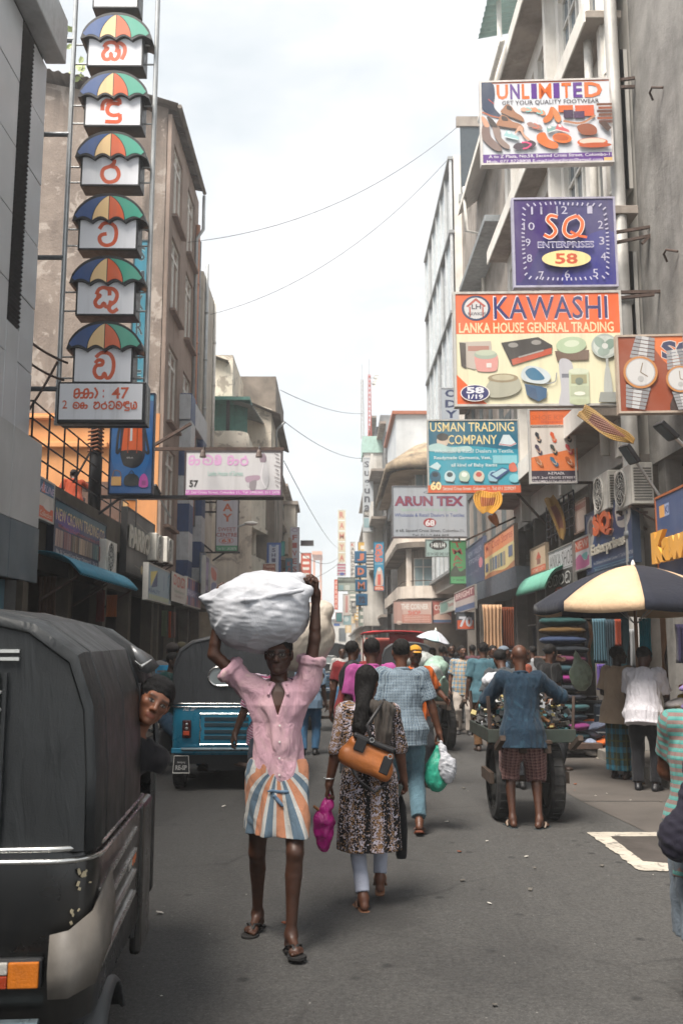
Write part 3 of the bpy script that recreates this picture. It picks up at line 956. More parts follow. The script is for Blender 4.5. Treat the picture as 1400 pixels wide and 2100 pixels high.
core(q3, XR + 2, 10, 24.1, 42, 0.13, 4.0, m_dark, 'shop_back')
ops = [(0.4 + 1.75 * k, 0.4 + 1.75 * k + 1.3, z, z + 1.9) for k in range(5) for z in (0.9, 4.0)]
wm = MB()
wallgrid(wm, (XR + 0.05, 33.0, 4.0), -EY, -EX, 8.8, 6.0, ops, 0.2)
wm.obj('wall', wall('dark teal grey wall', '#6d7476', '#4c5254', 0.6), q3)
for o in ops:
	window(q3, (XR + 0.05, 33.0, 4.0), -EY, -EX, o, 2, 1, paint('dark frame', '#3c4347', 0.5), M_GLASS, 0.12, 0.06)
for y in (24.2, 26.9, 29.8, 32.6):
	MB().bx(XR - 0.02, XR + 0.25, y, y + 0.25, 0.13, 4.0).obj('pillar', wall('worn pillar', '#86807a', '#5b5651', 0.7), q3)

# ============================================================ RIGHT 4: tall white building with aluminium curtain wall
q4 = thing('curtain_wall_building', 'tall white building with slim aluminium framed curtain wall and dark end panel', 'building', (6.5, 38, 0))
X4 = 4.45
m_mull = paint('white aluminium', '#c6c9ca', 0.4, 0.3, dirt=0.2)
core(q4, X4 + 0.12, 10, 33.3, 43, 4.0, 20.4, m_white)
gp = glass('milky panel', '#aab4b9', 0.15, 0.6)
zs = [4.5, 7.7, 10.9, 14.1, 17.3, 20.3]
yy = [33.4 + 1.6 * k for k in range(7)]
for j in range(5):
	for k in range(6):
		MB().bx(X4 + 0.03, X4 + 0.06, yy[k] + 0.03, yy[k + 1] - 0.03, zs[j] + 0.05, zs[j + 1] - 0.05).obj('pane', gp if (j + k) % 4 else M_GLASS, q4)
	for k in range(7):
		MB().bx(X4 - 0.05, X4 + 0.05, yy[k] - 0.05, yy[k] + 0.05, zs[j] + 0.06, zs[j + 1] - 0.06).obj('mullion', m_mull, q4)
		if k < 6:
			MB().bx(X4 - 0.02, X4 + 0.028, yy[k] + 0.5, yy[k] + 0.56, zs[j] + 0.06, zs[j] + 1.9).obj('transom', m_mull, q4)
for z in zs:
	MB().bx(X4 - 0.1, X4 + 0.1, 33.3, 43.05, z - 0.06, z + 0.06).obj('band', paint('band grey', '#8c8f90', 0.5), q4)
a, b = P(945, 400, 33.28), P(977, 262, 33.28)
MB().bx(a.x, b.x + 0.5, 33.2, 33.28, a.z, b.z).obj('end_panel', paint('dark end panel', '#3d474e', 0.35), q4)
MB().bx(a.x - 0.15, b.x + 0.5, 33.15, 33.3, b.z, b.z + 0.4).obj('end_cap', m_w3, q4)
MB().bx(a.x - 0.1, b.x + 0.5, 33.15, 33.3, a.z - 0.3, a.z - 0.01).obj('end_sill', paint('band grey', '#8c8f90', 0.5), q4)
MB().bx(a.x, b.x + 0.5, 33.22, 33.3, a.z - 5, a.z - 0.31).obj('end_wall', wall('beige end', '#c9bbb0', '#b0a196', 0.5), q4)

# ============================================================ RIGHT 5: corner shop building, three storeys, curved eaves
Y5 = 42.0
q5 = thing('corner_shop_building', 'old white corner building with deep curved eaves and banded balconies', 'building', (5, 47, 0))
m_old = wall('old cream render', '#e2d9cf', '#c4b8ac', 0.7, scale=0.8, bmp=0.4)
x50 = P(815, 0, Y5).x
x51 = 7.0

def ring5(inset, z, dy=0.0):
	"""plan outline with a rounded street corner"""
	x0, y0 = x50 + inset, Y5 + inset
	rr = 1.3
	pts = [(x51, y0), (x0 + rr, y0)] + [(x0 + rr - rr * math.sin(R(a)), y0 + rr - rr * math.cos(R(a))) for a in range(15, 90, 15)] + [(x0, y0 + rr), (x0, Y5 + 12)]
	return [(x, y, z) for (x, y) in pts]

def band5(inset, z0, z1, m, name, t=0.2):
	return MB().sheet([ring5(inset, z0), ring5(inset, z1)]).obj(name, m, q5, solid=t)

def slab5(inset, z0, z1, m, name):
	g = ring5(inset, z0)
	return MB().prism(g + [(x51, Y5 + 12, z0)], (0, 0, z1 - z0)).obj(name, m, q5)

z1_ = P(0, 1226, Y5).z
band5(0.55, 0.13, z1_ - 0.3, wall('corner base', '#6f6258', '#4d443d', 0.5), 'ground_wall')
slab5(-0.05, z1_ - 0.28, z1_ - 0.02, wall('mould band', '#7f776e', '#4a4540', 0.9), 'floor_slab')
band5(0.0, z1_, z1_ + 0.55, m_old, 'balcony_parapet')
band5(0.75, z1_, P(0, 1085, Y5).z, m_old, 'wall')
z2_ = P(0, 1122, Y5).z
slab5(-0.25, z2_, z2_ + 0.25, wall('mould band', '#7f776e', '#4a4540', 0.9), 'floor_slab')
band5(0.05, z2_ + 0.26, z2_ + 0.9, m_old, 'balcony_parapet')
band5(0.75, z2_ + 0.26, P(0, 960, Y5).z + 0.9, m_old, 'wall')
z3_ = P(0, 968, Y5).z
ev = MB()
ev.sheet([ring5(-0.65, z3_ + 0.1), ring5(-0.6, z3_ + 0.45), ring5(0.7, z3_ + 1.5), ring5(1.1, z3_ + 1.6)])
ev.obj('eaves', wall('lichen eaves', '#a8977f', '#6b6156', 0.8, scale=2), q5, smooth=True, solid=0.12)
slab5(-0.5, z3_ + 0.02, z3_ + 0.09, wall('eaves soffit', '#b39d86', '#8f7d6b', 0.6), 'soffit')
slab5(1.0, z3_ + 1.5, z3_ + 1.8, m_old, 'flat_roof')
for (pa, pb, ya, yb_, nz_) in ((850, 885, 1020, 950, 2), (848, 886, 1205, 1145, 2), (905, 935, 1205, 1145, 2)):
	a, b = P(pa, ya, Y5 + 0.75), P(pb, yb_, Y5 + 0.75)
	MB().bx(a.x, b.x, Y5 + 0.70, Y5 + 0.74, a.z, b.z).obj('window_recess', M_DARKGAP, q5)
	window(q5, (a.x, Y5 + 0.66, a.z), EX, -EY, (0, b.x - a.x, 0, b.z - a.z), 2, 1, M_WHITEPAINT, glass('patterned pane', '#93a9ae', 0.3, 0.5), 0.0, 0.05, None, [0.7])
for z in (z1_ + 0.55, z2_ + 0.9):
	MB().tube([Vector(p) + Vector((0, 0, 0.25)) for p in ring5(0.05, z)], 0.02, 6).obj('balcony_rail', M_RUST, q5)
for px in (838, 893, 942):
	p = P(px, 1180, Y5 + 0.62)
	MB().bx(p.x - 0.12, p.x + 0.12, Y5 + 0.5, Y5 + 0.74, z1_ + 0.02, z2_).obj('pilaster', m_old, q5)
a, b = P(812, 905, Y5 + 4), P(887, 850, Y5 + 4)
MB().bx(a.x, 7, Y5 + 4, Y5 + 12, a.z - 3, b.z).obj('roof_room', wall('pale blue render', '#c9cdd0', '#b4b9bd', 0.4), q5)
MB().bx(a.x - 0.2, 7, Y5 + 3.85, Y5 + 12, b.z, b.z + 0.16).obj('roof_coping', paint('terracotta coping', '#a5674f', 0.8, dirt=0.4), q5)

# ============================================================ farther right and left rows

def far_block(side, name, label, x, y0, y1, ztop_, m, floors=3, balc=None, slab=None, rec=0.12):
	rr = thing(name, label, 'building', (x + side * 3, (y0 + y1) / 2, 0), 0, 'buildings down the far street')
	n = Vector((-side, 0, 0))
	ops = []
	nw = max(2, int((y1 - y0) / 2.2))
	fh = (ztop_ - 3.6) / floors
	for j in range(floors):
		for k in range(nw):
			u = (k + 0.22) * (y1 - y0) / nw
			ops.append((u, u + 0.56 * (y1 - y0) / nw, 3.6 + fh * j + 0.25 * fh, 3.6 + fh * j + 0.8 * fh))
	O = Vector((x, y1 if side > 0 else y0, 0))
	U = Vector((0, -1, 0)) if side > 0 else Vector((0, 1, 0))
	wm_ = MB()
	wallgrid(wm_, O, U, n, y1 - y0, ztop_, ops + [(0.4, y1 - y0 - 0.4, 0.13, 2.7)], 0.25)
	wm_.obj('wall', m, rr)
	xo = x + side * 0.26
	MB().bx(min(xo, x + side * 5), max(xo, x + side * 5), y0, y1, 0.13, ztop_).obj('block', m, rr)
	for o in ops:
		window(rr, O, U, n, o, 2, 1, M_WHITEPAINT, M_GLASS, rec, 0.07)
	for j in range(floors + 1):
		z = 3.4 + fh * j
		d = 0.9 if (balc and j in balc) else 0.35
		xa, xb = x - side * d, x
		MB().bx(min(xa, xb), max(xa, xb), y0, y1, z, z + 0.15).obj('ledge', m_led, rr)
		if balc and j in balc:
			MB().bx(min(xa, xa + side * 0.12), max(xa, xa + side * 0.12), y0, y1, z + 0.152, z + 1.05).obj('parapet', slab or m_white, rr)
	return rr

m_fw = wall('far white', '#d2cfc9', '#b5b1aa', 0.6)
m_fg = wall('far grey', '#8e8f90', '#6c6d6f', 0.6)
m_fb = wall('far buff', '#b9a48e', '#967f6b', 0.6)
far_block(1, 'white_balcony_building', 'building with bright white sloping balcony fronts beyond the corner shop', 3.1, 54.5, 62, 15.2, m_fg, 4, (1, 2, 3), m_fw)
far_block(1, 'louvred_grey_building', 'grey louvred building carrying the tall vertical letter sign', 2.9, 62.2, 70, 17.5, m_fg, 4)
far_block(1, 'far_white_building', 'pale far building behind the stacked letter sign', 2.6, 70.2, 84, 14, m_fw, 4)
far_block(1, 'far_low_building', 'low pale far building at the end of the row', 2.5, 84.2, 110, 9.5, m_fb, 3)
far_block(1, 'end_right_building', 'last hazy building of the right hand row', 2.6, 110.2, 150, 8.5, m_fw, 2)
far_block(-1, 'left_brown_block', 'brown stained block with projecting ledges beyond the cream building', -2.9, 42.5, 50, 10.2, m_fb, 3, (1,), m_fb)
far_block(-1, 'left_white_tower', 'mould streaked white block with stub tower beyond the brown block', -2.9, 50.2, 60, 10.6, m_dw, 3)
far_block(-1, 'left_low_block', 'low grey block behind the large red lettered sign', -3.0, 60.2, 80, 8.0, m_fg, 2)
far_block(-1, 'left_end_block', 'last hazy building of the left hand row', -3.2, 80.2, 130, 6.0, m_fw, 2)
a, b = P(583, 1080, 50), P(611, 1035, 50)
tw = thing('roof_tower', 'mouldy white stair tower above the left roofs', 'tower', (a.x, 51, a.z))
MB().bx(a.x, b.x - 0.15, 50, 53, a.z - 1.5, b.z).obj('shaft', m_dw, tw)
MB().bx(a.x - 0.1, b.x, 49.9, 53.1, b.z, b.z + 0.2).obj('cap', m_w3, tw)
end = thing('end_building', 'low hazy building closing the far end of the street', 'building', (0, 160, 0))
MB().bx(-9, 3.2, 160, 170, 0, 6.2).obj('wall', m_fw, end)
MB().bx(-9.3, 3.5, 159.7, 170, 6.2, 6.5).obj('roof', paint('grey roof', '#6a6a6b', 0.8), end)
for k in range(5):
	MB().bx(-8 + 2.2 * k, -6.8 + 2.2 * k, 159.9, 160.1, 2.8, 5).obj('window', M_GLASS, end)
# ------------------------------------------------------------------ signs: panel + print + lettering
M_FRAME = paint('sign frame', '#b7b5b0', 0.45, 0.4, dirt=0.35)
M_SIGNBACK = paint('sign back', '#4b4a4a', 0.6, dirt=0.4)
_TXT = {}

def text_mesh(body, bold=0.0, spacing=1.0):
	if 'M' in body or 'W' in body:
		bold = min(bold, .006)
	key = (body, bold, spacing)
	if key in _TXT:
		return _TXT[key]
	cu = bpy.data.curves.new('t', 'FONT')
	cu.body = body
	cu.size = 1.0
	cu.resolution_u = 2
	cu.offset = bold
	cu.space_character = spacing
	ob = bpy.data.objects.new('t', cu)
	me = bpy.data.meshes.new_from_object(ob)
	v = np.zeros(len(me.vertices) * 3, np.float32)
	me.vertices.foreach_get('co', v)
	v = v.reshape(-1, 3)[:, :2]
	f = [tuple(p.vertices) for p in me.polygons]
	bpy.data.objects.remove(ob)
	bpy.data.meshes.remove(me)
	bpy.data.curves.remove(cu)
	lo, hi = v.min(0), v.max(0)
	v = (v - lo) / np.maximum(hi - lo, 1e-6)
	_TXT[key] = (v, f)
	return _TXT[key]

class Sign:
	"""local frame: x along the face, z up, the face looks along -y; page = the coordinates used for drawing (y down)"""

	def __init__(s, name, label, cat, w, h, loc, rz=0.0, page=(0, 0, 100, 100), bg='#ffffff', depth=0.1, frame='#b7b5b0', fw=0.03, group=None, parent=None, fm=None):
		s.w, s.h, s.pg = w, h, page
		if parent is None:
			s.r = thing(name, label, cat, loc, rz, group)
		else:
			s.r = parent
		s.o = Vector((0, 0, 0))
		s.n = 0
		s.mb = MB()
		if w:
			MB().bx(0.002, w - 0.002, 0.004, depth, 0.002, h - 0.002).obj('panel', M_SIGNBACK, s.r, False)
			if frame:
				f = MB()
				for (a, b, c, d) in ((0, w, 0, fw), (0, w, h - fw, h), (0, fw, fw, h - fw), (w - fw, w, fw, h - fw)):
					f.bx(a, b, -0.012, depth + 0.004, c, d)
				f.obj('frame', fm or paint('frame ' + frame, frame, 0.45, 0.3, dirt=0.35), s.r, False)
			s.rect(page[0], page[1], page[2], page[3], bg)

	def q(s, x, y):
		x0, y0, x1, y1 = s.pg
		return (s.o.x + (x - x0) / (x1 - x0) * s.w, s.o.z + (y1 - y) / (y1 - y0) * s.h)

	def lay(s):
		s.n += 1
		return s.o.y - 0.0006 * s.n

	def poly(s, pts, c, y=None):
		y = s.lay() if y is None else y
		qs = [s.q(*p) for p in pts]
		ar = sum(a[0] * b[1] - b[0] * a[1] for a, b in zip(qs, qs[1:] + qs[:1]))
		if ar < 0:
			qs = qs[::-1]
		s.mb.add([(a, y, b) for (a, b) in qs], [tuple(range(len(qs)))], 0, col(c))
		return s

	def rect(s, x0, y0, x1, y1, c):
		return s.poly([(x0, y0), (x0, y1), (x1, y1), (x1, y0)], c)

	def ell(s, cx, cy, rx, ry, c, rot=0.0, a0=0, a1=360, n=24):
		ca, sa = math.cos(R(rot)), math.sin(R(rot))
		pts = []
		for k in range(n + (a1 - a0 < 360)):
			a = R(a0 + (a1 - a0) * k / n)
			x, y = rx * math.cos(a), ry * math.sin(a)
			pts.append((cx + x * ca - y * sa, cy + x * sa + y * ca))
		return s.poly(pts, c)

	def blob(s, pts, c):
		x0, y0, x1, y1 = s.pg
		return s.poly([(min(max(p[0], x0), x1), min(max(p[1], y0), y1)) for p in smooth(pts, 5, True)], c)

	def line(s, pts, wd, c, sm=0):
		"""stroke of width wd (page units)"""
		pts = smooth(pts, sm) if sm else [np.array(p, float) for p in pts]
		y = s.lay()
		x0, y0, x1, y1 = s.pg
		asp = (s.w / (x1 - x0)) / (s.h / (y1 - y0))
		L, Rr = [], []
		for i, p in enumerate(pts):
			t = pts[min(i + 1, len(pts) - 1)] - pts[max(i - 1, 0)]
			t = t * np.array([asp, 1.0])
			t = t / (np.linalg.norm(t) + 1e-9)
			n = np.array([-t[1] / asp, t[0]]) * wd / 2
			L.append(p + n)
			Rr.append(p - n)
		for i in range(len(pts) - 1):
			s.poly([L[i], L[i + 1], Rr[i + 1], Rr[i]], c, y - 0.000002 * i)
		return s

	def text(s, body, x0, y0, x1, y1, c, bold=0.0, name='lettering', spacing=1.0, shear=0.0, raised=0.0, outline=None, ow=0.02, m=None):
		if outline:
			s.text(body, x0 - ow * (x1 - x0) / max(1, len(body)), y0 - ow * (y1 - y0), x1 + ow * (x1 - x0) / max(1, len(body)), y1 + ow * (y1 - y0), outline, bold + 0.025, name, spacing, shear)
		v, f = text_mesh(body, bold, spacing)
		y = s.lay()
		a, b = s.q(x0, y1)
		c2, d2 = s.q(x1, y0)
		vv = [(a + (p[0] + shear * p[1]) * (c2 - a), y - raised, b + p[1] * (d2 - b)) for p in v]
		mb = MB()
		mb.add(vv, f, 0, col(c))
		o = mb.obj(name, m or M_SIGNFACE, s.r, False, solid=-raised if raised else 0.0)
		return s

	def done(s, name='print'):
		if s.mb.v:
			s.mb.obj(name, M_SIGNFACE, s.r, False)
		return s.r

def front_sign(name, label, x0, y0, x1, y1, Y, bg, rz=0.0, depth=0.1, frame='#b7b5b0', fw=0.03, cat='sign', group=None, page=None):
	a, b = P(x0, y1, Y), P(x1, y0, Y)
	return Sign(name, label, cat, b.x - a.x, b.z - a.z, a, rz, page or (x0, y0, x1, y1), bg, depth, frame, fw, group)

def wall_sign(name, label, X, side, p0, p1, bg, page=(0, 0, 100, 100), depth=0.08, frame='#b7b5b0', fw=0.03, cat='sign', group=None):
	"""p0=(px, ytop, ybot) of the left edge, p1 the right edge, on the plane x=X; side +1 = right-hand wall (faces -x)"""
	a, a2 = PX(p0[0], p0[2], X), PX(p0[0], p0[1], X)
	b, b2 = PX(p1[0], p1[2], X), PX(p1[0], p1[1], X)
	z0, z1 = (a.z + b.z) / 2, (a2.z + b2.z) / 2
	return Sign(name, label, cat, abs(b.y - a.y), z1 - z0, (X, a.y, z0), R(-90) if side > 0 else R(90), page, bg, depth, frame, fw, group)

OR, NV, PU, TE = '#d9622f', '#24265c', '#5a2f7f', '#176d84'
# ---- Sinhala letters as strokes in a unit box (x right, y down)
SIN = {
	'ka': [[(.06, .30), (.16, .10), (.38, .03), (.58, .12), (.64, .34), (.6, .58)], [(.06, .34), (.22, .36), (.10, .50), (.02, .70), (.10, .92), (.28, .94), (.38, .78), (.36, .62), (.38, .78), (.48, .94), (.62, .92), (.72, .70), (.70, .40)], [(.5, .05), (.76, .08), (.95, .28), (.97, .6), (.84, .95)]],
	'ndu': [[(.04, .50), (.06, .22), (.26, .08), (.40, .2)], [(.28, .30), (.5, .06), (.86, .06), (.92, .26)], [(.92, .24), (.5, .22), (.30, .40), (.34, .60), (.60, .70), (.95, .66)], [(.94, .64), (.90, .94), (.2, .95)]],
	'ra': [[(.5, .30), (.66, .18), (.68, .02)], [(.5, .30), (.16, .42), (.08, .68), (.26, .92), (.52, .97), (.82, .88), (.94, .64), (.8, .38), (.5, .30)]],
	'ta': [[(.08, .28), (.26, .06), (.58, .02), (.88, .2), (.95, .55), (.82, .86), (.5, .97), (.2, .88), (.10, .66), (.22, .52), (.46, .48)]],
	'ku': [[(.06, .30), (.16, .10), (.38, .03), (.58, .12), (.62, .34)], [(.06, .32), (.22, .34), (.10, .46), (.02, .60), (.10, .76), (.28, .78), (.38, .64), (.48, .78), (.62, .74), (.68, .54)], [(.5, .05), (.78, .10), (.93, .30), (.86, .56), (.66, .72), (.62, .88), (.78, .98), (.98, .86)]],
	'da': [[(.10, .20), (.36, .03), (.74, .06), (.95, .32), (.95, .70), (.8, .95), (.64, .96), (.54, .80), (.44, .96), (.2, .94), (.06, .74), (.14, .52), (.40, .48), (.44, .34), (.24, .30), (.08, .42)]],
	'na': [[(.04, .6), (.1, .2), (.4, .1), (.5, .4), (.5, .7), (.3, .95), (.06, .85), (.1, .6), (.5, .5), (.95, .5), (.9, .9), (.6, .95)]],
	'va': [[(.1, .5), (.2, .12), (.6, .05), (.92, .35), (.88, .8), (.5, .96), (.12, .8), (.1, .5), (.5, .45), (.55, .7)]],
	'ha': [[(.05, .3), (.25, .1), (.4, .35), (.2, .5), (.06, .7), (.3, .95), (.6, .9), (.9, .75), (.95, .35), (.7, .1), (.5, .3)]],
	'ya': [[(.06, .15), (.1, .8), (.3, .95), (.5, .75), (.5, .4), (.5, .75), (.7, .95), (.92, .75), (.9, .3), (.7, .1), (.5, .2)]],
}

def sinhala(s, key, x0, y0, x1, y1, wd, c):
	for st in SIN[key]:
		s.line([(x0 + (x1 - x0) * a, y0 + (y1 - y0) * b) for a, b in st], wd, c, 5)

# ============================================================ the umbrella sign mast (left)
YU = 13.6
um = thing('umbrella_mast_sign', 'tall mast of stacked lightboxes topped with painted multicoloured umbrella shapes', 'sign', P(118, 868, YU))
m_box = paint('black lightbox', '#1d1e22', 0.4, dirt=0.2)
boxes = [  # (face x0,y0,x1,y1), umbrella (xl, xr, ytop, ybase), letter, letter box
	((193, -60, 283, 12), None, None, None),
	((181, 62, 292, 132), (165, 312, 25, 78), 'ka', (210, 85, 258, 123)),
	((175, 188, 289, 255), (160, 306, 144, 198), 'ndu', (208, 201, 249, 251)),
	((168, 315, 285, 377), (154, 302, 268, 322), 'ra', (206, 326, 247, 374)),
	((163, 444, 280, 508), (148, 300, 396, 452), 'ta', (200, 456, 241, 504)),
	((158, 574, 276, 643), (142, 298, 524, 580), 'ku', (194, 588, 244, 640)),
	((152, 708, 270, 782), (136, 294, 658, 716), 'da', (191, 722, 235, 776))]
for (f, u, key, lb) in boxes:
	a, b = P(f[0], f[3], YU), P(f[2], f[1], YU)
	bo = MB().bx(a.x - 0.03, b.x + 0.03, YU + 0.01, YU + 0.34, a.z - 0.03, b.z + 0.05).obj('lightbox', m_box, um, bevel=0.01)
	s = Sign('', '', '', 0, 0, None, parent=bo, page=f)
	s.o = MW[um].inverted() @ Vector((a.x, YU, a.z))
	s.o.y += 0.009
	s.w, s.h = b.x - a.x, b.z - a.z
	s.rect(f[0], f[1], f[2], f[3], '#e6e8ee')
	if key:
		sinhala(s, key, *lb, 7.5, '#d4562a')
	s.done('letter_face')
	if u:
		xl, xr, yt, yb = u
		cx = (xl + xr) / 2
		w2, hh = (xr - xl) / 2, yb - yt
		cut = [-1.0, -0.46, 0.0, 0.44, 1.0]

		def arc(x):
			return yt + hh * (1 - max(0.0, 1 - abs(x) ** 2.1) ** 0.62)
		out = [(cx + w2 * x, arc(x)) for x in [-1 + 0.08 * k for k in range(26)]]
		lowe = []
		for i in range(3, -1, -1):
			xa, xb = cut[i + 1], cut[i]
			for k in range(7):
				t = k / 7
				x = xa + (xb - xa) * t
				lowe.append((cx + w2 * x, yb + 4 - hh * 0.16 * math.sin(math.pi * t)))
		outl = out + lowe
		uo = MB()
		zp = [P(x, y, YU - 0.06) for (x, y) in outl]
		uo.prism([(p.x, YU - 0.06, p.z) for p in zp], (0, 0.42, 0))
		uobj = uo.obj('umbrella_top', m_box, um)
		s = Sign('', '', '', 0, 0, None, parent=uobj, page=(xl, yt, xr, yb))
		a, b = P(xl, yb, YU - 0.06), P(xr, yt, YU - 0.06)
		s.o = MW[um].inverted() @ Vector((a.x, YU - 0.062, a.z))
		s.w, s.h = b.x - a.x, b.z - a.z
		for i, c in enumerate(('#1f4a86', '#e6c48e', '#cf5a2c', '#3f9c86')):
			xa, xb = cut[i], cut[i + 1]
			top = []
			for k in range(13):
				t = k / 12
				def rib(xe, t):
					return (cx + w2 * xe * math.sin(t * math.pi / 2) ** 1.15 if abs(xe) < 0.9 else None)
			lb_, rb_ = [], []
			for k in range(11):
				t = k / 10
				for xe, lst in ((xa, lb_), (xb, rb_)):
					if abs(xe) > 0.9:
						x = math.copysign(math.sin(t * math.pi / 2), xe) * 0.965
						lst.append((cx + w2 * x, arc(x * 0.99) + 5 + (0 if t < 0.9 else -2)))
					else:
						x = xe * math.sin(t * math.pi / 2) ** 1.1
						lst.append((cx + w2 * x, yt + 5 + (yb - yt - 5) * (1 - math.cos(t * math.pi / 2)) ** 0.8))
			bot = [(cx + w2 * ((xa if abs(xa) < .9 else -.965) + ((xb if abs(xb) < .9 else .965) - (xa if abs(xa) < .9 else -.965)) * k / 6), yb - hh * 0.14 * math.sin(math.pi * k / 6)) for k in range(1, 6)]
			pg = lb_ + bot + rb_[::-1]
			ctr = (sum(p[0] for p in pg) / len(pg), sum(p[1] for p in pg) / len(pg))
			s.poly([(ctr[0] + (p[0] - ctr[0]) * 0.93, ctr[1] + (p[1] - ctr[1]) * 0.95) for p in pg], c)
		s.done('umbrella_panels')
f = (120, 787, 293, 860)
a, b = P(f[0], f[3], YU), P(f[2], f[1], YU)
bo = MB().bx(a.x - 0.03, b.x + 0.05, YU + 0.01, YU + 0.36, a.z - 0.05, b.z + 0.03).obj('address_box', m_box, um, bevel=0.01)
s = Sign('', '', '', 0, 0, None, parent=bo, page=f)
s.o = MW[um].inverted() @ Vector((a.x, YU + 0.006, a.z))
s.w, s.h = b.x - a.x, b.z - a.z
s.rect(*f, '#e6e8ee')
c = '#d4562a'
sinhala(s, 'na', 150, 796, 172, 817, 4, c)
sinhala(s, 'na', 170, 796, 190, 817, 4, c)
s.line([(193, 795), (199, 806), (194, 817)], 4, c, 4)
s.text(':', 210, 799, 213, 816, c, 0.02).text('47', 229, 794, 265, 818, c, 0.02).text('2', 127, 821, 137, 838, c, 0.01)
for k, key in enumerate(('va', 'na')):
	sinhala(s, key, 149 + 16 * k, 825, 163 + 16 * k, 838, 3, c)
for k, key in enumerate(('ha', 'ra', 'ta', 'va', 'ndu', 'ya')):
	sinhala(s, key, 192 + 15.5 * k, 823, 205 + 15.5 * k, 839 + 3 * (key == 'ndu'), 3, c)
s.done('letter_face')
mp = MB()
for (xt, xb) in ((155, 117), (322, 297)):
	p, q = P(xt, -60, YU + 0.15), P(xb, 868, YU + 0.15)
	xm = (p.x + q.x) / 2
	mp.tube([(q.x, YU + 0.15, q.z), (q.x, YU + 0.15, p.z)], 0.038, 10)
	XM = q.x
	for (f, u, key, lb) in boxes[1:]:
		for yy_ in (f[1] + 18, f[3] - 12):
			zz = P(f[0], yy_, YU).z
			xe = P(f[0] if xt < 200 else f[2], yy_, YU).x
			mp.tube([(q.x, YU + 0.15, zz), (xe, YU + 0.15, zz)], 0.014, 6)
a, b = P(112, 868, YU + 0.15), P(300, 868, YU + 0.15)
mp.beam((a.x, YU + 0.15, a.z), (b.x, YU + 0.15, b.z), 0.06)
mp.obj('mast_frame', M_GALV, um, smooth=False)
xm = P(117, 868, YU + .15).x
for py in (70, 265, 520, 792):
	zz = P(120, py, YU).z
	MB().tube([(-4.85, YU + 0.15, zz), (xm, YU + 0.15, zz)], 0.04, 8).obj('wall_arm', paint('grey arm', '#6b6f73', 0.5, 0.5), um)

# ============================================================ other left signs
s = front_sign('teal_box_sign', 'tall teal lightbox with dark vertical letters behind the umbrella mast', 262, 492, 306, 868, 17.5, '#1f7c94', depth=0.3, frame='#39474d')
for k, ch in enumerate('SJKRWES'):
	s.text(ch, 276, 506 + 51 * k, 296, 536 + 51 * k, '#16323f', 0.02, outline='#8db6bf')
s.ell(284, 848, 12, 9, '#d9d3cc')
s.done()
s = front_sign('backpack_sign', 'blue hanging sign showing an orange hiking backpack and three small bags', 221, 806, 319, 1014, 16.6, '#14508a', depth=0.12, frame='#17263d', fw=0.025)
s.ell(268, 905, 46, 90, '#1d5f9c').rect(221, 806, 319, 822, '#2d7fa6')
s.blob([(250, 820), (262, 808), (283, 810), (292, 830), (298, 880), (300, 935), (285, 958), (262, 958), (246, 935), (245, 880)], '#23283a')
s.blob([(258, 850), (270, 840), (288, 850), (293, 900), (290, 935), (252, 935), (250, 900)], '#c9551f').rect(266, 846, 271, 905, '#b8c0c4')
s.blob([(247, 935), (250, 925), (290, 925), (294, 938), (284, 956), (256, 956)], '#1a1c22')
s.line([(250, 850), (240, 890), (238, 930), (246, 920)], 5, '#1d2430', 4).line([(293, 860), (302, 900), (308, 930), (298, 925)], 5, '#1d2430', 4)
s.line([(262, 870), (262, 930)], 2, '#8e3c18').line([(282, 870), (282, 930)], 2, '#8e3c18')
s.text('OENG JAY', 260, 938, 275, 942, '#c9c9c9')
s.rect(228, 978, 250, 996, '#c79a5c').line([(230, 980), (234, 966), (246, 968), (250, 980)], 1.5, '#7e5a3c', 4)
s.blob([(258, 978), (272, 972), (287, 978), (287, 995), (258, 995)], '#23282c').line([(264, 976), (272, 966), (280, 976)], 1.5, '#23282c', 4)
s.blob([(291, 980), (299, 972), (307, 980), (308, 998), (290, 998)], '#b13f9a').rect(295, 986, 304, 995, '#8a2c7c')
s.done()
mp = thing('sign_post', 'thick black steel post with arms carrying the blue backpack sign', 'post', (P(195, 1060, 16.9).x, 16.9, 4.1))
x_ = P(196, 960, 16.9).x
MB().tube([(x_, 16.9, 4.1), (x_, 16.9, P(195, 872, 16.9).z)], 0.11, 12).obj('post', M_BLACKSTEEL, mp, smooth=True)
for py in (1019,):
	zz = P(0, py, 16.9).z
	MB().beam((x_, 16.9, zz), (P(385, py, 16.9).x, 16.9, zz), 0.06).obj('arm', M_BLACKSTEEL, mp)
strut('brace', (x_, 16.9, P(0, 1062, 16.9).z), (P(245, 1022, 16.9).x, 16.9, P(0, 1022, 16.9).z), 0.04, M_BLACKSTEEL, mp)
strut('brace', (x_, 16.9, P(0, 905, 16.9).z), (P(150, 990, 16.9).x, 16.9, P(0, 990, 16.9).z), 0.03, M_BLACKSTEEL, mp)
mk_ = MB()
for k in range(7):
	mk_.tube([(x_ - 0.13, 16.8, P(0, 880 + 8 * k, 16.9).z), (x_ + 0.06, 16.76, P(0, 876 + 8 * k, 16.9).z), (x_ + 0.13, 16.9, P(0, 880 + 8 * k, 16.9).z)], 0.02, 5)
mk_.obj('cloth_tie', paint('faded rag', '#8d5b42', 0.9), mp)
s = wall_sign('new_crown_sign', 'dark blue shop sign with cream capitals and fabric photographs above the blue awning', -4.28, -1, (107, 1015, 1140), (215, 1075, 1174), '#1d2b56', (0, 0, 110, 60), depth=0.1, frame='#1b2030')
s.rect(0, 0, 110, 14, '#1c5468').rect(0, 12, 110, 26, '#22306a')
s.blob([(0, 18), (20, 12), (50, 22), (30, 30)], '#5a3f8c')
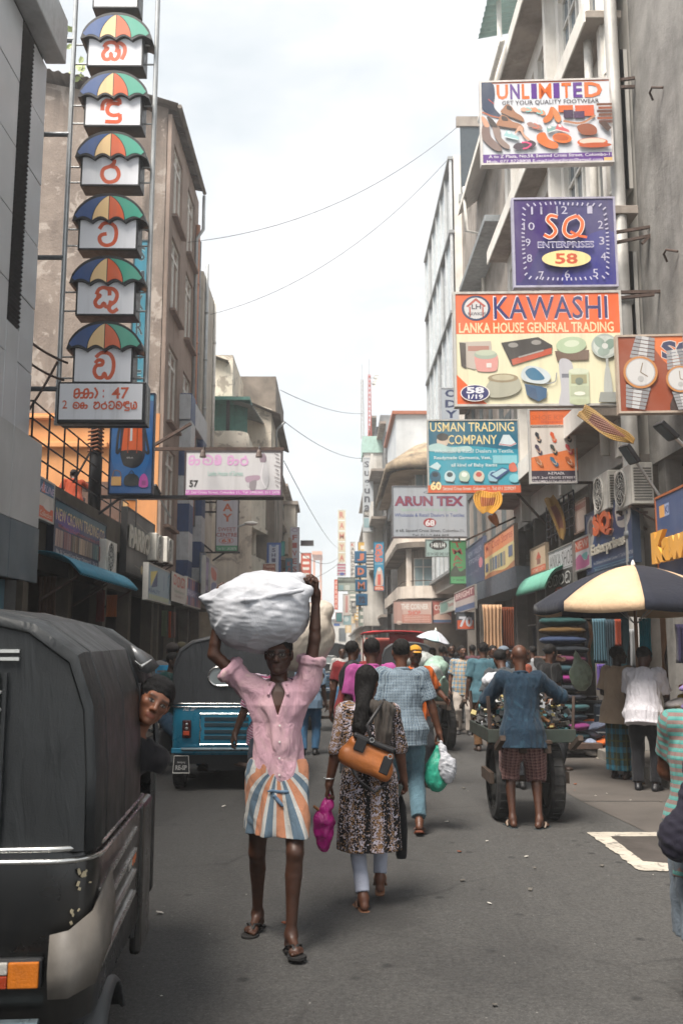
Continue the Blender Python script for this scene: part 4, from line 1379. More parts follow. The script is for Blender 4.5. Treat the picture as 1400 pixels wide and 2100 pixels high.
s.text('NEW CROWN TRADING CO.', 4, 9, 107, 22, '#d9bf86', 0.03)
s.text('Wholesale & Retail Dealers in all kinds of Textiles', 8, 25, 106, 29, '#c0565c')
for k, c in enumerate(('#a98a82', '#8d5960', '#6f5a4c', '#b49a86', '#7f6f62', '#3f6a70', '#a2524a')):
	s.rect(4 + 14.6 * k, 31, 17.6 + 14.6 * k, 49, c)
	for q in range(4):
		s.line([(6 + 14.6 * k + 3 * q, 31), (4 + 14.6 * k + 4 * q, 49)], 1.2, ('#d2b9a4', '#5a2f38', '#3b3340', '#8fa79f')[(q + k) % 4])
s.text('No. 53, Second Cross Street, Colombo 11.   Tel: 011-2445566', 4, 52, 106, 57, '#d8d6d2')
s.done()
s = wall_sign('textile_poster_sign', 'blue white and orange poster sign beside the grey cladding', -4.2, -1, (77, 970, 1060), (109, 994, 1078), '#1d5f86', (0, 0, 60, 60), depth=0.06)
s.rect(0, 22, 60, 40, '#c4bdb6').rect(0, 40, 60, 60, '#d65a2a').poly([(10, 20), (18, 3), (26, 20)], '#d8682c')
s.text('ARLINE', 4, 8, 56, 19, '#c9b3cf', 0.02, shear=0.1).blob([(20, 40), (34, 26), (46, 34), (44, 44)], '#cfc6c0').text('Collection', 8, 46, 52, 54, '#e5c9b5', 0.01)
s.done()
s = wall_sign('parrots_sign', 'charcoal shop sign with raised pale letters ROTS on the left row', -4.2, -1, (257, 1040, 1172), (314, 1070, 1199), '#4b4a4a', (0, 0, 100, 70), depth=0.12, frame='#3a3a3b')
s.text('PARROTS', 4, 18, 96, 42, '#c5c0b4', 0.03, raised=0.03)
s.line([(30, 58), (70, 61)], 0.8, '#8e8674').ell(55, 60, 4, 5, '#c9b27e').line([(20, 10), (80, 16)], 0.6, '#8e8674')
s.done()
s = front_sign('orange_food_sign', 'small white and orange hanging sign in front of the charcoal lettering', 246, 1022, 281, 1124, 19.4, '#c9c6c2', R(14), 0.08, '#5c5a58')
s.rect(246, 1022, 281, 1058, '#d8894a').blob([(248, 1050), (262, 1044), (280, 1052), (281, 1064), (247, 1066)], '#d0cdc9').ell(254, 1038, 6, 12, '#ddb27e')
s.ell(270, 1085, 6, 16, '#cbb695').text('orange', 250, 1096, 268, 1102, '#5b5f78', 0.01).text('delight', 250, 1106, 268, 1112, '#5b5f78', 0.01)
s.done()
s = front_sign('faded_fifty_seven_sign', 'faded grey sign numbered 57 with washed out pink script and seated figure', 377, 924, 579, 1019, 20.0, '#c6c4c6', 0.0, 0.1, '#4a4143', 0.035)
for (x0, x1) in ((386, 408), (414, 436), (440, 452), (466, 488), (492, 508)):
	sinhala(s, ('ka', 'na', 'ra', 'ka', 'va')[int(x0) % 5], x0, 934, x1, 954, 4, '#cf9bc6')
s.text('Lanka House of Sarees', 426, 966, 498, 976, '#9ec3ba', 0.01)
s.text('57', 388, 985, 406, 999, '#1b1a1c', 0.03).rect(379, 1005, 577, 1015, '#b868ae')
s.text('57, 2nd Cross Street, Colombo 11,  Tel: 2445365, 011 2478', 380, 1007, 574, 1013, '#dcd0da', 0.01)
s.blob([(532, 938), (540, 930), (546, 938), (543, 950), (536, 952)], '#8b7a86').blob([(530, 952), (545, 950), (550, 966), (548, 1000), (520, 1003), (505, 990), (528, 978)], '#c4c2c5')
s.blob([(504, 978), (530, 975), (532, 984), (508, 990)], '#a68d9e').blob([(512, 990), (526, 985), (524, 1004), (514, 1004)], '#8a8288').line([(540, 950), (536, 980), (546, 1002)], 2, '#dcd8dc', 4)
for k in range(9):
	s.line([(563 + 1.6 * (k % 3), 930 + 8 * k), (572 + 1.2 * (k % 4), 934 + 8 * k)], 1.5, '#7d7678')
s.done()
mp = thing('sign_gantry', 'two rusty horizontal beams holding the faded 57 sign out from the wall', 'bracket', P(310, 1019, 20.05))
for py in (921, 1022):
	a, b = P(300, py, 20.12), P(582, py, 20.12)
	MB().beam((XL, 20.12, a.z), (b.x, 20.12, b.z), 0.07).obj('beam', M_RUST, mp)
strut('brace', (XL + 0.05, 20.4, P(0, 918, 20.1).z), (P(392, 868, 20.1).x, 20.1, P(0, 868, 20.1).z), 0.06, M_RUST, mp)
for px in (420, 533):
	a = P(px, 920, 19.95)
	MB().tube([(a.x, 20.05, a.z), (a.x, 19.8, a.z + 0.03), (a.x, 19.72, a.z - 0.1)], 0.012, 6).obj('lamp_arm', M_BLACKSTEEL, mp)
	MB().lathe([(0.03, 0), (0.05, -0.05), (0.075, -0.16), (0.06, -0.17)], (a.x, 19.7, a.z - 0.08), 12).obj('spot_lamp', paint('lamp brown', '#5a4a44', 0.5), mp)
s = front_sign('sweet_centre_sign', 'narrow white vertical sign with orange letters BAY and sweet centre 63', 441, 985, 491, 1132, 28.5, '#c6c3c8', 0.0, 0.14, '#55504e')
for k, ch in enumerate('OMBAY'):
	s.text(ch, 456, 966 + 21.3 * k + (3 if k > 1 else 0), 477, 982 + 21.3 * k + (3 if k > 1 else 0), '#c9622f', 0.03) if k else None
s.text('SWEET', 447, 1082, 485, 1090, '#a3473b', 0.02).text('CENTRE', 443, 1093, 488, 1101, '#a3473b', 0.02)
s.ell(465, 1109, 16, 6.5, '#b5404a').ell(465, 1109, 14.8, 5.6, '#c6c3c8').text('63', 455, 1105, 475, 1113, '#c9622f', 0.03)
s.rect(442, 1119, 490, 1131, '#3f9465').text('Tel: 011 2433876', 445, 1122, 487, 1128, '#d0dcd3', 0.01)
s.done()
mp = thing('sweet_sign_bracket', 'thin black bracket behind the sweet centre sign', 'bracket', P(410, 1050, 28.7))
for py in (1030, 1050, 1133):
	a, b = P(404, py, 28.75), P(492, py, 28.75)
	MB().beam(a, b, 0.05).obj('arm', M_BLACKSTEEL, mp)
strut('brace', P(404, 1105, 28.75), P(436, 1132, 28.75), 0.05, M_BLACKSTEEL, mp)
strut('brace', P(436, 1150, 28.75), P(460, 1134, 28.75), 0.05, M_BLACKSTEEL, mp)
s = wall_sign('pale_blue_canopy_sign', 'pale blue canopy sign with yellow and navy triangle logo', -3.78, -1, (302, 1158, 1234), (350, 1168, 1238), '#8ba5b5', (0, 0, 100, 80), depth=0.1)
s.poly([(10, 18), (38, 10), (12, 50)], '#e0cf6a').poly([(38, 12), (38, 45), (14, 52)], '#1f3c70').line([(66, 14), (66, 50)], 5, '#2d5fa0').line([(92, 8), (84, 16), (84, 40)], 5, '#2f7fa5')
s.text('REALTY', 4, 54, 50, 62, '#3b5a8c', 0.02).rect(5, 66, 90, 76, '#a9b49b')
s.done()
s = wall_sign('white_cloth_banner', 'wrinkled white cloth banner with red script hung on the canopy', -3.74, -1, (351, 1172, 1232), (381, 1182, 1240), '#c9c4bf', (0, 0, 100, 100), depth=0.03, frame=None)
for (x0, x1, y0) in ((12, 34, 8), (36, 58, 12), (60, 90, 10)):
	sinhala(s, ('ka', 'va', 'ya')[int(x0) % 3], x0, y0, x1, y0 + 34, 7, '#c05a4a')
s.text('Textiles & Garments', 15, 56, 85, 68, '#8a9c8c', 0.01).text('Colombo 11', 20, 74, 80, 84, '#9c8a86', 0.01)
s.done()
s = wall_sign('purple_stripe_sign', 'purple and red striped cloth shop sign on the canopy', -3.78, -1, (382, 1184, 1244), (411, 1192, 1248), '#4d4a86', (0, 0, 100, 100), depth=0.08)
for k in range(9):
	s.rect(4 + 11 * k, 2, 9 + 11 * k, 98, ('#b0503f', '#35426f', '#8f4a78', '#c2744c')[k % 4])
s.rect(0, 40, 100, 66, '#6f6fa0').text('FASHION', 8, 44, 92, 62, '#c3bcd0', 0.02)
s.done()
s = front_sign('slim_grey_sign', 'slim grey upright sign box on the left row', 408, 1132, 420, 1210, 27.5, '#8f98a8', 0.0, 0.3, '#6a7078')
s.done()
s = wall_sign('purple_poster_sign', 'dark purple upright poster sign facing the street', -3.55, -1, (420, 1135, 1225), (428, 1145, 1228), '#4c4570', (0, 0, 50, 100), depth=0.1)
s.blob([(10, 20), (40, 15), (38, 50), (12, 55)], '#8d7fa8').text('SALE', 8, 70, 42, 84, '#c8bcd4', 0.02)
s.done()
s = wall_sign('red_white_poster_sign', 'white poster sign with red and blue print on the left row', -3.5, -1, (430, 1150, 1225), (445, 1168, 1226), '#c5bdbb', (0, 0, 60, 100), depth=0.06)
s.blob([(10, 10), (50, 18), (46, 44), (14, 40)], '#c0543f').blob([(12, 60), (48, 52), (50, 84), (16, 90)], '#5a68a0')
s.done()
GL = 'projecting signs far down the street'
s = front_sign('shine_sign', 'white vertical sign with blue dotted border and letters SHINE', 547, 1113, 576, 1177, 36, '#b9c0d0', 0.0, 0.2, '#3a5a9a', 0.08, group=GL)
s.ell(561, 1118, 5, 4, '#6a84b4')
for k, ch in enumerate('SHINE'):
	s.text(ch, 557, 1124 + 10.5 * k, 565, 1132 + 10.5 * k, '#40406a', 0.03)
s.done()
s = front_sign('small_brown_sign', 'small brown and red notice sign below the SHINE sign', 538, 1155, 566, 1180, 35, '#8d4a3c', 0.0, 0.1, group=GL)
s.text('Textile', 541, 1158, 563, 1164, '#d8b8a0', 0.02).text('Traders', 541, 1167, 563, 1173, '#d8b8a0', 0.02)
s.done()
s = front_sign('kandy_sign', 'teal vertical sign with red letters KAN', 585, 1145, 600, 1195, 40, '#2c6d86', 0.0, 0.15, '#3d6f80', group=GL)
for k, ch in enumerate('KAND'):
	s.text(ch, 589, 1152 + 11.5 * k, 597, 1161 + 11.5 * k, '#b5473c', 0.03)
s.done()
s = front_sign('five_star_sign', 'tall white vertical sign with red serif letters FIVE ST', 594, 1081, 614, 1210, 44, '#c4c2cc', 0.0, 0.2, '#b3b1b8', group=GL)
s.ell(604, 1087, 7, 4, '#a58aa6').ell(604, 1087, 5, 2.5, '#c4c2cc')
for k, ch in enumerate('FIVESTAR'):
	s.text(ch, 599, 1097 + 16.2 * k, 609, 1108 + 16.2 * k, '#a8443c', 0.02)
s.done()
s = front_sign('dark_board', 'plain dark rectangular board projecting beyond the FIVE sign', 616, 1108, 643, 1119, 52, '#4a4245', 0.0, 0.2, '#8a8a88', group=GL)
s.done()
s = front_sign('far_orange_board', 'small orange board glimpsed behind the white bundle', 628, 1178, 640, 1212, 60, '#cf5a30', 0.0, 0.2, '#b06a50', group=GL)
s.done()
s = front_sign('turquoise_tank_sign', 'turquoise box sign on the left row by the SHINE sign', 576, 1110, 584, 1140, 38, '#3f9a94', 0.0, 0.3, '#357f7b', group=GL)
s.done()
# ============================================================ right-hand projecting signs
YS = 13.2
YW, CR = '#d9d3b0', '#d8c79a'
s = front_sign('unlimited_sign', 'white footwear sign with orange and purple capitals UNLIMITED', 986, 168, 1247, 339, YS + 0.5, '#cdd0d6', R(-3), 0.12, '#c9c4c0')
s.rect(986, 168, 1247, 174, '#d8683c').rect(986, 318, 1247, 339, '#5b2d86')
for k, ch in enumerate('UNLIMITED'):
	w = (0, 27, 50, 69, 84, 113, 129, 152, 174, 213)
	s.text(ch, 1020 + w[k], 176, 1020 + w[k + 1] - 4, 207, ('#df6a2c', '#5a2f86')[k % 2], 0.03)
s.text('GET YOUR QUALITY FOOTWEAR', 1030, 210, 1222, 220, '#4c4750', 0.01)
s.text('A to Z Plaza, No.58, Second Cross Street, Colombo-11', 1001, 319.5, 1244, 327, '#d9d4df', 0.015).text('Mob: 077 8728808 E-mail:infounlimit@gmail.com', 997, 329.5, 1224, 337, '#d9d4df', 0.015).rect(1227, 329, 1245, 337, '#d7b276')

def shoe(s, x, y, L, c, rot, c2=None, kind='shoe'):
	ca, sa = math.cos(R(rot)), math.sin(R(rot))

	def T(p):
		return [(x + (a * ca - b * sa) * L, y + (a * sa + b * ca) * L) for a, b in p]
	if kind == 'shoe':
		s.blob(T([(-.5, -.1), (-.42, -.3), (-.2, -.28), (.05, -.12), (.35, -.06), (.52, .06), (.45, .16), (-.48, .16)]), c)
		s.line(T([(-.48, .17), (.0, .18), (.46, .17)]), L * 0.06, c2 or '#3a2a28')
		s.blob(T([(-.4, -.26), (-.22, -.26), (-.12, -.12), (-.34, -.1)]), c2 or '#3a2a28')
	elif kind == 'sandal':
		s.blob(T([(-.5, 0), (-.3, -.16), (0, -.1), (.3, -.18), (.5, 0), (.3, .17), (0, .1), (-.3, .15)]), c)
		s.line(T([(.3, 0), (.1, -.12), (-.1, -.14)]), L * 0.07, c2 or '#d8d0c8', 4).line(T([(.3, 0), (.1, .12), (-.1, .13)]), L * 0.07, c2 or '#d8d0c8', 4)
	else:  # heel
		s.blob(T([(-.5, -.2), (-.3, -.24), (0, .0), (.4, .05), (.5, .14), (.1, .16), (-.3, .0), (-.4, .24), (-.46, .24)]), c)

s.blob([(987, 172), (1012, 174), (1016, 196), (1014, 222), (1030, 243), (1020, 243), (996, 232), (988, 215)], '#2b3a55').line([(990, 232), (1010, 241), (1028, 245)], 2.5, '#b5654a', 4).line([(1003, 206), (1014, 216)], 1.5, '#c0453a')
shoe(s, 1052, 238, 46, '#9a6b4e', 24)
shoe(s, 1046, 258, 50, '#a37153', 10)
shoe(s, 1080, 230, 28, '#c9a08a', 5, '#7fc4c0', 'sandal')
shoe(s, 1102, 234, 30, '#cf9070', 25, '#7fc4c0', 'sandal')
s.blob([(1126, 226), (1132, 230), (1128, 250), (1114, 258), (1110, 250), (1120, 240)], '#c5713e').blob([(1130, 226), (1140, 236), (1146, 250), (1140, 258), (1132, 248)], '#c98050')
s.rect(1141, 223, 1170, 237, '#c9632c').rect(1174, 224, 1211, 246, '#c85a34').rect(1151, 233, 1170, 249, '#3b2546').rect(1171, 236, 1192, 250, '#45284f').line([(1150, 255), (1185, 260), (1213, 245)], 4, '#b07a5c', 4)
s.blob([(990, 262), (1002, 255), (1006, 282), (1022, 300), (1028, 311), (1016, 312), (998, 298), (989, 284)], '#7a6560').blob([(1010, 262), (1024, 266), (1026, 285), (1042, 302), (1040, 309), (1026, 302), (1014, 284)], '#8d7870')
s.blob([(988, 243), (996, 245), (1004, 262), (994, 262)], '#cf9a80').blob([(999, 243), (1010, 248), (1020, 264), (1008, 262)], '#3d3434')
shoe(s, 1093, 264, 32, '#9b7a72', 20, '#c4705c', 'sandal')
shoe(s, 1048, 283, 28, '#9bc6c9', 15, '#d6e6e6', 'shoe')
shoe(s, 1072, 280, 36, '#c79a80', 38, None, 'heel')
shoe(s, 1072, 303, 46, '#3c2c3c', -8, '#cf3f74', 'sandal')
s.blob([(1098, 282), (1112, 278), (1120, 292), (1136, 300), (1136, 310), (1118, 309), (1098, 296)], '#d86a26').ell(1146, 290, 19, 10, '#d4691f', 8).ell(1144, 289, 15, 6, '#b5531a', 8)
shoe(s, 1130, 270, 26, '#7fa3a0', -20, '#e0e0dc')
shoe(s, 1148, 272, 26, '#c95a60', 15, '#e8dcd8')
s.blob([(1176, 268), (1196, 262), (1213, 270), (1212, 284), (1186, 284)], '#8d4e33').ell(1205, 300, 30, 9, '#c75b2c').ell(1205, 298, 26, 6, '#cdbfae').ell(1210, 306, 32, 5, '#b3512a')
for k in range(6):
	s.rect(1216 + (k % 2) * 3, 222 + 7 * k, 1246, 227 + 7 * k, ('#6b3f2a', '#8d4a30', '#5a3328')[k % 3])
s.poly([(1219, 262), (1232, 258), (1243, 272), (1236, 280)], '#4a3630')
s.done()
s = front_sign('clock_face_sign', 'square purple sign printed as a clock face with orange SQ and number 58', 1053, 407, 1257, 590, YS + 0.1, '#2b2466', R(-2), 0.12, '#a9a6b8')
s.blob([(1058, 412), (1140, 412), (1110, 500), (1060, 580)], '#3b2468').blob([(1180, 500), (1252, 480), (1250, 585), (1150, 585)], '#26267c')
num = {12: (1152, 433), 1: (1207, 433), 2: (1227, 464), 3: (1228, 497), 4: (1230, 529), 5: (1213, 562), 6: (1158, 564), 7: (1107, 566), 8: (1085, 531), 9: (1083, 499), 10: (1086, 466), 11: (1102, 434)}
for k, (x, y) in num.items():
	w = 5 if k < 10 else 11
	s.text(str(k), x - w, y - 8, x + w, y + 8, '#b9b6cc', 0.0)
for k in range(60):
	a = R(6 * k)
	ca, sa = math.sin(a), -math.cos(a)
	m_ = max(abs(ca), abs(sa)) ** 0.85
	for q in (1,):
		x1, y1, x2, y2 = 1156 + 86 * ca / m_, 498 + 80 * sa / m_, 1156 + 80 * ca / m_, 498 + 74 * sa / m_
		s.line([(x1, y1), (x2, y2)], 2.6, '#b9b6cc')
s.line([(1142, 450), (1128, 447), (1122, 456), (1132, 468), (1137, 480), (1126, 491), (1114, 486)], 9, '#e8dfd8', 6).line([(1142, 450), (1128, 447), (1122, 456), (1132, 468), (1137, 480), (1126, 491), (1114, 486)], 6, '#e2632a', 6)
qq = [(1180, 448), (1160, 458), (1154, 480), (1166, 491), (1184, 482), (1190, 462), (1180, 448)]
s.line(qq, 9, '#e8dfd8', 6).line(qq, 6.5, '#e2632a', 6).line([(1166, 480), (1180, 488), (1198, 492)], 5, '#e2632a', 4)
s.text('ENTERPRISES', 1101, 500, 1211, 513, '#d5d2de', 0.03).text('ENTERPRISES', 1102, 501.5, 1210, 511.5, '#2a2a78', 0.0)
s.ell(1156, 535, 48, 17, '#e2cf92').text('58', 1134, 524, 1178, 546, '#c24f2a', 0.03)
s.done()
s = front_sign('kawashi_sign', 'large orange and cream sign reading KAWASHI with household appliances', 932, 600, 1268, 834, YS - 0.2, '#dcd6b6', R(-2), 0.14, '#bdbab4', 0.035)
s.rect(932, 600, 1268, 687, '#e0612c').text('KAWASHI', 1014, 611, 1240, 657, '#2a2c66', 0.045, outline='#d3cfd6', ow=0.06)
s.text('LANKA HOUSE GENERAL TRADING', 943, 664, 1251, 685, '#e6cfa4', 0.02)
s.ell(978, 634, 29, 26, '#2a3a5c').ell(978, 634, 24, 22, '#c9c8c8').poly([(958, 630), (978, 613), (998, 630), (994, 632), (978, 619), (962, 632)], '#b0564a').rect(964, 631, 967, 652, '#b0564a').rect(990, 631, 993, 652, '#b0564a').text('LH', 969, 626, 988, 636, '#4a4350', 0.02).text('KAWASHI', 962, 642, 997, 649, '#4a4350', 0.02)
s.poly([(932, 765), (1000, 834), (932, 834)], '#e0612c')
s.poly([(943, 704), (1006, 702), (1008, 735), (972, 760), (946, 752)], '#b6aca2').poly([(943, 704), (956, 706), (956, 758), (946, 752)], '#4c4541').rect(960, 712, 1002, 722, '#a7776a').blob([(974, 728), (996, 722), (1017, 728), (1018, 756), (1010, 764), (984, 764), (976, 758)], '#cf8f88').ell(995, 730, 23, 9, '#9aa898').ell(995, 726, 20, 6, '#b4bda8').rect(996, 747, 1006, 756, '#d9cfcb')
s.poly([(1026, 706), (1100, 695), (1128, 712), (1126, 728), (1046, 752), (1040, 738)], '#33302f').poly([(1046, 740), (1126, 717), (1126, 729), (1048, 752)], '#b64f34').ell(1050, 711, 10, 5, '#8d8a86').ell(1096, 706, 10, 5, '#8d8a86').line([(1060, 736), (1110, 722)], 3, '#a19c98')
s.poly([(1132, 724), (1200, 722), (1198, 742), (1136, 744)], '#6a5446').ell(1165, 712, 30, 17, '#a9bd9c', -5).ell(1166, 709, 15, 7, '#c7d2ba', -5)
s.rect(1145, 746, 1158, 822, '#a5a5ab').blob([(1140, 744), (1162, 744), (1168, 770), (1164, 800), (1168, 832), (1138, 832), (1142, 800)], '#b4b4ba').rect(1144, 770, 1160, 778, '#6c6f7a')
s.rect(1158, 765, 1197, 830, '#b9c3a6').ell(1178, 765, 20, 6, '#cbd2bb').rect(1162, 772, 1193, 790, '#9c9874').rect(1160, 795, 1196, 815, '#aeb79c').ell(1178, 810, 11, 4, '#e2e2d4').ell(1178, 827, 20, 6, '#b3bb9c').ell(1178, 785, 8, 7, '#6d7b6c')
s.blob([(994, 795), (1020, 772), (1056, 776), (1062, 800), (1040, 814), (1002, 816)], '#a6a594').ell(1028, 778, 30, 9, '#8f8064').ell(1028, 777, 22, 6, '#b5ad92')
s.poly([(1070, 790), (1104, 796), (1114, 800), (1112, 818), (1096, 826), (1074, 812)], '#2f567a').poly([(1072, 792), (1092, 800), (1096, 826), (1078, 816)], '#23476a').blob([(1064, 768), (1078, 754), (1108, 760), (1122, 776), (1108, 790), (1070, 784)], '#c3ccd0').blob([(1072, 766), (1090, 758), (1110, 780), (1084, 782)], '#3a6f8f').line([(1112, 790), (1130, 786), (1134, 768)], 2, '#8c9296', 4)
s.line([(1234, 740), (1234, 812)], 5, '#a5a9a6').blob([(1230, 760), (1238, 760), (1242, 812), (1226, 812)], '#b0b4b0').ell(1231, 715, 27, 25, '#a9b2ad').ell(1231, 715, 23, 21, '#c1c8c2').ell(1221, 708, 9, 13, '#8ea096', -40).ell(1240, 712, 9, 13, '#7d9488', 40).ell(1228, 726, 9, 12, '#93a49b', 80).ell(1231, 715, 6, 6, '#d2d4d0').poly([(1218, 808), (1254, 808), (1258, 828), (1214, 828)], '#8e928e')
s.ell(972, 808, 29, 17, '#e8e2dc').ell(972, 808, 27, 15.5, '#2a2c66').text('58', 955, 796, 990, 809, '#dcdbe2', 0.04).text('1/19', 958, 811, 988, 820, '#dcdbe2', 0.03)
s.done()
s = front_sign('watch_sign', 'brown and orange sign with steel wristwatches and dark letter S', 1268, 688, 1452, 848, YS - 0.6, '#8a3d1e', R(-4), 0.12, '#b9a99a')
s.blob([(1340, 690), (1452, 690), (1452, 790), (1380, 760), (1350, 730)], '#d26a2e').blob([(1385, 800), (1452, 770), (1452, 848), (1370, 848)], '#3a2a28').text('SQ', 1355, 702, 1432, 745, '#232a52', 0.05, outline='#cfc6c0', ow=0.04)

def watch(s, x, y, r_, rot):
	ca, sa = math.cos(R(rot)), math.sin(R(rot))

	def T(a, b):
		return (x + (a * ca - b * sa) * r_, y + (a * sa + b * ca) * r_)
	for sg in (-1, 1):
		for k in range(6):
			w0, w1 = 0.72 - 0.03 * k, 0.70 - 0.03 * k
			y0, y1 = sg * (0.85 + 0.24 * k), sg * (0.85 + 0.24 * (k + 1) - 0.04)
			for (a, b, c) in ((-1, -.4, '#8f9094'), (-.38, .38, '#b9babc'), (.4, 1, '#85868a')):
				s.poly([T(a * w0, y0), T(b * w0, y0), T(b * w1, y1), T(a * w1, y1)], c)
	s.ell(x, y, r_, r_, '#b6783c', 0).ell(x, y, r_ * 0.86, r_ * 0.86, '#a3a5a8').ell(x, y, r_ * 0.8, r_ * 0.8, '#c4c4c4').line([T(0, 0), T(0.05, -0.6)], r_ * 0.06, '#7b6a58').line([T(0, 0), T(0.45, 0.2)], r_ * 0.06, '#7b6a58').ell(x, y + r_ * 0.4, r_ * 0.18, r_ * 0.18, '#aaaaaa')

watch(s, 1312, 766, 33, 10)
watch(s, 1386, 782, 27, -8)
s.done()
s = front_sign('orange_slipper_sign', 'narrow orange and white sign with nine slippers below the appliance sign', 1086, 838, 1176, 992, 15.5, '#d7cfc8', R(-3), 0.1, '#c7c4c0')
s.rect(1086, 838, 1178, 872, '#e06a2c').text('SHOE KING', 1092, 852, 1172, 862, '#c85f33', 0.02).text('Slippers', 1110, 863, 1156, 870, '#c8503a', 0.01).rect(1086, 873, 1178, 878, '#a89a92').text('QUALITY FOOTWEAR', 1091, 873.5, 1170, 877.5, '#5c5050', 0.01)
s.poly([(1086, 940), (1178, 920), (1178, 968), (1086, 968)], '#e07a40').rect(1086, 966, 1178, 994, '#2e2438')
for k, c in enumerate(('#2d3038', '#d0552a', '#2a2c3a', '#3a2f4a', '#38403c', '#b83f42', '#b06a3c', '#2f6a86', '#a8582c')):
	shoe(s, 1104 + 29 * (k % 3), 898 + 25 * (k // 3), 24, c, 70 - 8 * (k // 3), '#c9a890', 'sandal')
s.text('A-Z PLAZA,', 1120, 969, 1152, 975, '#d9d4d8', 0.02).text('58/7, 2nd CROSS STREET,', 1090, 978, 1174, 983.5, '#d9d4d8', 0.01).text('COLOMBO 11 Tel : 0112 332 304', 1090, 985.5, 1174, 990.5, '#d9d4d8', 0.01)
s.done()
s = front_sign('usman_sign', 'teal sign reading USMAN TRADING COMPANY with baby goods', 877, 861, 1062, 1011, 19.5, '#1f7f97', R(-1.5), 0.12, '#b4b2ac')
s.rect(877, 861, 1062, 922, '#1b5f78').blob([(877, 930), (950, 915), (1062, 935), (1062, 995), (877, 995)], '#2b93a8')
s.text('USMAN TRADING', 883, 867, 1052, 886, '#e2cd94', 0.05).text('COMPANY', 918, 893, 1017, 912, '#e2cd94', 0.05)
s.ell(908, 905, 12, 12, '#c9b6a4').ell(908, 897, 12, 8, '#2b2a2a').blob([(880, 915), (900, 910), (925, 918), (960, 916), (960, 926), (882, 926)], '#a9c6c4')
s.poly([(1030, 893), (1042, 893), (1056, 912), (1044, 917), (1020, 914)], '#c3cfd4').line([(1021, 912), (1045, 915), (1055, 910)], 1.6, '#b2545c')
for (t_, y) in (('Wholesale & Retail Dealers in Textile,', 922), ('Readymade Garments, Vest, Towel and', 936), ('all kind of Baby Items', 951)):
	hw = 80 if y < 945 else 46
	s.text(t_, 970 - hw, y, 970 + hw, y + 9, '#c7d6d8', 0.02)
s.poly([(880, 958), (896, 948), (904, 956), (898, 965)], '#b9d0d4').rect(1008, 935, 1056, 952, '#7fb9c4').blob([(1040, 955), (1050, 950), (1056, 966), (1042, 968)], '#c0604a')
for k in range(5):
	x = 892 + 29 * k
	s.ell(x, 978, 11, 12, ('#2f5a70', '#b5cdd2', '#a9bfae', '#c7bfae', '#8fb6c6')[k]).ell(x, 974, 6, 5, ('#202c38', '#30404a', '#dce2d8', '#b5544c', '#2b4a78')[k]).line([(x - 9, 988), (x + 9, 990)], 2, '#33444c')
s.poly([(1000, 975), (1026, 960), (1042, 965), (1016, 985)], '#314a78').poly([(1004, 974), (1026, 962), (1036, 965), (1014, 980)], '#9fc0cc').ell(1050, 982, 11, 9, '#6fb5c2')
s.rect(877, 996, 1062, 1011, '#c8582e').text('60', 882, 988, 904, 1006, '#ead29a', 0.05, outline='#6a2a1c', ow=0.05).text('Second Cross Street, Colombo 11. Tel: 011 2339297', 907, 999, 1052, 1007, '#d8cfc8', 0.01)
s.done()
s = front_sign('arun_tex_sign', 'grey lightbox reading ARUN TEX with number 68 and telephone', 804, 996, 957, 1102, 23.5, '#9aa0a8', 0.0, 0.22, '#75767a')
s.line([(872, 1002), (880, 998), (884, 1004), (868, 1010), (876, 1012)], 1, '#555a66', 4)
s.text('ARUN TEX', 809, 1018, 949, 1038, '#7c2440', 0.035, outline='#4a4a80', ow=0.03).text('Specialist in Shirting & Suiting', 823, 1042, 936, 1050, '#8fb39a', 0.0).text('Wholesale & Retail Dealers in Textiles', 809, 1053, 950, 1060, '#3b4f8c', 0.015)
s.ell(880, 1072, 13, 9, '#96242c').text('68', 871, 1066, 890, 1079, '#d6d2d4', 0.04).text('# 68, Second Cross Street, Colombo-11.', 811, 1085, 950, 1092, '#2e3036', 0.005).text('Tel: 011-2 444 869', 844, 1095, 918, 1101, '#2e3036', 0.005)
s.done()
s = front_sign('oval_number_sign', 'pale sign with black oval numbered 148 behind the grey lightbox', 872, 1106, 922, 1142, 30, '#93aaa6', 0.0, 0.1, '#7f8a88')
s.ell(898, 1118, 18, 10, '#202426').text('148/1/4', 884, 1113, 912, 1123, '#cfd4d2', 0.03).text('0114 502 542 / 07', 876, 1133, 920, 1139, '#262a2c', 0.01)
s.done()
s = front_sign('green_paint_sign', 'narrow green sign with red brush letters below the grey lightbox', 922, 1108, 956, 1198, 29, '#3f8a52', 0.0, 0.12, '#3a5a44')
for k, ch in enumerate('TMAC'):
	s.text(ch, 930, 1111 + 14 * k, 948, 1123 + 14 * k, '#8c3a30', 0.01, shear=-0.2)
s.blob([(924, 1172), (934, 1160), (942, 1172), (954, 1166), (955, 1180), (924, 1182)], '#2a3a2c').rect(923, 1184, 955, 1197, '#4a9a62').text("7' SHOOE", 928, 1187, 950, 1192, '#1d2a20', 0.01)
s.done()
s = front_sign('ody_sign', 'tall grey vertical sign with navy letters ODY between curtain wall and signs', 905, 795, 940, 990, 28, '#a5adb6', 0.0, 0.35, '#b9bcc0')
for k, ch in enumerate('ODYSSEY'):
	s.text(ch, 914, 799 + 21.5 * k, 936, 815 + 21.5 * k, '#26345c', 0.04)
s.done()
ga = thing('sign_brackets', 'rusty angle iron arms holding the stacked signs to the right facade', 'bracket', (XR, YS, 5))
for (px, py, Y) in ((1252, 412, YS + .3), (1040, 420, YS + .3)):
	pass
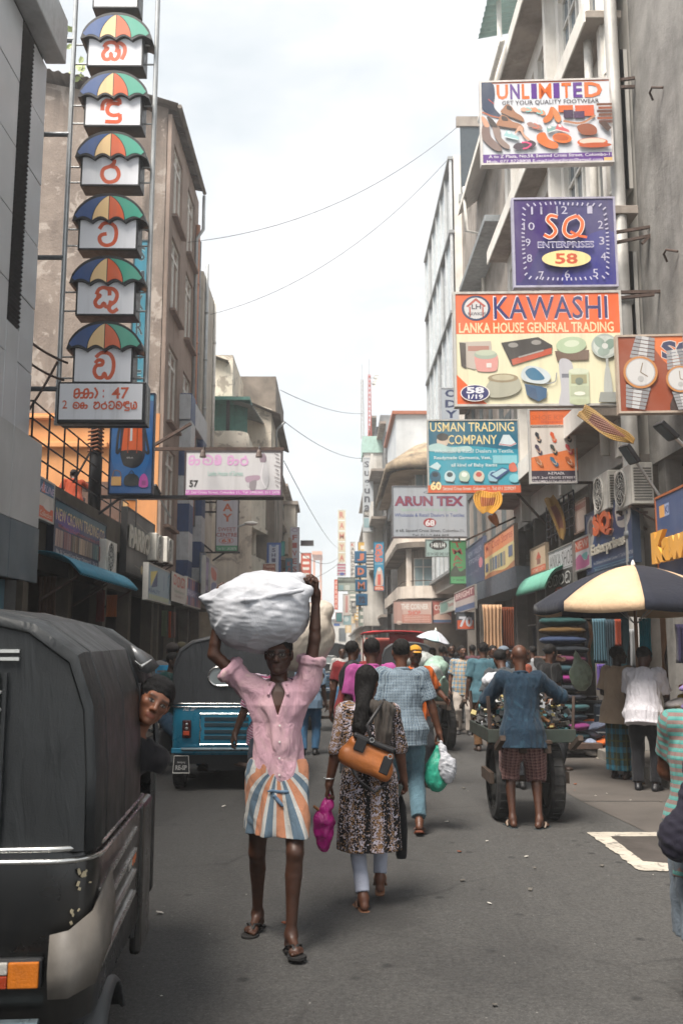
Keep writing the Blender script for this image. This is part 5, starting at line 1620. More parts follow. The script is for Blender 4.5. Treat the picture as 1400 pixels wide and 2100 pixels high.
for (xa, ya, xb, yb_, Y) in ((1245, 168, 1300, 160, YS + .6), (1245, 180, 1300, 178, YS + .6), (1240, 480, 1355, 462, YS + .3), (1250, 500, 1340, 482, YS + .3), (1262, 600, 1352, 598, YS), (1262, 612, 1340, 604, YS), (1060, 1012, 1150, 1110, 19.6), (950, 800, 1090, 835, 15.6), (955, 1108, 1080, 1050, 23.7), (1176, 990, 1225, 990, 15.6)):
	MB().beam(P(xa, ya, Y + 0.1), P(xb, yb_, Y + 0.1), 0.045).obj('arm', M_RUST, ga)
strut('brace', P(1315, 500, YS + .4), P(1352, 465, YS + .4), 0.04, M_RUST, ga)

# ============================================================ right facade signs
s = wall_sign('sq_enterprises_sign', 'navy shop sign with raised orange SQ and cream word Enterprises', 4.42, 1, (1203, 1050, 1186), (1300, 1008, 1146), '#24406e', (0, 0, 100, 100), depth=0.1, frame='#3d4b60')
s.blob([(7, 14), (18, 8), (22, 30), (18, 50), (8, 58), (5, 30)], '#b8b0aa').blob([(9, 18), (17, 14), (19, 34), (10, 40)], '#6e5a58').text('SQ', 26, 10, 64, 50, '#d2602c', 0.06, raised=0.03, outline='#c9a8a0', ow=0.03)
s.blob([(68, 14), (80, 6), (94, 14), (97, 32), (88, 46), (72, 40)], '#d6cdc6').line([(72, 30), (82, 32), (92, 26)], 6, '#2a3c6a', 4)
s.text('Enterprises', 17, 55, 88, 77, '#c7c0b0', 0.04, raised=0.02).text('No. 58, Second Cross Street, Colombo 11. Tel: 011 2440758', 18, 82, 98, 88, '#b9bec6', 0.01).line([(18, 92), (98, 92)], 1, '#5c94a8').text('Wholesale & Retail Dealers in Watches', 20, 94, 90, 98, '#8fb0bc', 0.005)
s.done()
s = wall_sign('kawashi_wall_sign', 'dark blue shop sign with thick raised yellow letters Ka beside the umbrella', 4.3, 1, (1350, 1015, 1180), (1520, 940, 1200), '#1f3f70', (0, 0, 180, 120), depth=0.12, frame='#b06a45')
s.rect(10, 14, 24, 30, '#d49a4e').rect(24, 14, 36, 30, '#8f9fc4').text('KI', 25, 17, 35, 27, '#2a3c70', 0.03)
s.text('Kawashi', 8, 50, 160, 92, '#d69a2e', 0.07, raised=0.06)
s.done()
s = wall_sign('alankara_sign', 'white and black upright sign with tall condensed capitals and Sinhala script', 4.35, 1, (1119, 1135, 1245), (1178, 1108, 1250), '#211f20', (0, 0, 60, 110), depth=0.06, frame='#8f8d88')
s.rect(0, 2, 60, 42, '#b3b4b6').text('ALANKA SHOE', 2, 10, 59, 36, '#2a2a2e', -0.005).line([(0, 6), (60, 6)], 0.7, '#3a3a3c').line([(0, 39), (60, 39)], 0.7, '#3a3a3c')
for k, key in enumerate(('va', 'ka', 'ha', 'da')):
	sinhala(s, key, 6 + 12.5 * k, 48, 17 + 12.5 * k, 68, 2.6, '#c9c9c6')
s.ell(30, 78, 8, 7, '#c8503a').text('31', 26, 74, 34, 82, '#e0d0c8', 0.03).rect(2, 92, 58, 104, '#b9573c')
s.done()
s = wall_sign('orange_offer_sign', 'small red and white poster under the faded poster beside SQ sign', 4.4, 1, (1177, 1108, 1178), (1210, 1093, 1160), '#c9c4c8', (0, 0, 60, 60), depth=0.05)
s.rect(0, 0, 60, 24, '#cf5538').text('NEW', 6, 6, 54, 20, '#e0c4b4', 0.04).blob([(4, 40), (24, 30), (40, 44), (56, 36), (54, 54), (8, 56)], '#b85a8c').blob([(30, 34), (50, 30), (48, 44)], '#6fb3b0')
s.done()
s = wall_sign('faded_poster_sign', 'faded pinkish poster board left of the SQ sign', 4.45, 1, (1178, 1030, 1098), (1204, 1020, 1085), '#b49a8c', (0, 0, 40, 60), depth=0.05, frame='#8d7668')
s.rect(4, 6, 36, 16, '#8f5a4e').blob([(8, 24), (30, 22), (34, 50), (10, 54)], '#c8b3a6')
s.done()
s = wall_sign('tailor_banner_sign', 'yellow and orange fabric shop banner with rows of cloth bolts', 4.1, 1, (994, 1112, 1190), (1056, 1072, 1165), '#d3c28a', (0, 0, 100, 80), depth=0.08, frame='#5a5048')
s.poly([(0, 0), (100, 0), (100, 30), (0, 34)], '#d98a5c').text('MT Cloth Stores', 6, 6, 94, 22, '#b0402c', 0.03)
for k in range(6):
	s.rect(20 + 9 * k, 40, 27 + 9 * k, 66, ('#7d8a86', '#5a6a78', '#3f5f86', '#8a7f74', '#54707c', '#9a8f86')[k])
s.rect(4, 46, 14, 64, '#4a5a7a').rect(82, 36, 94, 56, '#5a6684').blob([(0, 72), (30, 68), (70, 74), (100, 66), (100, 80), (0, 80)], '#b0744c')
s.done()
s = wall_sign('navy_textile_sign', 'navy shop sign with small pink oval next to the cloth banner', 4.12, 1, (956, 1120, 1205), (993, 1102, 1190), '#3b4768', (0, 0, 70, 100), depth=0.08, frame='#59617a')
s.text('NEW TAILOR', 8, 16, 62, 30, '#8a93ac', 0.01).text('STORES', 12, 36, 58, 48, '#8a93ac', 0.01).ell(58, 56, 7, 12, '#c47a8a').text('since 1962', 10, 66, 50, 74, '#79829c', 0.0)
s.done()
s = wall_sign('house_poster_sign', 'orange and cream poster board with small house drawing by the green awning', 4.3, 1, (1088, 1125, 1182), (1120, 1112, 1170), '#c9b194', (0, 0, 60, 60), depth=0.06, frame='#8a7a68')
s.poly([(22, 28), (32, 12), (42, 28)], '#b84a34').rect(25, 28, 39, 40, '#8a5a48').rect(2, 44, 58, 58, '#cf5f38').text('HOME CITY', 6, 47, 54, 55, '#e6cdb8', 0.02)
s.done()
s = wall_sign('low_stall_sign', 'pale low stall sign board far along the right row', 3.75, 1, (902, 1238, 1262), (931, 1222, 1250), '#b4bcb4', (0, 0, 80, 40), depth=0.05)
s.blob([(6, 8), (40, 6), (44, 30), (8, 34)], '#7aa096').text('Textile', 46, 12, 76, 24, '#a05a58', 0.02)
s.done()
s = wall_sign('red_low_sign', 'low red and blue stall sign board along the right row', 3.78, 1, (932, 1218, 1262), (974, 1195, 1245), '#b9b3b0', (0, 0, 80, 50), depth=0.05)
s.rect(0, 0, 80, 22, '#8f5a62').text('BRIGHT', 6, 4, 74, 18, '#d4c0bc', 0.03).rect(0, 36, 80, 50, '#4a648c')
s.done()
s = front_sign('seventy_sign', 'small dark sign with white 70 on red over the right stalls', 935, 1255, 972, 1292, 27, '#3a4048', 0.0, 0.05, '#4a4c50')
s.rect(935, 1272, 972, 1292, '#b5502f').text('70', 941, 1264, 968, 1286, '#b9bcc4', 0.04)
s.done()
s = front_sign('corner_shop_sign', 'faded pink sign reading THE CORNER SHOP on the old corner building', 806, 1232, 885, 1279, 41.3, '#c2a49a', 0.0, 0.15, '#9a8a84')
s.rect(806, 1232, 826, 1279, '#b08a80').rect(824, 1260, 885, 1277, '#b77a6c').text('THE CORNER', 822, 1238, 878, 1250, '#d8d2cc', 0.04).text('SHOP', 836, 1252, 862, 1262, '#c4685c', 0.04)
for k in range(4):
	s.line([(828, 1263 + 3.4 * k), (880, 1264 + 3.4 * k)], 1.2, '#d4b2a6')
s.ell(818, 1277, 6, 4, '#c9b4a8')
s.done()
s = front_sign('corner_side_sign', 'red faded side panel beside THE CORNER SHOP sign', 886, 1232, 925, 1278, 41.4, '#a8544a', 0.0, 0.12, '#8a5a54')
s.text('CO', 890, 1240, 905, 1252, '#d8c4bc', 0.04).blob([(890, 1262), (910, 1256), (924, 1266), (922, 1272), (890, 1272)], '#c8a898').rect(886, 1271, 925, 1278, '#3d5a80')
s.done()
s = front_sign('suguna_sign', 'tall grey tower sign with dark lower case letters suguna and number 90', 744, 938, 765, 1090, 58, '#adb3b8', 0.0, 0.6, '#b6babc', 0.06, group=GL)
for k, ch in enumerate('Suguna'):
	s.text(ch, 747, 944 + 18 * k + (4 if ch in 'gu' else 2), 758 if ch != 'S' else 757, 957 + 18 * k + (6 if ch == 'g' else 2), '#4a4d56', 0.03)
s.rect(745, 1047, 758, 1061, '#4a4a48').text('90', 747, 1050, 756, 1058, '#b6b2ac', 0.03)
s.rect(745, 1063, 763, 1082, '#7f9ba2')
s.done()
a, b = P(742, 935, 60), P(766, 902, 60)
tw = thing('sign_tower', 'pale green capped tower block rising behind the suguna sign', 'tower', (a.x, 60, 0))
MB().bx(a.x + 0.1, 3.1, 59.0, 62.1, 3, a.z).obj('shaft', m_fw, tw)
MB().bx(a.x, 3.15, 58.9, 62.1, a.z, b.z).obj('cap', paint('mint cap', '#9fbdb4', 0.6), tw)
JD = 'blue letter cubes of one projecting sign'
jd = thing('jdm_sign', 'column of blue square boxes with red letters J D M and number 92', 'sign', P(740, 1240, 46))
for k, ch in enumerate(('J', 'D', 'M', '92')):
	x0, y0 = 727 + 0.8 * k, 1130 + 29.2 * k
	a, b = P(x0, y0 + 24, 46), P(x0 + 24, y0, 46)
	bo = MB().bx(a.x, b.x, 46, 46.5, a.z, b.z).obj('letter_box', paint('jdm blue', '#27658a', 0.5), jd, bevel=0.02)
	s = Sign('', '', '', 0, 0, None, parent=bo, page=(x0, y0, x0 + 24, y0 + 24))
	s.o = MW[jd].inverted() @ Vector((a.x, 45.995, a.z))
	s.w, s.h = b.x - a.x, b.z - a.z
	s.text(ch, x0 + 5, y0 + 5, x0 + 19, y0 + 20, '#cf7a5c' if k < 3 else '#1f2c4c', 0.06)
a, b = P(738, 1252, 46.25), P(738, 1128, 46.25)
MB().tube([a, b], 0.05, 8).obj('pole', M_GALV, jd)
s = front_sign('blue_saint_sign', 'bright blue vertical banner sign with orange script and white figure', 766, 1111, 787, 1212, 43.8, '#1f86ac', 0.0, 0.15, '#2a6c86', group=GL)
for k, key in enumerate(('da', 'ka', 'na')):
	sinhala(s, key, 770, 1117 + 12 * k, 783, 1128 + 12 * k, 2.6, '#d26a50')
s.text('in Colombo', 769, 1154, 785, 1158, '#bcd4da', 0.0).blob([(774, 1166), (780, 1164), (784, 1178), (784, 1200), (769, 1200), (771, 1178)], '#d0b3a6').ell(777, 1168, 3.4, 4, '#c8d4d4').rect(774, 1178, 780, 1200, '#cf5a48').rect(766, 1202, 787, 1212, '#d0562c').text('BRIDAL', 769, 1204, 785, 1209, '#e8d4c4', 0.03)
s.done()
s = front_sign('ramya_sign', 'pale vertical sign of square boxes spelling RAMYA in faded red', 692, 1045, 709, 1155, 74, '#bcc4b4', 0.0, 0.4, '#d4d6d0', 0.08, group=GL)
for k, ch in enumerate('RAMYA'):
	s.rect(693, 1047 + 22 * k, 708, 1065.5 + 22 * k, '#c6b9a0').text(ch, 696, 1050 + 22 * k, 705, 1062 + 22 * k, '#b5685c', 0.04)
	s.rect(692, 1066 + 22 * k, 709, 1068 + 22 * k, '#dfe2de')
s.done()
s = front_sign('striped_far_sign', 'red and white striped small sign below RAMYA', 691, 1156, 709, 1181, 74, '#b9b4b8', 0.0, 0.3, group=GL)
for k in range(4):
	s.rect(691, 1157 + 6 * k, 709, 1160 + 6 * k, '#a8506a')
s.ell(701, 1177, 5, 3, '#3a4c90')
s.done()
s = front_sign('grey_green_board', 'wide grey green board crossing behind the blue letter boxes', 692, 1184, 732, 1212, 56, '#9aa59c', 0.0, 0.3, '#5c6660', group=GL)
s.rect(692, 1190, 732, 1196, '#4f5a56').rect(694, 1200, 704, 1210, '#7fa2a8').rect(707, 1200, 717, 1210, '#c2c8c2').text('CENTRE', 696, 1186, 728, 1189, '#3a4844', 0.03)
s.done()
s = front_sign('kal_shop_sign', 'slim white vertical sign with black letters and one red K', 718, 1111, 728, 1184, 66, '#cfcbc6', 0.0, 0.3, group=GL)
for k, ch in enumerate('KALSHOPP'):
	s.text(ch, 720, 1114 + 8.6 * k, 726, 1120.5 + 8.6 * k, '#b8503c' if k == 0 else '#3c3a3c', 0.03)
s.done()
s = front_sign('pink_print_sign', 'white vertical sign with faded pink column of print', 703, 1218, 717, 1262, 62, '#c9c1bc', 0.0, 0.25, group=GL)
s.rect(708, 1222, 713, 1256, '#c08a84')
s.done()
s = front_sign('dark_number_sign', 'dark and white stacked number sign under the blue boxes', 719, 1232, 731, 1258, 60, '#5c5c5c', 0.0, 0.25, group=GL)
s.text('E', 722, 1236, 729, 1243, '#d0d0cc', 0.03).rect(720, 1248, 730, 1256, '#8c8c88')
s.done()
s = front_sign('red_vertical_far_sign', 'thin red vertical sign at the far end of the street', 685, 1188, 693, 1250, 95, '#c0523c', 0.0, 0.3, '#b56a58', group=GL)
for k in range(6):
	s.text('S', 687, 1192 + 9.6 * k, 691, 1198 + 9.6 * k, '#e0ccc0', 0.03)
s.done()
s = front_sign('teal_far_board', 'teal board over the far shops', 688, 1256, 702, 1276, 70, '#2e7478', 0.0, 0.2, '#a8584c', group=GL)
s.done()
s = front_sign('pale_far_board', 'pale blue board beside the teal far board', 703, 1262, 720, 1282, 64, '#8fb0b6', 0.0, 0.2, group=GL)
s.ell(710, 1270, 5, 5, '#c8d4d4')
s.done()
for k in range(22):
	sd = 1 if k % 2 else -1
	Y = 47 + 4.1 * k
	c, cn = (('#b8503c', 'red'), ('#c9c4bc', 'white'), ('#2f7f8c', 'teal'), ('#c9a24c', 'yellow'), ('#3c5a94', 'blue'), ('#7c8a80', 'grey green'))[k % 6]
	w, h = rnd.uniform(.6, 1.1), rnd.uniform(.8, 3.0)
	x = sd * 2.45 - (w if sd > 0 else 0) - (.15 if sd < 0 else 0)
	s = Sign('far_sign', 'small %s projecting sign far down the %s hand row' % (cn, 'right' if sd > 0 else 'left'), 'sign', w, h, (x, Y, rnd.uniform(3, 6.5)), 0, (0, 0, 10, 30), c, .15, '#a8a6a2', .04, 'small signs far down the street')
	for q in range(5):
		s.rect(2, 3 + 5.4 * q, 8, 5.6 + 5.4 * q, ('#d8d4cc', '#3a3434')[k % 6 == 1])
	s.done()
s = front_sign('blue_far_board', 'tiny bright blue board far down the street', 684, 1278, 697, 1284, 75, '#2f62b0', 0.0, 0.2, '#9aa4b0', group=GL)
s.done()
# ------------------------------------------------------------------ implicit surfaces (bodies, clothes, bundles)
V = Vector

def unit(v):
	v = V(v)
	return v.normalized()

class SDF:
	def __init__(s):
		s.ops = []

	def cone(s, a, b, ra, rb, k=0.012, op='u'):
		a, b = np.array(a, float), np.array(b, float)
		ab = b - a
		L2 = max(1e-9, float(ab @ ab))
		rm = max(ra, rb)

		def f(X, Y, Z):
			px, py, pz = X - a[0], Y - a[1], Z - a[2]
			t = np.clip((px * ab[0] + py * ab[1] + pz * ab[2]) / L2, 0, 1)
			return np.sqrt((px - t * ab[0]) ** 2 + (py - t * ab[1]) ** 2 + (pz - t * ab[2]) ** 2) - (ra + (rb - ra) * t)
		s.ops.append((op, f, np.minimum(a, b) - rm, np.maximum(a, b) + rm, k))
		return s

	def chain(s, pts, rs, k=0.012):
		for i in range(len(pts) - 1):
			s.cone(pts[i], pts[i + 1], rs[i], rs[i + 1], k if i == 0 else min(k, .004))
		return s

	def ell(s, c, r, M=None, k=0.012, op='u'):
		c, r = np.array(c, float), np.array(r, float)
		A = np.array(M.to_3x3() if M is not None else Matrix.Identity(3))
		ext = np.abs(A) @ r

		def f(X, Y, Z):
			x, y, z = X - c[0], Y - c[1], Z - c[2]
			u = (A[0, 0] * x + A[1, 0] * y + A[2, 0] * z)
			v = (A[0, 1] * x + A[1, 1] * y + A[2, 1] * z)
			w = (A[0, 2] * x + A[1, 2] * y + A[2, 2] * z)
			k0 = np.sqrt((u / r[0]) ** 2 + (v / r[1]) ** 2 + (w / r[2]) ** 2)
			k1 = np.sqrt((u / r[0] ** 2) ** 2 + (v / r[1] ** 2) ** 2 + (w / r[2] ** 2) ** 2)
			return k0 * (k0 - 1) / np.maximum(k1, 1e-6)
		s.ops.append((op, f, c - ext, c + ext, k))
		return s

	def box(s, c, h, M=None, rd=0.01, k=0.008, op='u'):
		c, h = np.array(c, float), np.array(h, float)
		A = np.array(M.to_3x3() if M is not None else Matrix.Identity(3))
		ext = np.abs(A) @ h

		def f(X, Y, Z):
			x, y, z = X - c[0], Y - c[1], Z - c[2]
			q = [np.abs(A[0, i] * x + A[1, i] * y + A[2, i] * z) - (h[i] - rd) for i in range(3)]
			o = np.sqrt(sum(np.maximum(t, 0) ** 2 for t in q))
			return o + np.minimum(np.maximum(q[0], np.maximum(q[1], q[2])), 0) - rd
		s.ops.append((op, f, c - ext, c + ext, k))
		return s

	def stack(s, M, prof, k=0.015, op='u', pw=2.0):
		"""M frame (4x4); prof rows (z, cx, cy, rx, ry) along the local z axis"""
		A, Ai = np.array(M), np.array(M.inverted())
		p = np.array(prof, float)
		cs = []
		for z, cx, cy, rx, ry in prof:
			for q in ((cx - rx, cy - ry, z), (cx + rx, cy - ry, z), (cx - rx, cy + ry, z), (cx + rx, cy + ry, z)):
				cs.append((A @ np.array([*q, 1]))[:3])
		cs = np.array(cs)

		def f(X, Y, Z):
			x = Ai[0, 0] * X + Ai[0, 1] * Y + Ai[0, 2] * Z + Ai[0, 3]
			y = Ai[1, 0] * X + Ai[1, 1] * Y + Ai[1, 2] * Z + Ai[1, 3]
			z = Ai[2, 0] * X + Ai[2, 1] * Y + Ai[2, 2] * Z + Ai[2, 3]
			cx, cy, rx, ry = [np.interp(z, p[:, 0], p[:, i]) for i in (1, 2, 3, 4)]
			d = ((np.abs((x - cx) / rx) ** pw + np.abs((y - cy) / ry) ** pw) ** (1 / pw) - 1) * np.minimum(rx, ry)
			return np.maximum(d, np.maximum(p[0, 0] - z, z - p[-1, 0]))
		s.ops.append((op, f, cs.min(0), cs.max(0), k))
		return s

	def cut(s, p, n):
		"""keep the side the normal points away from"""
		p, n = np.array(p, float), np.array(unit(n), float)
		s.ops.append(('i', lambda X, Y, Z: (X - p[0]) * n[0] + (Y - p[1]) * n[1] + (Z - p[2]) * n[2], None, None, 0))
		return s

	def disp(s, fn):
		s.ops.append(('d', fn, None, None, 0))
		return s

	def mesh(s, h):
		u = [o for o in s.ops if o[0] == 'u']
		lo = np.min([o[2] for o in u], 0) - 3 * h - 0.01
		hi = np.max([o[3] for o in u], 0) + 3 * h + 0.01
		n = np.ceil((hi - lo) / h).astype(int) + 1
		ax = [lo[i] + h * np.arange(n[i]) for i in range(3)]
		F = np.full(n, 0.3, np.float32)
		for (op, f, a, b, k) in s.ops:
			if op == 'd':
				idx = np.where(np.abs(F) < 0.05)
				F[idx] += f(ax[0][idx[0]], ax[1][idx[1]], ax[2][idx[2]]).astype(np.float32)
				continue
			if a is None:
				i0, i1 = np.zeros(3, int), n
			else:
				m = k + 3 * h
				i0 = np.maximum(((a - m - lo) / h).astype(int), 0)
				i1 = np.minimum(((b + m - lo) / h).astype(int) + 2, n)
			X, Y, Z = np.meshgrid(*[ax[i][i0[i]:i1[i]].astype(np.float32) for i in range(3)], indexing='ij', sparse=True)
			d = f(X, Y, Z)
			S = F[i0[0]:i1[0], i0[1]:i1[1], i0[2]:i1[2]]
			if op == 'u':
				q = np.maximum(k - np.abs(S - d), 0) / max(k, 1e-6)
				S[...] = np.minimum(S, d) - q * q * k * 0.25
			elif op == 's':
				S[...] = np.maximum(S, -d)
			else:
				S[...] = np.maximum(S, d)
		return surf(F, lo, h)

def surf(F, lo, h):
	"""surface nets"""
	S = F < 0
	c = np.zeros(np.array(F.shape) - 1, np.int8)
	cor = [(i, j, k) for i in (0, 1) for j in (0, 1) for k in (0, 1)]
	nx, ny, nz = c.shape
	for (i, j, k) in cor:
		c += S[i:i + nx, j:j + ny, k:k + nz]
	act = (c > 0) & (c < 8)
	ijk = np.argwhere(act)
	idx = np.full(c.shape, -1, np.int32)
	idx[act] = np.arange(len(ijk))
	vals = {q: F[ijk[:, 0] + q[0], ijk[:, 1] + q[1], ijk[:, 2] + q[2]] for q in cor}
	pos = np.zeros((len(ijk), 3))
	cnt = np.zeros(len(ijk))
	for a in cor:
		for d in range(3):
			if a[d]:
				continue
			b = list(a)
			b[d] = 1
			fa, fb = vals[a], vals[tuple(b)]
			m = (fa < 0) != (fb < 0)
			t = np.where(m, fa / np.where(m, fa - fb, 1), 0)
			for e in range(3):
				pos[:, e] += m * (a[e] + (t if e == d else 0))
			cnt += m
	v = lo + h * (ijk + pos / np.maximum(cnt, 1)[:, None])
	fs = []
	for d in range(3):
		e, g = (d + 1) % 3, (d + 2) % 3
		sl = [slice(1, -1)] * 3
		sl[d] = slice(0, -1)
		s2 = list(sl)
		s2[d] = slice(1, None)
		m = S[tuple(sl)] != S[tuple(s2)]
		w = np.argwhere(m) + np.array([0 if i == d else 1 for i in range(3)])
		if not len(w):
			continue
		ins = S[tuple(w.T)]
		E, Gv = np.eye(3, dtype=int)[e], np.eye(3, dtype=int)[g]
		q = [idx[tuple((w - E - Gv).T)], idx[tuple((w - Gv).T)], idx[tuple(w.T)], idx[tuple((w - E).T)]]
		q = np.stack(q, 1)
		q[~ins] = q[~ins][:, ::-1]
		fs.append(q[(q >= 0).all(1)])
	return v, np.concatenate(fs)

def folds(amp, sc, seed=0, stretch=(1, 1, 1), sharp=1.0):
	r_ = np.random.RandomState(seed)
	ks = [(r_.normal(size=3) * np.array(stretch), r_.uniform(0, 6.28), r_.normal(size=3) * 0.6, r_.uniform(0, 6.28)) for _ in range(6)]

	def f(x, y, z):
		o = 0
		for i, (k, p, k2, p2) in enumerate(ks):
			s_ = sc * (0.7 + 0.28 * i)
			w = np.sin(s_ * 0.5 * (k2[0] * x + k2[1] * y + k2[2] * z) + p2) * 1.3
			o = o + np.sin(s_ * (k[0] * x + k[1] * y + k[2] * z) + p + w) / (1 + 0.35 * i)
		o = o / 2.6
		return amp * (np.abs(o) * 2 - 0.7 if sharp > 1 else o)
	return f

# ------------------------------------------------------------------ cloth and skin materials
def skinmat(name, c, rough=0.5):
	key = ('skin', name)
	if key in MATS:
		return MATS[key]
	m, t, b = mk(name)
	o = tco(t)
	c = col(c)
	base = ramp(t, noise(t, o, 14, 6, 0.6), [(0.3, tuple(x * 0.78 for x in c)), (0.7, tuple(x * 1.18 for x in c))])
	a = nd(t, 'ShaderNodeAttribute', attribute_name='feat')
	base = mixc(t, a.outputs['Alpha'], base, a.outputs['Color'])
	t.links.new(base, b.inputs['Base Color'])
	t.links.new(ramp(t, noise(t, o, 30, 4), [(0.3, rough - 0.1), (0.7, rough + 0.1)]), b.inputs['Roughness'])
	b.inputs['Subsurface Weight'].default_value = 0.06
	b.inputs['Subsurface Radius'].default_value = (0.01, 0.004, 0.002)
	bump(t, b, noise(t, o, 90, 6, 0.65), 0.25, 0.004)
	MATS[key] = m
	return m

def cloth(name, c, pat=None, c2=None, c3=None, p=0.03, q=0.03, rough=0.85, fine=0.35, w=0.3):
	"""woven cloth; patterns are laid out in the garment's own (around, along) coordinates"""
	key = ('cl', name)
	if key in MATS:
		return MATS[key]
	m, t, b = mk(name)
	o = tco(t)
	c, c2, c3 = col(c), col(c2 or c), col(c3 or c2 or c)
	cu = nd(t, 'ShaderNodeAttribute', attribute_name='cuv').outputs['Vector']
	xyz = nd(t, 'ShaderNodeSeparateXYZ', {'Vector': cu})
	u, v = xyz.outputs[0], xyz.outputs[1]

	def band(x, per, wd):
		f = mth(t, 'FRACT', mth(t, 'DIVIDE', x, per))
		return mth(t, 'LESS_THAN', f, wd)
	base = c
	if pat == 'check':
		base = mixc(t, mth(t, 'MULTIPLY', mth(t, 'ADD', band(u, p, w), band(v, q, w)), 0.5), c, c2)
		base = mixc(t, mth(t, 'MULTIPLY', mth(t, 'MAXIMUM', band(mth(t, 'ADD', u, p * 0.42), p, 0.1), band(mth(t, 'ADD', v, q * 0.42), q, 0.1)), 0.75), base, c3)
	elif pat == 'stripev':
		base = mixc(t, band(v, q, w), c, c2)
		base = mixc(t, band(mth(t, 'ADD', v, q * 0.5), q, w * 0.35), base, c3)
	elif pat == 'stripeu':
		base = mixc(t, band(u, p, w), c, c2)
		base = mixc(t, band(mth(t, 'ADD', u, p * 0.45), p, w * 0.8), base, c3)
	elif pat == 'print':
		d = noise(t, cu, 42, 5, 0.75, 0.8)
		vv = nd(t, 'ShaderNodeTexVoronoi', {'Vector': cu, 'Scale': 95, 'Randomness': 1.0}).outputs['Distance']
		big = nd(t, 'ShaderNodeTexNoise', {'Vector': mapped(t, cu, (11, 0.5, 1)), 'Scale': 1.0, 'Detail': 2.0}).outputs[0]
		base = mixc(t, ramp(t, d, [(0.46, 0.0), (0.52, 1.0)]), c, c3)
		k = mth(t, 'ADD', mth(t, 'MULTIPLY', big, 1.9), mth(t, 'MULTIPLY', vv, -.9))
		base = mixc(t, ramp(t, k, [(0.42, 0.0), (0.50, 1.0)]), base, c2)
	elif pat == 'blotch':
		base = mixc(t, ramp(t, noise(t, cu, 1 / p, 4, 0.6, 0.6), [(0.48, 0.0), (0.53, 1.0)]), c, c2)
		base = mixc(t, ramp(t, noise(t, mapped(t, cu, (1, 1, 3)), 0.7 / p, 4, 0.6, 0.6), [(0.58, 0.0), (0.62, 1.0)]), base, c3)
	if not isinstance(base, bpy.types.NodeSocket):
		base = ramp(t, noise(t, o, 3, 5), [(0.3, tuple(x * 0.86 for x in c)), (0.7, tuple(min(1, x * 1.1) for x in c))])
	else:
		base = mixc(t, 1.0, base, ramp(t, noise(t, o, 3, 5), [(0.3, 0.82), (0.7, 1.1)]), 'MULTIPLY')
	t.links.new(base, b.inputs['Base Color'])
	b.inputs['Roughness'].default_value = rough
	b.inputs['Specular IOR Level'].default_value = 0.2
	b.inputs['Sheen Weight'].default_value = 0.08
	hh = mth(t, 'ADD', noise(t, mapped(t, o, (1, 1, 0.45)), 16, 5, 0.55, 1.2), mth(t, 'MULTIPLY', noise(t, o, 320, 2), 0.12))
	bump(t, b, hh, fine, 0.03)
	MATS[key] = m
	return m

def two_bone(a, c, l1, l2, pole):
	"""middle joint of a limb from a to c"""
	a, c, pole = V(a), V(c), V(pole)
	d = c - a
	L = d.length
	if L > (l1 + l2) * 0.998:
		c = a + d.normalized() * (l1 + l2) * 0.998
		d = c - a
		L = d.length
	x = (l1 * l1 - l2 * l2 + L * L) / (2 * L)
	y = math.sqrt(max(1e-8, l1 * l1 - x * x))
	n = d.normalized()
	pp = pole - n * pole.dot(n)
	pp = pp.normalized() if pp.length > 1e-4 else n.orthogonal().normalized()
	return a + n * x + pp * y, c

def add_uv(me, v, bones):
	"""cuv attribute: nearest bone -> (angle x radius, length along)"""
	best = np.full(len(v), 1e9)
	uv = np.zeros((len(v), 3), np.float32)
	for i, (a, b, r, off) in enumerate(bones):
		a, b = V(a), V(b)
		ax = (b - a).normalized()
		ref = V((0, -1, 0))
		ref = ref - ax * ref.dot(ax)
		ref = ref.normalized() if ref.length > 0.05 else ax.orthogonal().normalized()
		sd = ax.cross(ref)
		A, X_, R_, S_ = [np.array(q) for q in (a, ax, ref, sd)]
		d = v - A
		t = d @ X_
		L = (b - a).length
		tc = np.clip(t, 0, L)
		pr = d - np.outer(tc, X_)
		dist = np.linalg.norm(pr, axis=1) / r
		ang = np.arctan2(pr @ S_, pr @ R_)
		m = dist < best
		best[m] = dist[m]
		uv[m, 0] = (ang * r)[m]
		uv[m, 1] = (t + off)[m]
		uv[m, 2] = i
	at = me.attributes.new('cuv', 'FLOAT_VECTOR', 'POINT')
	at.data.foreach_set('vector', uv.ravel())

def sobj(sdf, h, name, m, parent, bones=None, kind=None):
	v, f = sdf.mesh(h)
	me = newmesh(name, v, f, m, smooth=True)
	if bones:
		add_uv(me, v, bones)
	return link(name, me, parent, None, kind), v

HEADF = 0.225

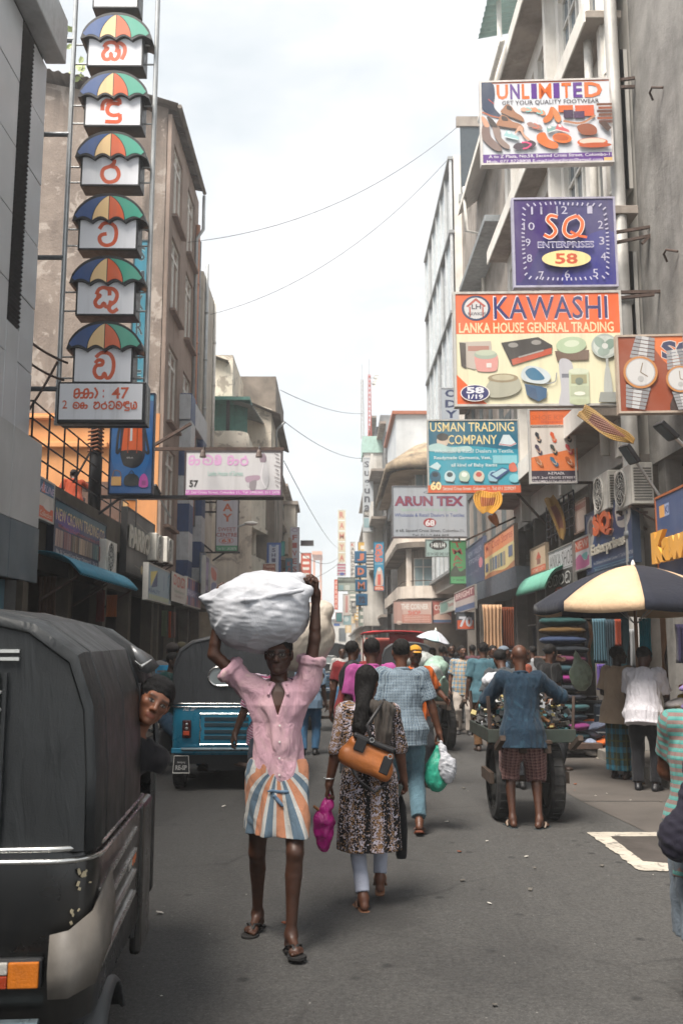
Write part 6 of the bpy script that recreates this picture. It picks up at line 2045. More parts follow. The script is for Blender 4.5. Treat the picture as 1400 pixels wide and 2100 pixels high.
class Person:
	"""facing local -y; L = +x side. All sizes for a 1.72 m figure, scaled by H/1.72"""

	def __init__(s, label, at, H=1.66, rz=0.0, skin='#5a3a2a', vox=0.008, group=None, **p):
		s.k = k = H / 1.72
		s.r = thing('person', label, 'person', (at[0], at[1], at[2] if len(at) > 2 else 0.0), R(rz), group)
		s.p, s.vox, s.skin = p, vox, skin
		s.build = p.get('build', 1.0)
		g = p.get
		pel = V(g('pel', (0, 0, 0))) + V((0, 0, 0.93))
		Rt = Matrix.Rotation(R(g('lean', 3)), 3, 'X') @ Matrix.Rotation(R(g('side', 0)), 3, 'Y') @ Matrix.Rotation(R(g('twist', 0)), 3, 'Z')
		s.T = Matrix.Translation(pel * k) @ Rt.to_4x4() @ Matrix.Scale(k, 4)
		s.Pm = Matrix.Translation(pel * k) @ Matrix.Rotation(R(g('ptwist', 0)), 4, 'Z') @ Matrix.Scale(k, 4)
		T = s.T
		sw = 0.178 * g('sw', 1.0)
		s.sh = [T @ V((sg * sw, 0.01, 0.452 + g('shrug', 0))) for sg in (1, -1)]
		s.nk = T @ V((0, 0.012, 0.50))
		s.hip = [s.Pm @ V((sg * 0.088, 0, -0.03)) for sg in (1, -1)]
		s.hd = T @ V((0, -0.012 + g('hfwd', 0), 0.665))
		s.Hm = Matrix.Translation(s.hd) @ (Rt @ Matrix.Rotation(R(g('hy', 0)), 3, 'Z') @ Matrix.Rotation(R(g('hp', 0) - g('lean', 3) * 0.7), 3, 'X') @ Matrix.Rotation(R(g('hr', 0)), 3, 'Y')).to_4x4() @ Matrix.Scale(k * g('hs', 1.0), 4)
		s.an, s.kn, s.el, s.wr = [], [], [], []
		for i, sg in enumerate((1, -1)):
			a = V(g('aL' if i == 0 else 'aR', (sg * 0.10, 0.0, 0.085))) * k
			kn, a = two_bone(s.hip[i], a, 0.43 * k, 0.425 * k, g('kL' if i == 0 else 'kR', (sg * 0.15, -1, 0)))
			s.an.append(a)
			s.kn.append(kn)
			w = V(g('wL' if i == 0 else 'wR', (sg * 0.27, -0.04, 0.86))) * k
			el, w = two_bone(s.sh[i], w, 0.285 * k, 0.25 * k, g('eL' if i == 0 else 'eR', (sg * 0.3, 1, -0.1)))
			s.el.append(el)
			s.wr.append(w)
		s.fy = [g('fL', 8), g('fR', -8)]
		s.fp = [g('fpL', 0), g('fpR', 0)]
		s.bones = [(T @ V((0, 0, -0.15)), T @ V((0, 0, 0.45)), 0.16 * k, 0)]
		s.abones = [b for i in (0, 1) for b in ((s.sh[i], s.el[i], 0.055 * k, 0.3), (s.el[i], s.wr[i], 0.045 * k, 0.6))]
		s.lbones = [b for i in (0, 1) for b in ((s.hip[i], s.kn[i], 0.08 * k, 0), (s.kn[i], s.an[i], 0.06 * k, 0.43 * k))]

	def trunk(s, fat=0.0, z0=-0.13, z1=0.5):
		b = s.build
		pr = [(-0.13, 0, .01, .150, .105), (-0.03, 0, .012, .163 * b, .115 * b), (.08, 0, .0, .142 * b, .100 * b), (.16, 0, -.004, .138 * b, .098 * b), (.28, 0, 0, .152 * b, .108 * b), (.38, 0, .004, .163, .103), (.455, 0, .010, .150, .085), (.50, 0, .012, .085, .062), (.53, 0, .012, .055, .052)]
		if z0 < -0.13:
			pr = [(z0, 0, .01, pr[0][3], pr[0][4])] + pr
		o = [(z, cx, cy, rx + fat, ry + fat) for (z, cx, cy, rx, ry) in pr if z0 - 1e-6 <= z <= z1 + 1e-6]
		return o

	def foot(s, S, i, fat=0.0, k=0.01, toes=True):
		kk = s.k
		a = s.an[i]
		M = Matrix.Rotation(R(s.fy[i]), 3, 'Z') @ Matrix.Rotation(R(s.fp[i]), 3, 'X')
		s.FM = M

		def q(x, y, z):
			return a + M @ V((x, y, z)) * kk
		S.cone(q(0, 0, 0), q(0, .032, -.052), (.034 + fat) * kk, (.028 + fat) * kk, k)
		S.cone(q(0, .0, -.012), q(.004, -.09, -.055), (.031 + fat) * kk, (.018 + fat) * kk, .02)
		S.cone(q(0, .03, -.056), q(.0, -.12, -.062), (.024 + fat) * kk, (.019 + fat) * kk, .02)
		S.cone(q(-.024, -.115, -.064), q(.026, -.105, -.064), (.017 + fat) * kk, (.016 + fat) * kk, .012)
		if toes:
			sg = 1 if i == 0 else -1
			for j in range(5):
				x = sg * (-.030 + .0155 * j)
				S.cone(q(x, -.118 + .006 * j, -.068), q(x * 1.06, -.165 + .011 * j + .006 * (j == 0), -.073), (.0125 - .0012 * j) * kk + fat, (.0105 - .0012 * j) * kk + fat, .006)
		else:
			S.ell(q(0, -.135, -.063), ((.043 + fat) * kk, (.045 + fat) * kk, (.022 + fat) * kk), Matrix.Rotation(R(s.fy[i]), 3, 'Z'), .02)
		return q

	def hand(s, S, i):
		kk, g = s.k, s.p.get
		n = 'LR'[i]
		W = s.wr[i]
		D = unit(g('h' + n, None) or (s.wr[i] - s.el[i]))
		sg = 1 if i == 0 else -1
		N = V(g('n' + n, (-sg, 0.2, 0)))
		N = unit(N - D * N.dot(D))
		Lt = D.cross(N) * (-1 if i == 0 else 1)      # towards the thumb
		cu = g('g' + n, 0.25)
		S.box(W + (D * .048 + N * .002) * kk, V((.040, .050, .0135)) * kk, Matrix((Lt, D, N)).transposed(), .012 * kk, .02 * kk)
		S.cone(W - D * .02 * kk, W + D * .02 * kk, .024 * kk, .026 * kk, .02 * kk)
		for j, (off, ln, st) in enumerate(((.030, .072, .092), (.010, .080, .097), (-.010, .075, .094), (-.029, .060, .086))):
			p0 = W + (D * st + Lt * off) * kk
			a = cu * (1.0 + 0.08 * j) * R(75)
			d = D
			q = [p0]
			ang = 0
			for seg, fr in ((0, .44), (1, .32), (2, .24)):
				ang += a * (0.75 if seg == 0 else 1.0)
				d = D * math.cos(ang) + N * math.sin(ang) + Lt * (off * 0.8)
				q.append(q[-1] + d.normalized() * ln * fr * 1.05 * kk)
			S.chain([W + (D * .07 + Lt * off) * kk] + q, [x * kk for x in (.010, .0098, .0092, .0084, .0072)], .004 * kk)
		th = g('t' + n, 0.4)
		b0 = W + (D * .022 + Lt * .028) * kk
		d1 = (D * .62 + Lt * (.75 - .3 * th) + N * (.2 + .5 * th)).normalized()
		d2 = (D * .85 + Lt * (.25 - .3 * th) + N * (.15 + .6 * th)).normalized()
		S.chain([b0, b0 + d1 * .045 * kk, b0 + (d1 * .045 + d2 * .034) * kk, b0 + (d1 * .045 + d2 * .056) * kk], [x * kk for x in (.015, .0118, .0105, .0085)], .01 * kk)
		s.grip = W + (D * .085 + N * .02) * kk
		return s.grip

	def head(s, S):
		Hm = s.Hm
		sc = s.k * s.p.get('hs', 1.0)

		def h(x, y, z):
			return Hm @ V((x, y, z))
		M3 = Hm.to_3x3().normalized()

		def E(c, r_, k=.012, op='u'):
			S.ell(h(*c), V(r_) * sc, M3, k * sc, op)

		def Cn(a, b, ra, rb, k=.01):
			S.cone(h(*a), h(*b), ra * sc, rb * sc, k * sc)
		E((0, .014, .030), (.074, .093, .082))
		E((0, -.030, -.022), (.060, .060, .082), .03)
		for q in (1, -1):
			Cn((q * .050, .0, -.050), (q * .018, -.062, -.090), .020, .018, .03)
			E((q * .042, -.064, -.014), (.018, .016, .014), .025)
			E((q * .077, .012, -.008), (.010, .021, .032), .008)
		Cn((-.040, -.075, .026), (.040, -.075, .026), .012, .012, .02)
		for q in (1, -1):
			E((q * .031, -.100, .004), (.0165, .017, .0105), 0, 's')
			E((q * .031, -.0755, .004), (.0140, .0135, .0125), .003)
		Cn((0, -.086, .016), (0, -.108, -.024), .009, .0125, .014)
		for q in (1, -1):
			E((q * .0125, -.098, -.030), (.009, .010, .008), .008)
		E((0, -.080, -.058), (.026, .014, .020), .02)
		Cn((-.020, -.0895, -.0535), (.020, -.0895, -.0535), .0055, .0055, .006)
		Cn((-.018, -.0895, -.0645), (.018, -.0895, -.0645), .0068, .0068, .006)
		E((0, -.082, -.092), (.020, .017, .016), .02)
		S.cone(s.nk - V((0, 0, .03)) * s.k, h(0, .022, -.055), .054 * s.k * s.p.get('nkw', 1.0), .050 * sc, .03)

	def body(s, arms=True, legs=True, head=True, hands=True, lower=None):
		S = SDF()
		kk, b, lk = s.k, s.p.get('limb', 1.0), s.p.get('legk', 1.0)
		S.stack(s.T, s.trunk(-0.004), .03 * kk)
		s.grips = [None, None]
		if head:
			s.head(S)
		if arms:
			for i in (0, 1):
				a, e, w = s.sh[i], s.el[i], s.wr[i]
				S.chain([a, a.lerp(e, .35), a.lerp(e, .8), e], [x * kk * b for x in (.052, .048, .041, .038)], .03 * kk)
				S.chain([e, e.lerp(w, .25), e.lerp(w, .7), w], [x * kk * b for x in (.037, .040, .031, .0255)], .02 * kk)
				if hands:
					s.grips[i] = s.hand(S, i)
		if legs:
			for i in (0, 1):
				hp, kn, an = s.hip[i], s.kn[i], s.an[i]
				S.chain([hp, hp.lerp(kn, .4), kn.lerp(hp, .12), kn], [x * kk * b * lk for x in (.088, .078, .058, .054)], .03 * kk)
				back = (kn - (hp + an) / 2)
				back = (back.normalized() if back.length > 1e-3 else V((0, -1, 0))) * -.014 * kk * (lk == 1.0)
				S.chain([kn, kn.lerp(an, .28) + back, kn.lerp(an, .62) + back * .5, kn.lerp(an, .92), an], [x * kk * b * lk for x in (.052, .055, .041, .034, .035)], .02 * kk)
				s.foot(S, i, 0, .02)
		v, f = S.mesh(s.vox)
		me = newmesh('body', v, f, skinmat('skin ' + s.skin, s.skin), smooth=True)
		ft = np.zeros((len(v), 4), np.float32)
		if head:                                     # lips, eyes, brows as skin colour
			inv = np.array(s.Hm.inverted())
			L = v @ inv[:3, :3].T + inv[:3, 3]
			x, y, z = np.abs(L[:, 0]), L[:, 1], L[:, 2]
			fr = y < -.05
			sk = np.array(col(s.skin))

			def pt(m, c, a=1.0):
				ft[m] = (*c, a)
			pt(fr & ((x / .024) ** 2 + ((z + .059) / .0135) ** 2 < 1), sk * np.array((1.0, .62, .62)), .75)
			pt(fr & (z > .020) & (z < .032 - .1 * np.abs(x - .032)) & (x > .012) & (x < .052), (.012, .010, .009), s.p.get('brow', .9))
			pt(fr & ((x - .031) ** 2 / .0165 ** 2 + (z - .004) ** 2 / .0095 ** 2 < 1), (.02, .015, .012), .9)
			pt(fr & ((x - .031) ** 2 / .0125 ** 2 + (z - .003) ** 2 / .0055 ** 2 < 1), (.30, .26, .23), 1)
			pt(fr & ((x - .031) ** 2 + (z - .004) ** 2 < .0068 ** 2), (.012, .008, .006), 1)
			if s.p.get('beard'):
				bd = (z < -.028) & (y < -.005) & (x < .08) & (z > -.125)
				bd &= ~((x < .02) & (z > -.068) & (z < -.05))
				pt(bd & (ft[:, 3] == 0), (.02, .017, .015), s.p['beard'])
		at = me.attributes.new('feat', 'FLOAT_COLOR', 'POINT')
		at.data.foreach_set('color', ft.ravel())
		s.bo = link('body', me, s.r)
		return s

	def hair(s, c='#141212', kind='short', vol=1.0):
		S = SDF()
		sc = s.k * s.p.get('hs', 1.0)
		M3 = s.Hm.to_3x3().normalized()

		def h(x, y, z):
			return s.Hm @ V((x, y, z))
		if kind == 'none':
			return s
		S.ell(h(0, .020, .036), V((.082 * vol, .099 * vol, .086 * vol)) * sc, M3)
		if kind == 'short':
			S.cut(h(0, 0, .008), M3 @ V((0, -.66, -1)))
			for q in (1, -1):
				S.cone(h(q * .070, -.03, .02), h(q * .070, -.022, -.008), .009 * sc, .006 * sc, .006)
			S.disp(folds(.0045, 140, 3))
		elif kind == 'long':
			S.ell(h(0, .055, -.04), V((.068, .045, .085)) * sc, M3, .03)
			S.ell(h(0, -.135, -.03), V((.066, .085, .085)) * sc, M3, 0, 's')
			b = s.T
			S.chain([h(0, .06, -.05), b @ V((.05, .115, .47)), b @ V((.075, .135, .34)), b @ V((.085, .125, .24))], [x * s.k for x in (.062, .060, .055, .025)], .03)
			S.disp(folds(.006, 60, 5, (3, 3, .25)))
		elif kind == 'tied':
			S.ell(h(0, .045, -.02), V((.076, .07, .085)) * sc, M3, .02)
			S.ell(h(0, -.115, -.03), V((.061, .095, .088)) * sc, M3, 0, 's')
			S.ell(h(0, -.10, -.13), V((.075, .12, .08)) * sc, M3, 0, 's')
			S.cone(h(0, -.09, .12), h(0, .05, .135), .012 * sc, .014 * sc, 0, 's')
			S.ell(h(0, .115, -.0), V((.04, .035, .045)) * sc, M3, .02)
			S.disp(folds(.0025, 120, 5, (2.5, .3, 1)))
		o, v = sobj(S, max(.005, s.vox * .8), 'hair', hairmat(c), s.r)
		return s

	def cap(s, c='#2c2c2e', brim=True, m=None):
		S = SDF()
		sc = s.k
		M3 = s.Hm.to_3x3().normalized()
		S.ell(s.Hm @ V((0, .014, .042)), V((.086, .105, .085)) * sc, M3)
		S.cut(s.Hm @ V((0, 0, .042)), M3 @ V((0, -.25, -1)))
		if brim:
			S.ell(s.Hm @ V((0, -.125, .036)), V((.06, .055, .007)) * sc, M3 @ Matrix.Rotation(R(12), 3, 'X'), .01)
		sobj(S, s.vox, 'cap', m or cloth('cap ' + c, c), s.r)
		return s

	def shirt(s, m, sleeve=.62, hem=-.16, fat=.022, fold=.006, open_v=0.0, collar=True, seed=1, name='shirt', loose=0.10, sfat=.014, rolled=False, curve=0.0, split=False, ch=None, hem_cut=True):
		S = SDF()
		kk = s.k
		pr = s.trunk(fat, hem, .5)
		pr = [(z, cx, cy, rx + loose * max(0, .3 - z), ry + loose * max(0, .3 - z)) for (z, cx, cy, rx, ry) in pr]
		pr = [(pr[0][0] - .04, *pr[0][1:])] + pr
		for i in (0, 1):
			a, e, w = s.sh[i], s.el[i], s.wr[i]
			f1 = min(1.0, sleeve)
			p1 = a.lerp(e, f1)
			S.chain([a, p1], [(.055 + sfat) * kk, (.05 + sfat * 1.15) * kk], .05 * kk)
			if sleeve > 1:
				p2 = e.lerp(w, sleeve - 1)
				S.chain([e, p2], [(.044 + sfat) * kk, (.036 + sfat) * kk], .03 * kk)
			dd = unit((e - a) if sleeve <= 1 else (w - e))
			pe = p1 if sleeve <= 1 else p2
			S.ops.append(('s', *_capcut(pe, dd, .10 * kk), 0))
			if rolled:
				for q in (-.022, -.004):
					u = dd.orthogonal().normalized()
					w_ = dd.cross(u)
					rr = (.055 + sfat) * kk
					pts = [pe + dd * q * kk + (u * math.cos(t) + w_ * math.sin(t)) * rr for t in [R(45 * n) for n in range(9)]]
					S.chain(pts, [.013 * kk] * 9, .01)
		for i in (0, 1):
			S.cone(s.T @ V(((1 if i == 0 else -1) * .07, .01, .475)), s.sh[i], .040 * kk, (.052 + sfat * .5) * kk, .04 * kk)
		S.stack(s.T, pr, .04 * kk)
		nz = s.T.to_3x3().normalized() @ V((0, 0, 1))
		S.ops.append(('s', *_capcut(s.T @ V((0, .012, .498)), nz, .095 * kk), 0))
		if fold:
			f1, f2 = folds(fold, 26, seed, (1.8, 1.8, .22)), folds(fold * .3, 44, seed + 9, (1.4, 1.4, .7))
			S.disp(lambda x, y, z: f1(x, y, z) + f2(x, y, z))
		S.cut(s.T @ V((0, 0, hem)), -nz) if hem_cut else None
		if curve:
			for q in (1, -1):
				S.cone(s.T @ V((q * .21, -.3, hem)), s.T @ V((q * .21, .3, hem)), curve * kk, curve * kk, 0, 's')
		if open_v:
			S.ops.append(('s', *_wedge(s.T, .115, open_v, .50, fat), 0))
		if collar:
			cz = .492
			pts = [s.T @ V((.066 * math.sin(t), .014 - .062 * math.cos(t), cz + .020 * (1 + math.cos(t + math.pi)) / 2)) for t in [R(a) for a in range(28, 333, 16)]]
			S.chain(pts, [.014 * kk] * len(pts), .012 * kk)
			for q in (1, -1):
				S.cone(s.T @ V((q * .03, -.055, cz)), s.T @ V((q * .055, -.10, cz - .05)), .012 * kk, .008 * kk, .012)
		if split:
			S.cone(s.T @ V((-.012, -.155, .36)), s.T @ V((-.012, -.17, hem)), .0035, .0035, 0, 's')
		sobj(S, s.vox, name, m, s.r, s.bones + s.abones[:2 * 2] if ch is None else ch)
		return s

	def trousers(s, m, length=1.0, fat=.018, fold=.006, seed=2, name='trousers', waist=.03):
		"""length 1 = to the ankle, 0.5 = knee"""
		S = SDF()
		kk = s.k
		for i in (0, 1):
			hp, kn, an = s.hip[i], s.kn[i], s.an[i]
			S.chain([hp, hp.lerp(kn, .5)], [(.090 + fat * .4) * kk, (.076 + fat) * kk], .035 * kk)
			if length >= .5:
				S.cone(hp.lerp(kn, .5), kn, (.076 + fat) * kk, (.056 + fat) * kk, .03 * kk)
			pe, dd = hp.lerp(kn, min(1, length * 2)), kn - hp
			if length > .5:
				pe, dd = kn.lerp(an, (length - .5) * 2 * .97), an - kn
				S.chain([kn, kn.lerp(pe, .5), pe], [(.056 + fat) * kk, (.050 + fat) * kk, (.044 + fat) * kk], .03 * kk)
			S.ops.append(('s', *_capcut(pe, unit(dd), .10 * kk), 0))
		S.stack(s.Pm, s.trunk(fat * .6, -0.13, .08), .04 * kk)
		if fold:
			f1, f2 = folds(fold, 24, seed, (1.4, 1.4, .7)), folds(fold * .6, 55, seed + 5)
			S.disp(lambda x, y, z: f1(x, y, z) + f2(x, y, z))
		sobj(S, s.vox, name, m, s.r, s.lbones)
		return s

	def skirt(s, m, prof, fold=.008, seed=4, name='sarong', nf=9, fan=None):
		"""prof rows (z_world_fraction of 1.72 m figure, cx, cy, rx, ry)"""
		S = SDF()
		kk = s.k
		M = Matrix.Scale(kk, 4)
		S.stack(M, [(prof[0][0] - .04, *prof[0][1:])] + list(prof), .01, pw=2.3)
		for i in (0, 1):
			S.chain([s.hip[i], s.kn[i], s.kn[i].lerp(s.an[i], .5)], [x * kk for x in (.095, .078, .07)], .07 * kk)
		zt, zb = prof[-1][0] * kk, prof[0][0] * kk

		def fl(x, y, z):
			a = np.arctan2(x, -y)
			w = np.clip((zt - z) / (zt - zb), 0, 1)
			return fold * w * (np.sin(nf * a + 3 * w + seed) + .5 * np.sin(2.1 * nf * a - 5 * w + seed * 2))
		S.disp(fl)
		S.disp(folds(fold * .5, 40, seed, (1.5, 1.5, .5)))
		S.cut((0, 0, zb), (0, 0, -1))
		S.cut((0, 0, zt), (0, 0, 1))
		b = [(V((prof[0][1], prof[0][2], prof[0][0])) * kk, V((prof[-1][1], prof[-1][2], prof[-1][0])) * kk, .2 * kk, 0)]
		o, v = sobj(S, s.vox, name, m, s.r, b)
		if fan:                        # stripes spread from the knot at the waist
			a = np.zeros(len(v) * 3, np.float32)
			at = o.data.attributes['cuv'].data
			at.foreach_get('vector', a)
			a = a.reshape(-1, 3)
			f = np.clip(-v[:, 1] / .06, 0, 1)
			a[:, 0] = a[:, 0] * (1 - f * .55) + f * .62 * np.arctan2(v[:, 0] - fan[0], np.maximum(fan[1] - v[:, 2], .01)) * fan[2]
			at.foreach_set('vector', a.ravel())
		return s

	def shoes(s, c='#2a2320', kind='shoe', strap=None):
		for i in (0, 1):
			S = SDF()
			if kind == 'shoe':
				q = s.foot(S, i, .008, .02, False)
				S.cut(q(0, 0, .01), s.FM @ V((0, 0, 1)))
				sobj(S, s.vox * .9, 'shoe', paint('leather ' + c, c, .5), s.r)
			else:
				q = s.foot(SDF(), i, 0)
				M = s.FM
				Z = .012 * s.k
				pts = [(-.030, .065), (.030, .065), (.036, 0), (.034, -.06), (.050, -.12), (.044, -.165), (.015, -.192), (-.022, -.188), (-.046, -.155), (-.046, -.11), (-.034, -.05), (-.035, 0)]
				sg = 1 if i == 0 else -1
				mb = MB()
				mb.prism([q(-sg * x, y, -.100) for x, y in [tuple(p) for p in smooth(pts, 3, True)]], M @ V((0, 0, .018 * s.k)))
				so = mb.obj('sandal', paint('sandal ' + c, c, .75), s.r, False, bevel=.003)
				tb = MB()
				for e in (-1, 1):
					tb.tube([q(e * .045, -.02, -.072), q(e * .036, -.065, -.045), q(e * .016, -.10, -.036), q(-sg * .014, -.125, -.05), q(-sg * .014, -.135, -.075)], [.010 * s.k] * 4 + [.006 * s.k], 6, flat=.45)
				tb.obj('strap', paint('strap ' + (strap or c), strap or c, .6), so, False, smooth=True)
		return s

def hairmat(c):
	key = ('hair', c)
	if key in MATS:
		return MATS[key]
	m, t, b = mk('hair ' + c)
	o = tco(t)
	cc = col(c)
	st = noise(t, mapped(t, o, (6, 6, 1)), 30, 6, .7, .5)
	t.links.new(ramp(t, st, [(.3, tuple(x * .5 for x in cc)), (.7, tuple(x * 1.9 for x in cc))]), b.inputs['Base Color'])
	b.inputs['Roughness'].default_value = .6
	b.inputs['Specular IOR Level'].default_value = .2
	bump(t, b, st, .8, .01)
	MATS[key] = m
	return m

def _capcut(p, d, r):
	"""removes what lies beyond the plane (p, d) within radius r"""
	p, d = np.array(p), np.array(d)

	def f(X, Y, Z):
		x, y, z = X - p[0], Y - p[1], Z - p[2]
		h = x * d[0] + y * d[1] + z * d[2]
		rad = np.sqrt(np.maximum(x * x + y * y + z * z - h * h, 0))
		return np.maximum(np.maximum(-h, h - r * 1.2), rad - r)
	return f, p - r * 1.3, p + r * 1.3

def _wedge(T, w, depth, ztop, fat):
	"""V-shaped opening at the front of the chest, in trunk coordinates"""
	Ai = np.array(T.inverted())

	def f(X, Y, Z):
		x = Ai[0, 0] * X + Ai[0, 1] * Y + Ai[0, 2] * Z + Ai[0, 3]
		y = Ai[1, 0] * X + Ai[1, 1] * Y + Ai[1, 2] * Z + Ai[1, 3]
		z = Ai[2, 0] * X + Ai[2, 1] * Y + Ai[2, 2] * Z + Ai[2, 3]
		t = (z - (ztop - depth)) / depth
		return np.maximum(np.maximum(np.abs(x) - w * .5 * t, y + .045), z - ztop - .1)
	c = np.array(T @ V((0, -.1, ztop - depth / 2)))
	return f, c - .3, c + .3
# ------------------------------------------------------------------ three-wheelers; heading along local +y, rear face at y = 0
def wheel(root, c, r, w, name='wheel', rim='#8d8f90', n=28, spokes=0):
	x, y, z = c
	t = MB()
	t.lathe([(r * .74, -w / 2), (r * .93, -w / 2), (r, -w * .3), (r, w * .3), (r * .93, w / 2), (r * .74, w / 2)], c, n, 'x', caps=False)
	for k in range(n):
		a = 2 * math.pi * k / n
		t.box((x, y + math.cos(a) * r * 1.0, z + math.sin(a) * r * 1.0), (w * .62, .02, .012), Matrix.Rotation(a - math.pi / 2, 3, 'X'))
	wo = t.obj('tyre', M_RUBBER, root, False)
	if spokes:
		s = MB()
		s.lathe([(r * .75, -w * .25), (r * .7, -w * .3), (r * .7, w * .3), (r * .75, w * .25)], c, n, 'x', caps=False)
		s.lathe([(.04, -w * .7), (.05, 0), (.04, w * .7)], c, 12, 'x')
		for k in range(spokes):
			a = 2 * math.pi * k / spokes
			s.tube([c, (x, y + math.cos(a) * r * .72, z + math.sin(a) * r * .72)], .016, 6)
	else:
		s = MB()
		s.lathe([(r * .76, -w * .45), (r * .7, -w * .3), (r * .45, -w * .38), (r * .2, -w * .3), (r * .2, w * .3), (r * .45, w * .38), (r * .7, w * .3), (r * .76, w * .45)], c, n, 'x')
		for sg in (-1, 1):
			for k in range(4):
				a = R(90 * k + 45)
				s.lathe([(.012, 0), (.008, sg * .012)], (x + sg * w * .36, y + math.cos(a) * r * .32, z + math.sin(a) * r * .32), 6, 'x')
	s.obj('rim', paint('rim ' + rim, rim, .4, .6, dirt=.5), wo, False, auto=35)
	return wo

def tuk(label, loc, rz, bc, cc, near=False, style='black', group='three wheelers in the street'):
	r = thing('three_wheeler', label, 'three wheeler', loc, R(rz), group)
	mb_ = paint('tuk body ' + bc, bc, .32, .1, var=.12, dirt=.3, scale=3, bmp=.03, coat=.4)
	mc = MATS.get(('tc', cc))
	if not mc:
		mc, t, b = mk('tuk canopy ' + cc)
		o = tco(t)
		c = col(cc)
		f = noise(t, mapped(t, o, (1, 1, .3)), 5, 6, .6, .5)
		t.links.new(ramp(t, f, [(.3, tuple(x * .75 for x in c)), (.7, tuple(x * 1.3 for x in c))]), b.inputs['Base Color'])
		t.links.new(ramp(t, noise(t, o, 9, 4), [(.3, .42), (.7, .62)]), b.inputs['Roughness'])
		bump(t, b, mth(t, 'ADD', noise(t, mapped(t, o, (3, 3, .7)), 4, 4, .5, .8), mth(t, 'MULTIPLY', noise(t, o, 240, 2), .06)), .5, .03)
		MATS[('tc', cc)] = mc
	mch = paint('chrome trim', '#c9c9c6', .22, .9, dirt=.2)
	mblk = paint('black plastic', '#202123', .5, dirt=.35)

	def plan(z, w, y0, y1, rc=.14):
		a = [(w - rc + rc * math.sin(R(t)), y0 + rc - rc * math.cos(R(t))) for t in range(0, 91, 15)]
		pts = [(x, y, z) for x, y in a] + [(w, y1, z)]
		return [(-x, y, z) for x, y, z in pts[::-1]] + pts
	ring = [plan(.40, .60, .03, 1.12), plan(.45, .635, 0, 1.12), plan(.93, .635, 0, 1.12), plan(.96, .625, .005, 1.12)]
	MB().loft(ring).obj('body_tub', mb_, r, False, auto=40)
	sec = [(.635, .965), (.632, 1.2), (.615, 1.42), (.56, 1.58), (.42, 1.68), (.22, 1.725), (0, 1.735)]

	def arch(y, sx, dz, lo=0):
		p = [(x * sx, y, z - dz * max(0, (z - .95) / .78)) for x, z in sec[lo:]]
		return [(-x, y_, z) for x, y_, z in p][::1] + p[::-1][1:]
	back = [arch(0.0, .955, .035), arch(.02, .985, .012), arch(.07, 1, 0), arch(.16, 1, 0), arch(.55, 1, -.005), arch(1.0, 1, -.01)]
	MB().loft(back, closed=False).obj('canopy', mc, r, False, solid=-.012, auto=24)
	fr = [arch(.98, 1.003, -.012, 2), arch(1.5, 1.0, 0, 2), arch(2.0, .93, .06, 2), arch(2.2, .86, .14, 2)]
	MB().loft(fr, closed=False).obj('roof', mc, r, False, smooth=True, solid=-.012)
	rp = MB()
	rp.add(arch(0.002, .955, .035), [tuple(range(13))])
	rp.obj('rear_panel', mc, r, False)
	for y, sx in ((.165, 1.012), (.56, 1.012)):
		MB().tube([V(q) for q in arch(y, sx, -.008)], .008, 6).obj('canopy_seam', mc, r, False, smooth=True)
	for z, q in ((.972, .006), (.935, .004)):
		MB().tube([V((x * 1.012, y - .006, z)) for x, y, z in plan(z, .636, -.002, 1.1)], .009, 6).obj('belt_trim', mch, r, False, smooth=True)
	wheel(r, (.565, .34, .205), .205, .12)
	wheel(r, (-.565, .34, .205), .205, .12)
	wheel(r, (0, 2.25, .205), .205, .11)
	for sg in (1, -1):
		f = MB()
		f.loft([[(sg * x, .36 + rr * math.cos(R(a)), .205 + rr * math.sin(R(a))) for x, rr in ((.46, .245), (.645, .25), (.66, .235))] for a in range(22, 175, 13)], closed=False)
		f.obj('wheel_arch', paint('fender grey', '#3c3e40', .5, dirt=.4), r, False, smooth=True, solid=.012)
		for k in range(4):
			MB().beam((sg * .638, .14, .56 + .085 * k), (sg * .638, .98, .60 + .085 * k), .012, .012).obj('side_rib', mch if near else mb_, r, False)
	ch = MB()
	ch.bx(-.55, .55, .05, 1.1, .30, .40)
	ch.bx(-.52, .52, 1.0, 2.0, .30, .36)
	ch.bx(-.22, .22, .1, .45, .22, .34)
	ch.obj('chassis', mblk, r, False)
	MB().tube([(-.5, -.05, .47), (.5, -.05, .47)], .02, 8).obj('bumper', paint('bumper steel', '#6d7a80', .3, .7), r, False)
	ex = MB()
	ex.tube([(.1, .1, .3), (.25, -.02, .28), (.42, -.04, .28)], .03, 8)
	ex.obj('exhaust', M_RUST, r, False)
	se = MB()
	se.bx(-.55, .55, .25, .75, .62, .78)
	se.obj('passenger_seat', paint('seat vinyl', '#3a2a28', .5), r, False, bevel=.03)
	MB().bx(-.22, .22, 1.25, 1.55, .6, .72).obj('driver_seat', paint('seat vinyl', '#3a2a28', .5), r, False, bevel=.03)
	MB().loft([[(-.6 * k, y, .34), (-.6 * k, y, z), (.6 * k, y, z), (.6 * k, y, .34)] for y, k, z in ((1.98, 1, 1.02), (2.15, .95, .98), (2.4, .7, .85), (2.52, .4, .7))]).obj('front_cowl', mb_, r, False, bevel=.03)
	for a, b in (((-.6, 2.0, 1.0), (-.55, 2.1, 1.5)), ((.6, 2.0, 1.0), (.55, 2.1, 1.5)), ((-.55, 2.1, 1.5), (.55, 2.1, 1.5)), ((-.62, 1.05, .4), (-.62, 1.02, 1.45)), ((.62, 1.05, .4), (.62, 1.02, 1.45))):
		MB().tube([a, b], .016, 6).obj('frame_tube', mblk, r, False)
	for sg in (1, -1):
		MB().bx(min(sg * .60, sg * .65), max(sg * .60, sg * .65), 1.13, 1.42, .30, .93).obj('side_door', paint('tuk body ' + bc, bc), r, False, bevel=.02)
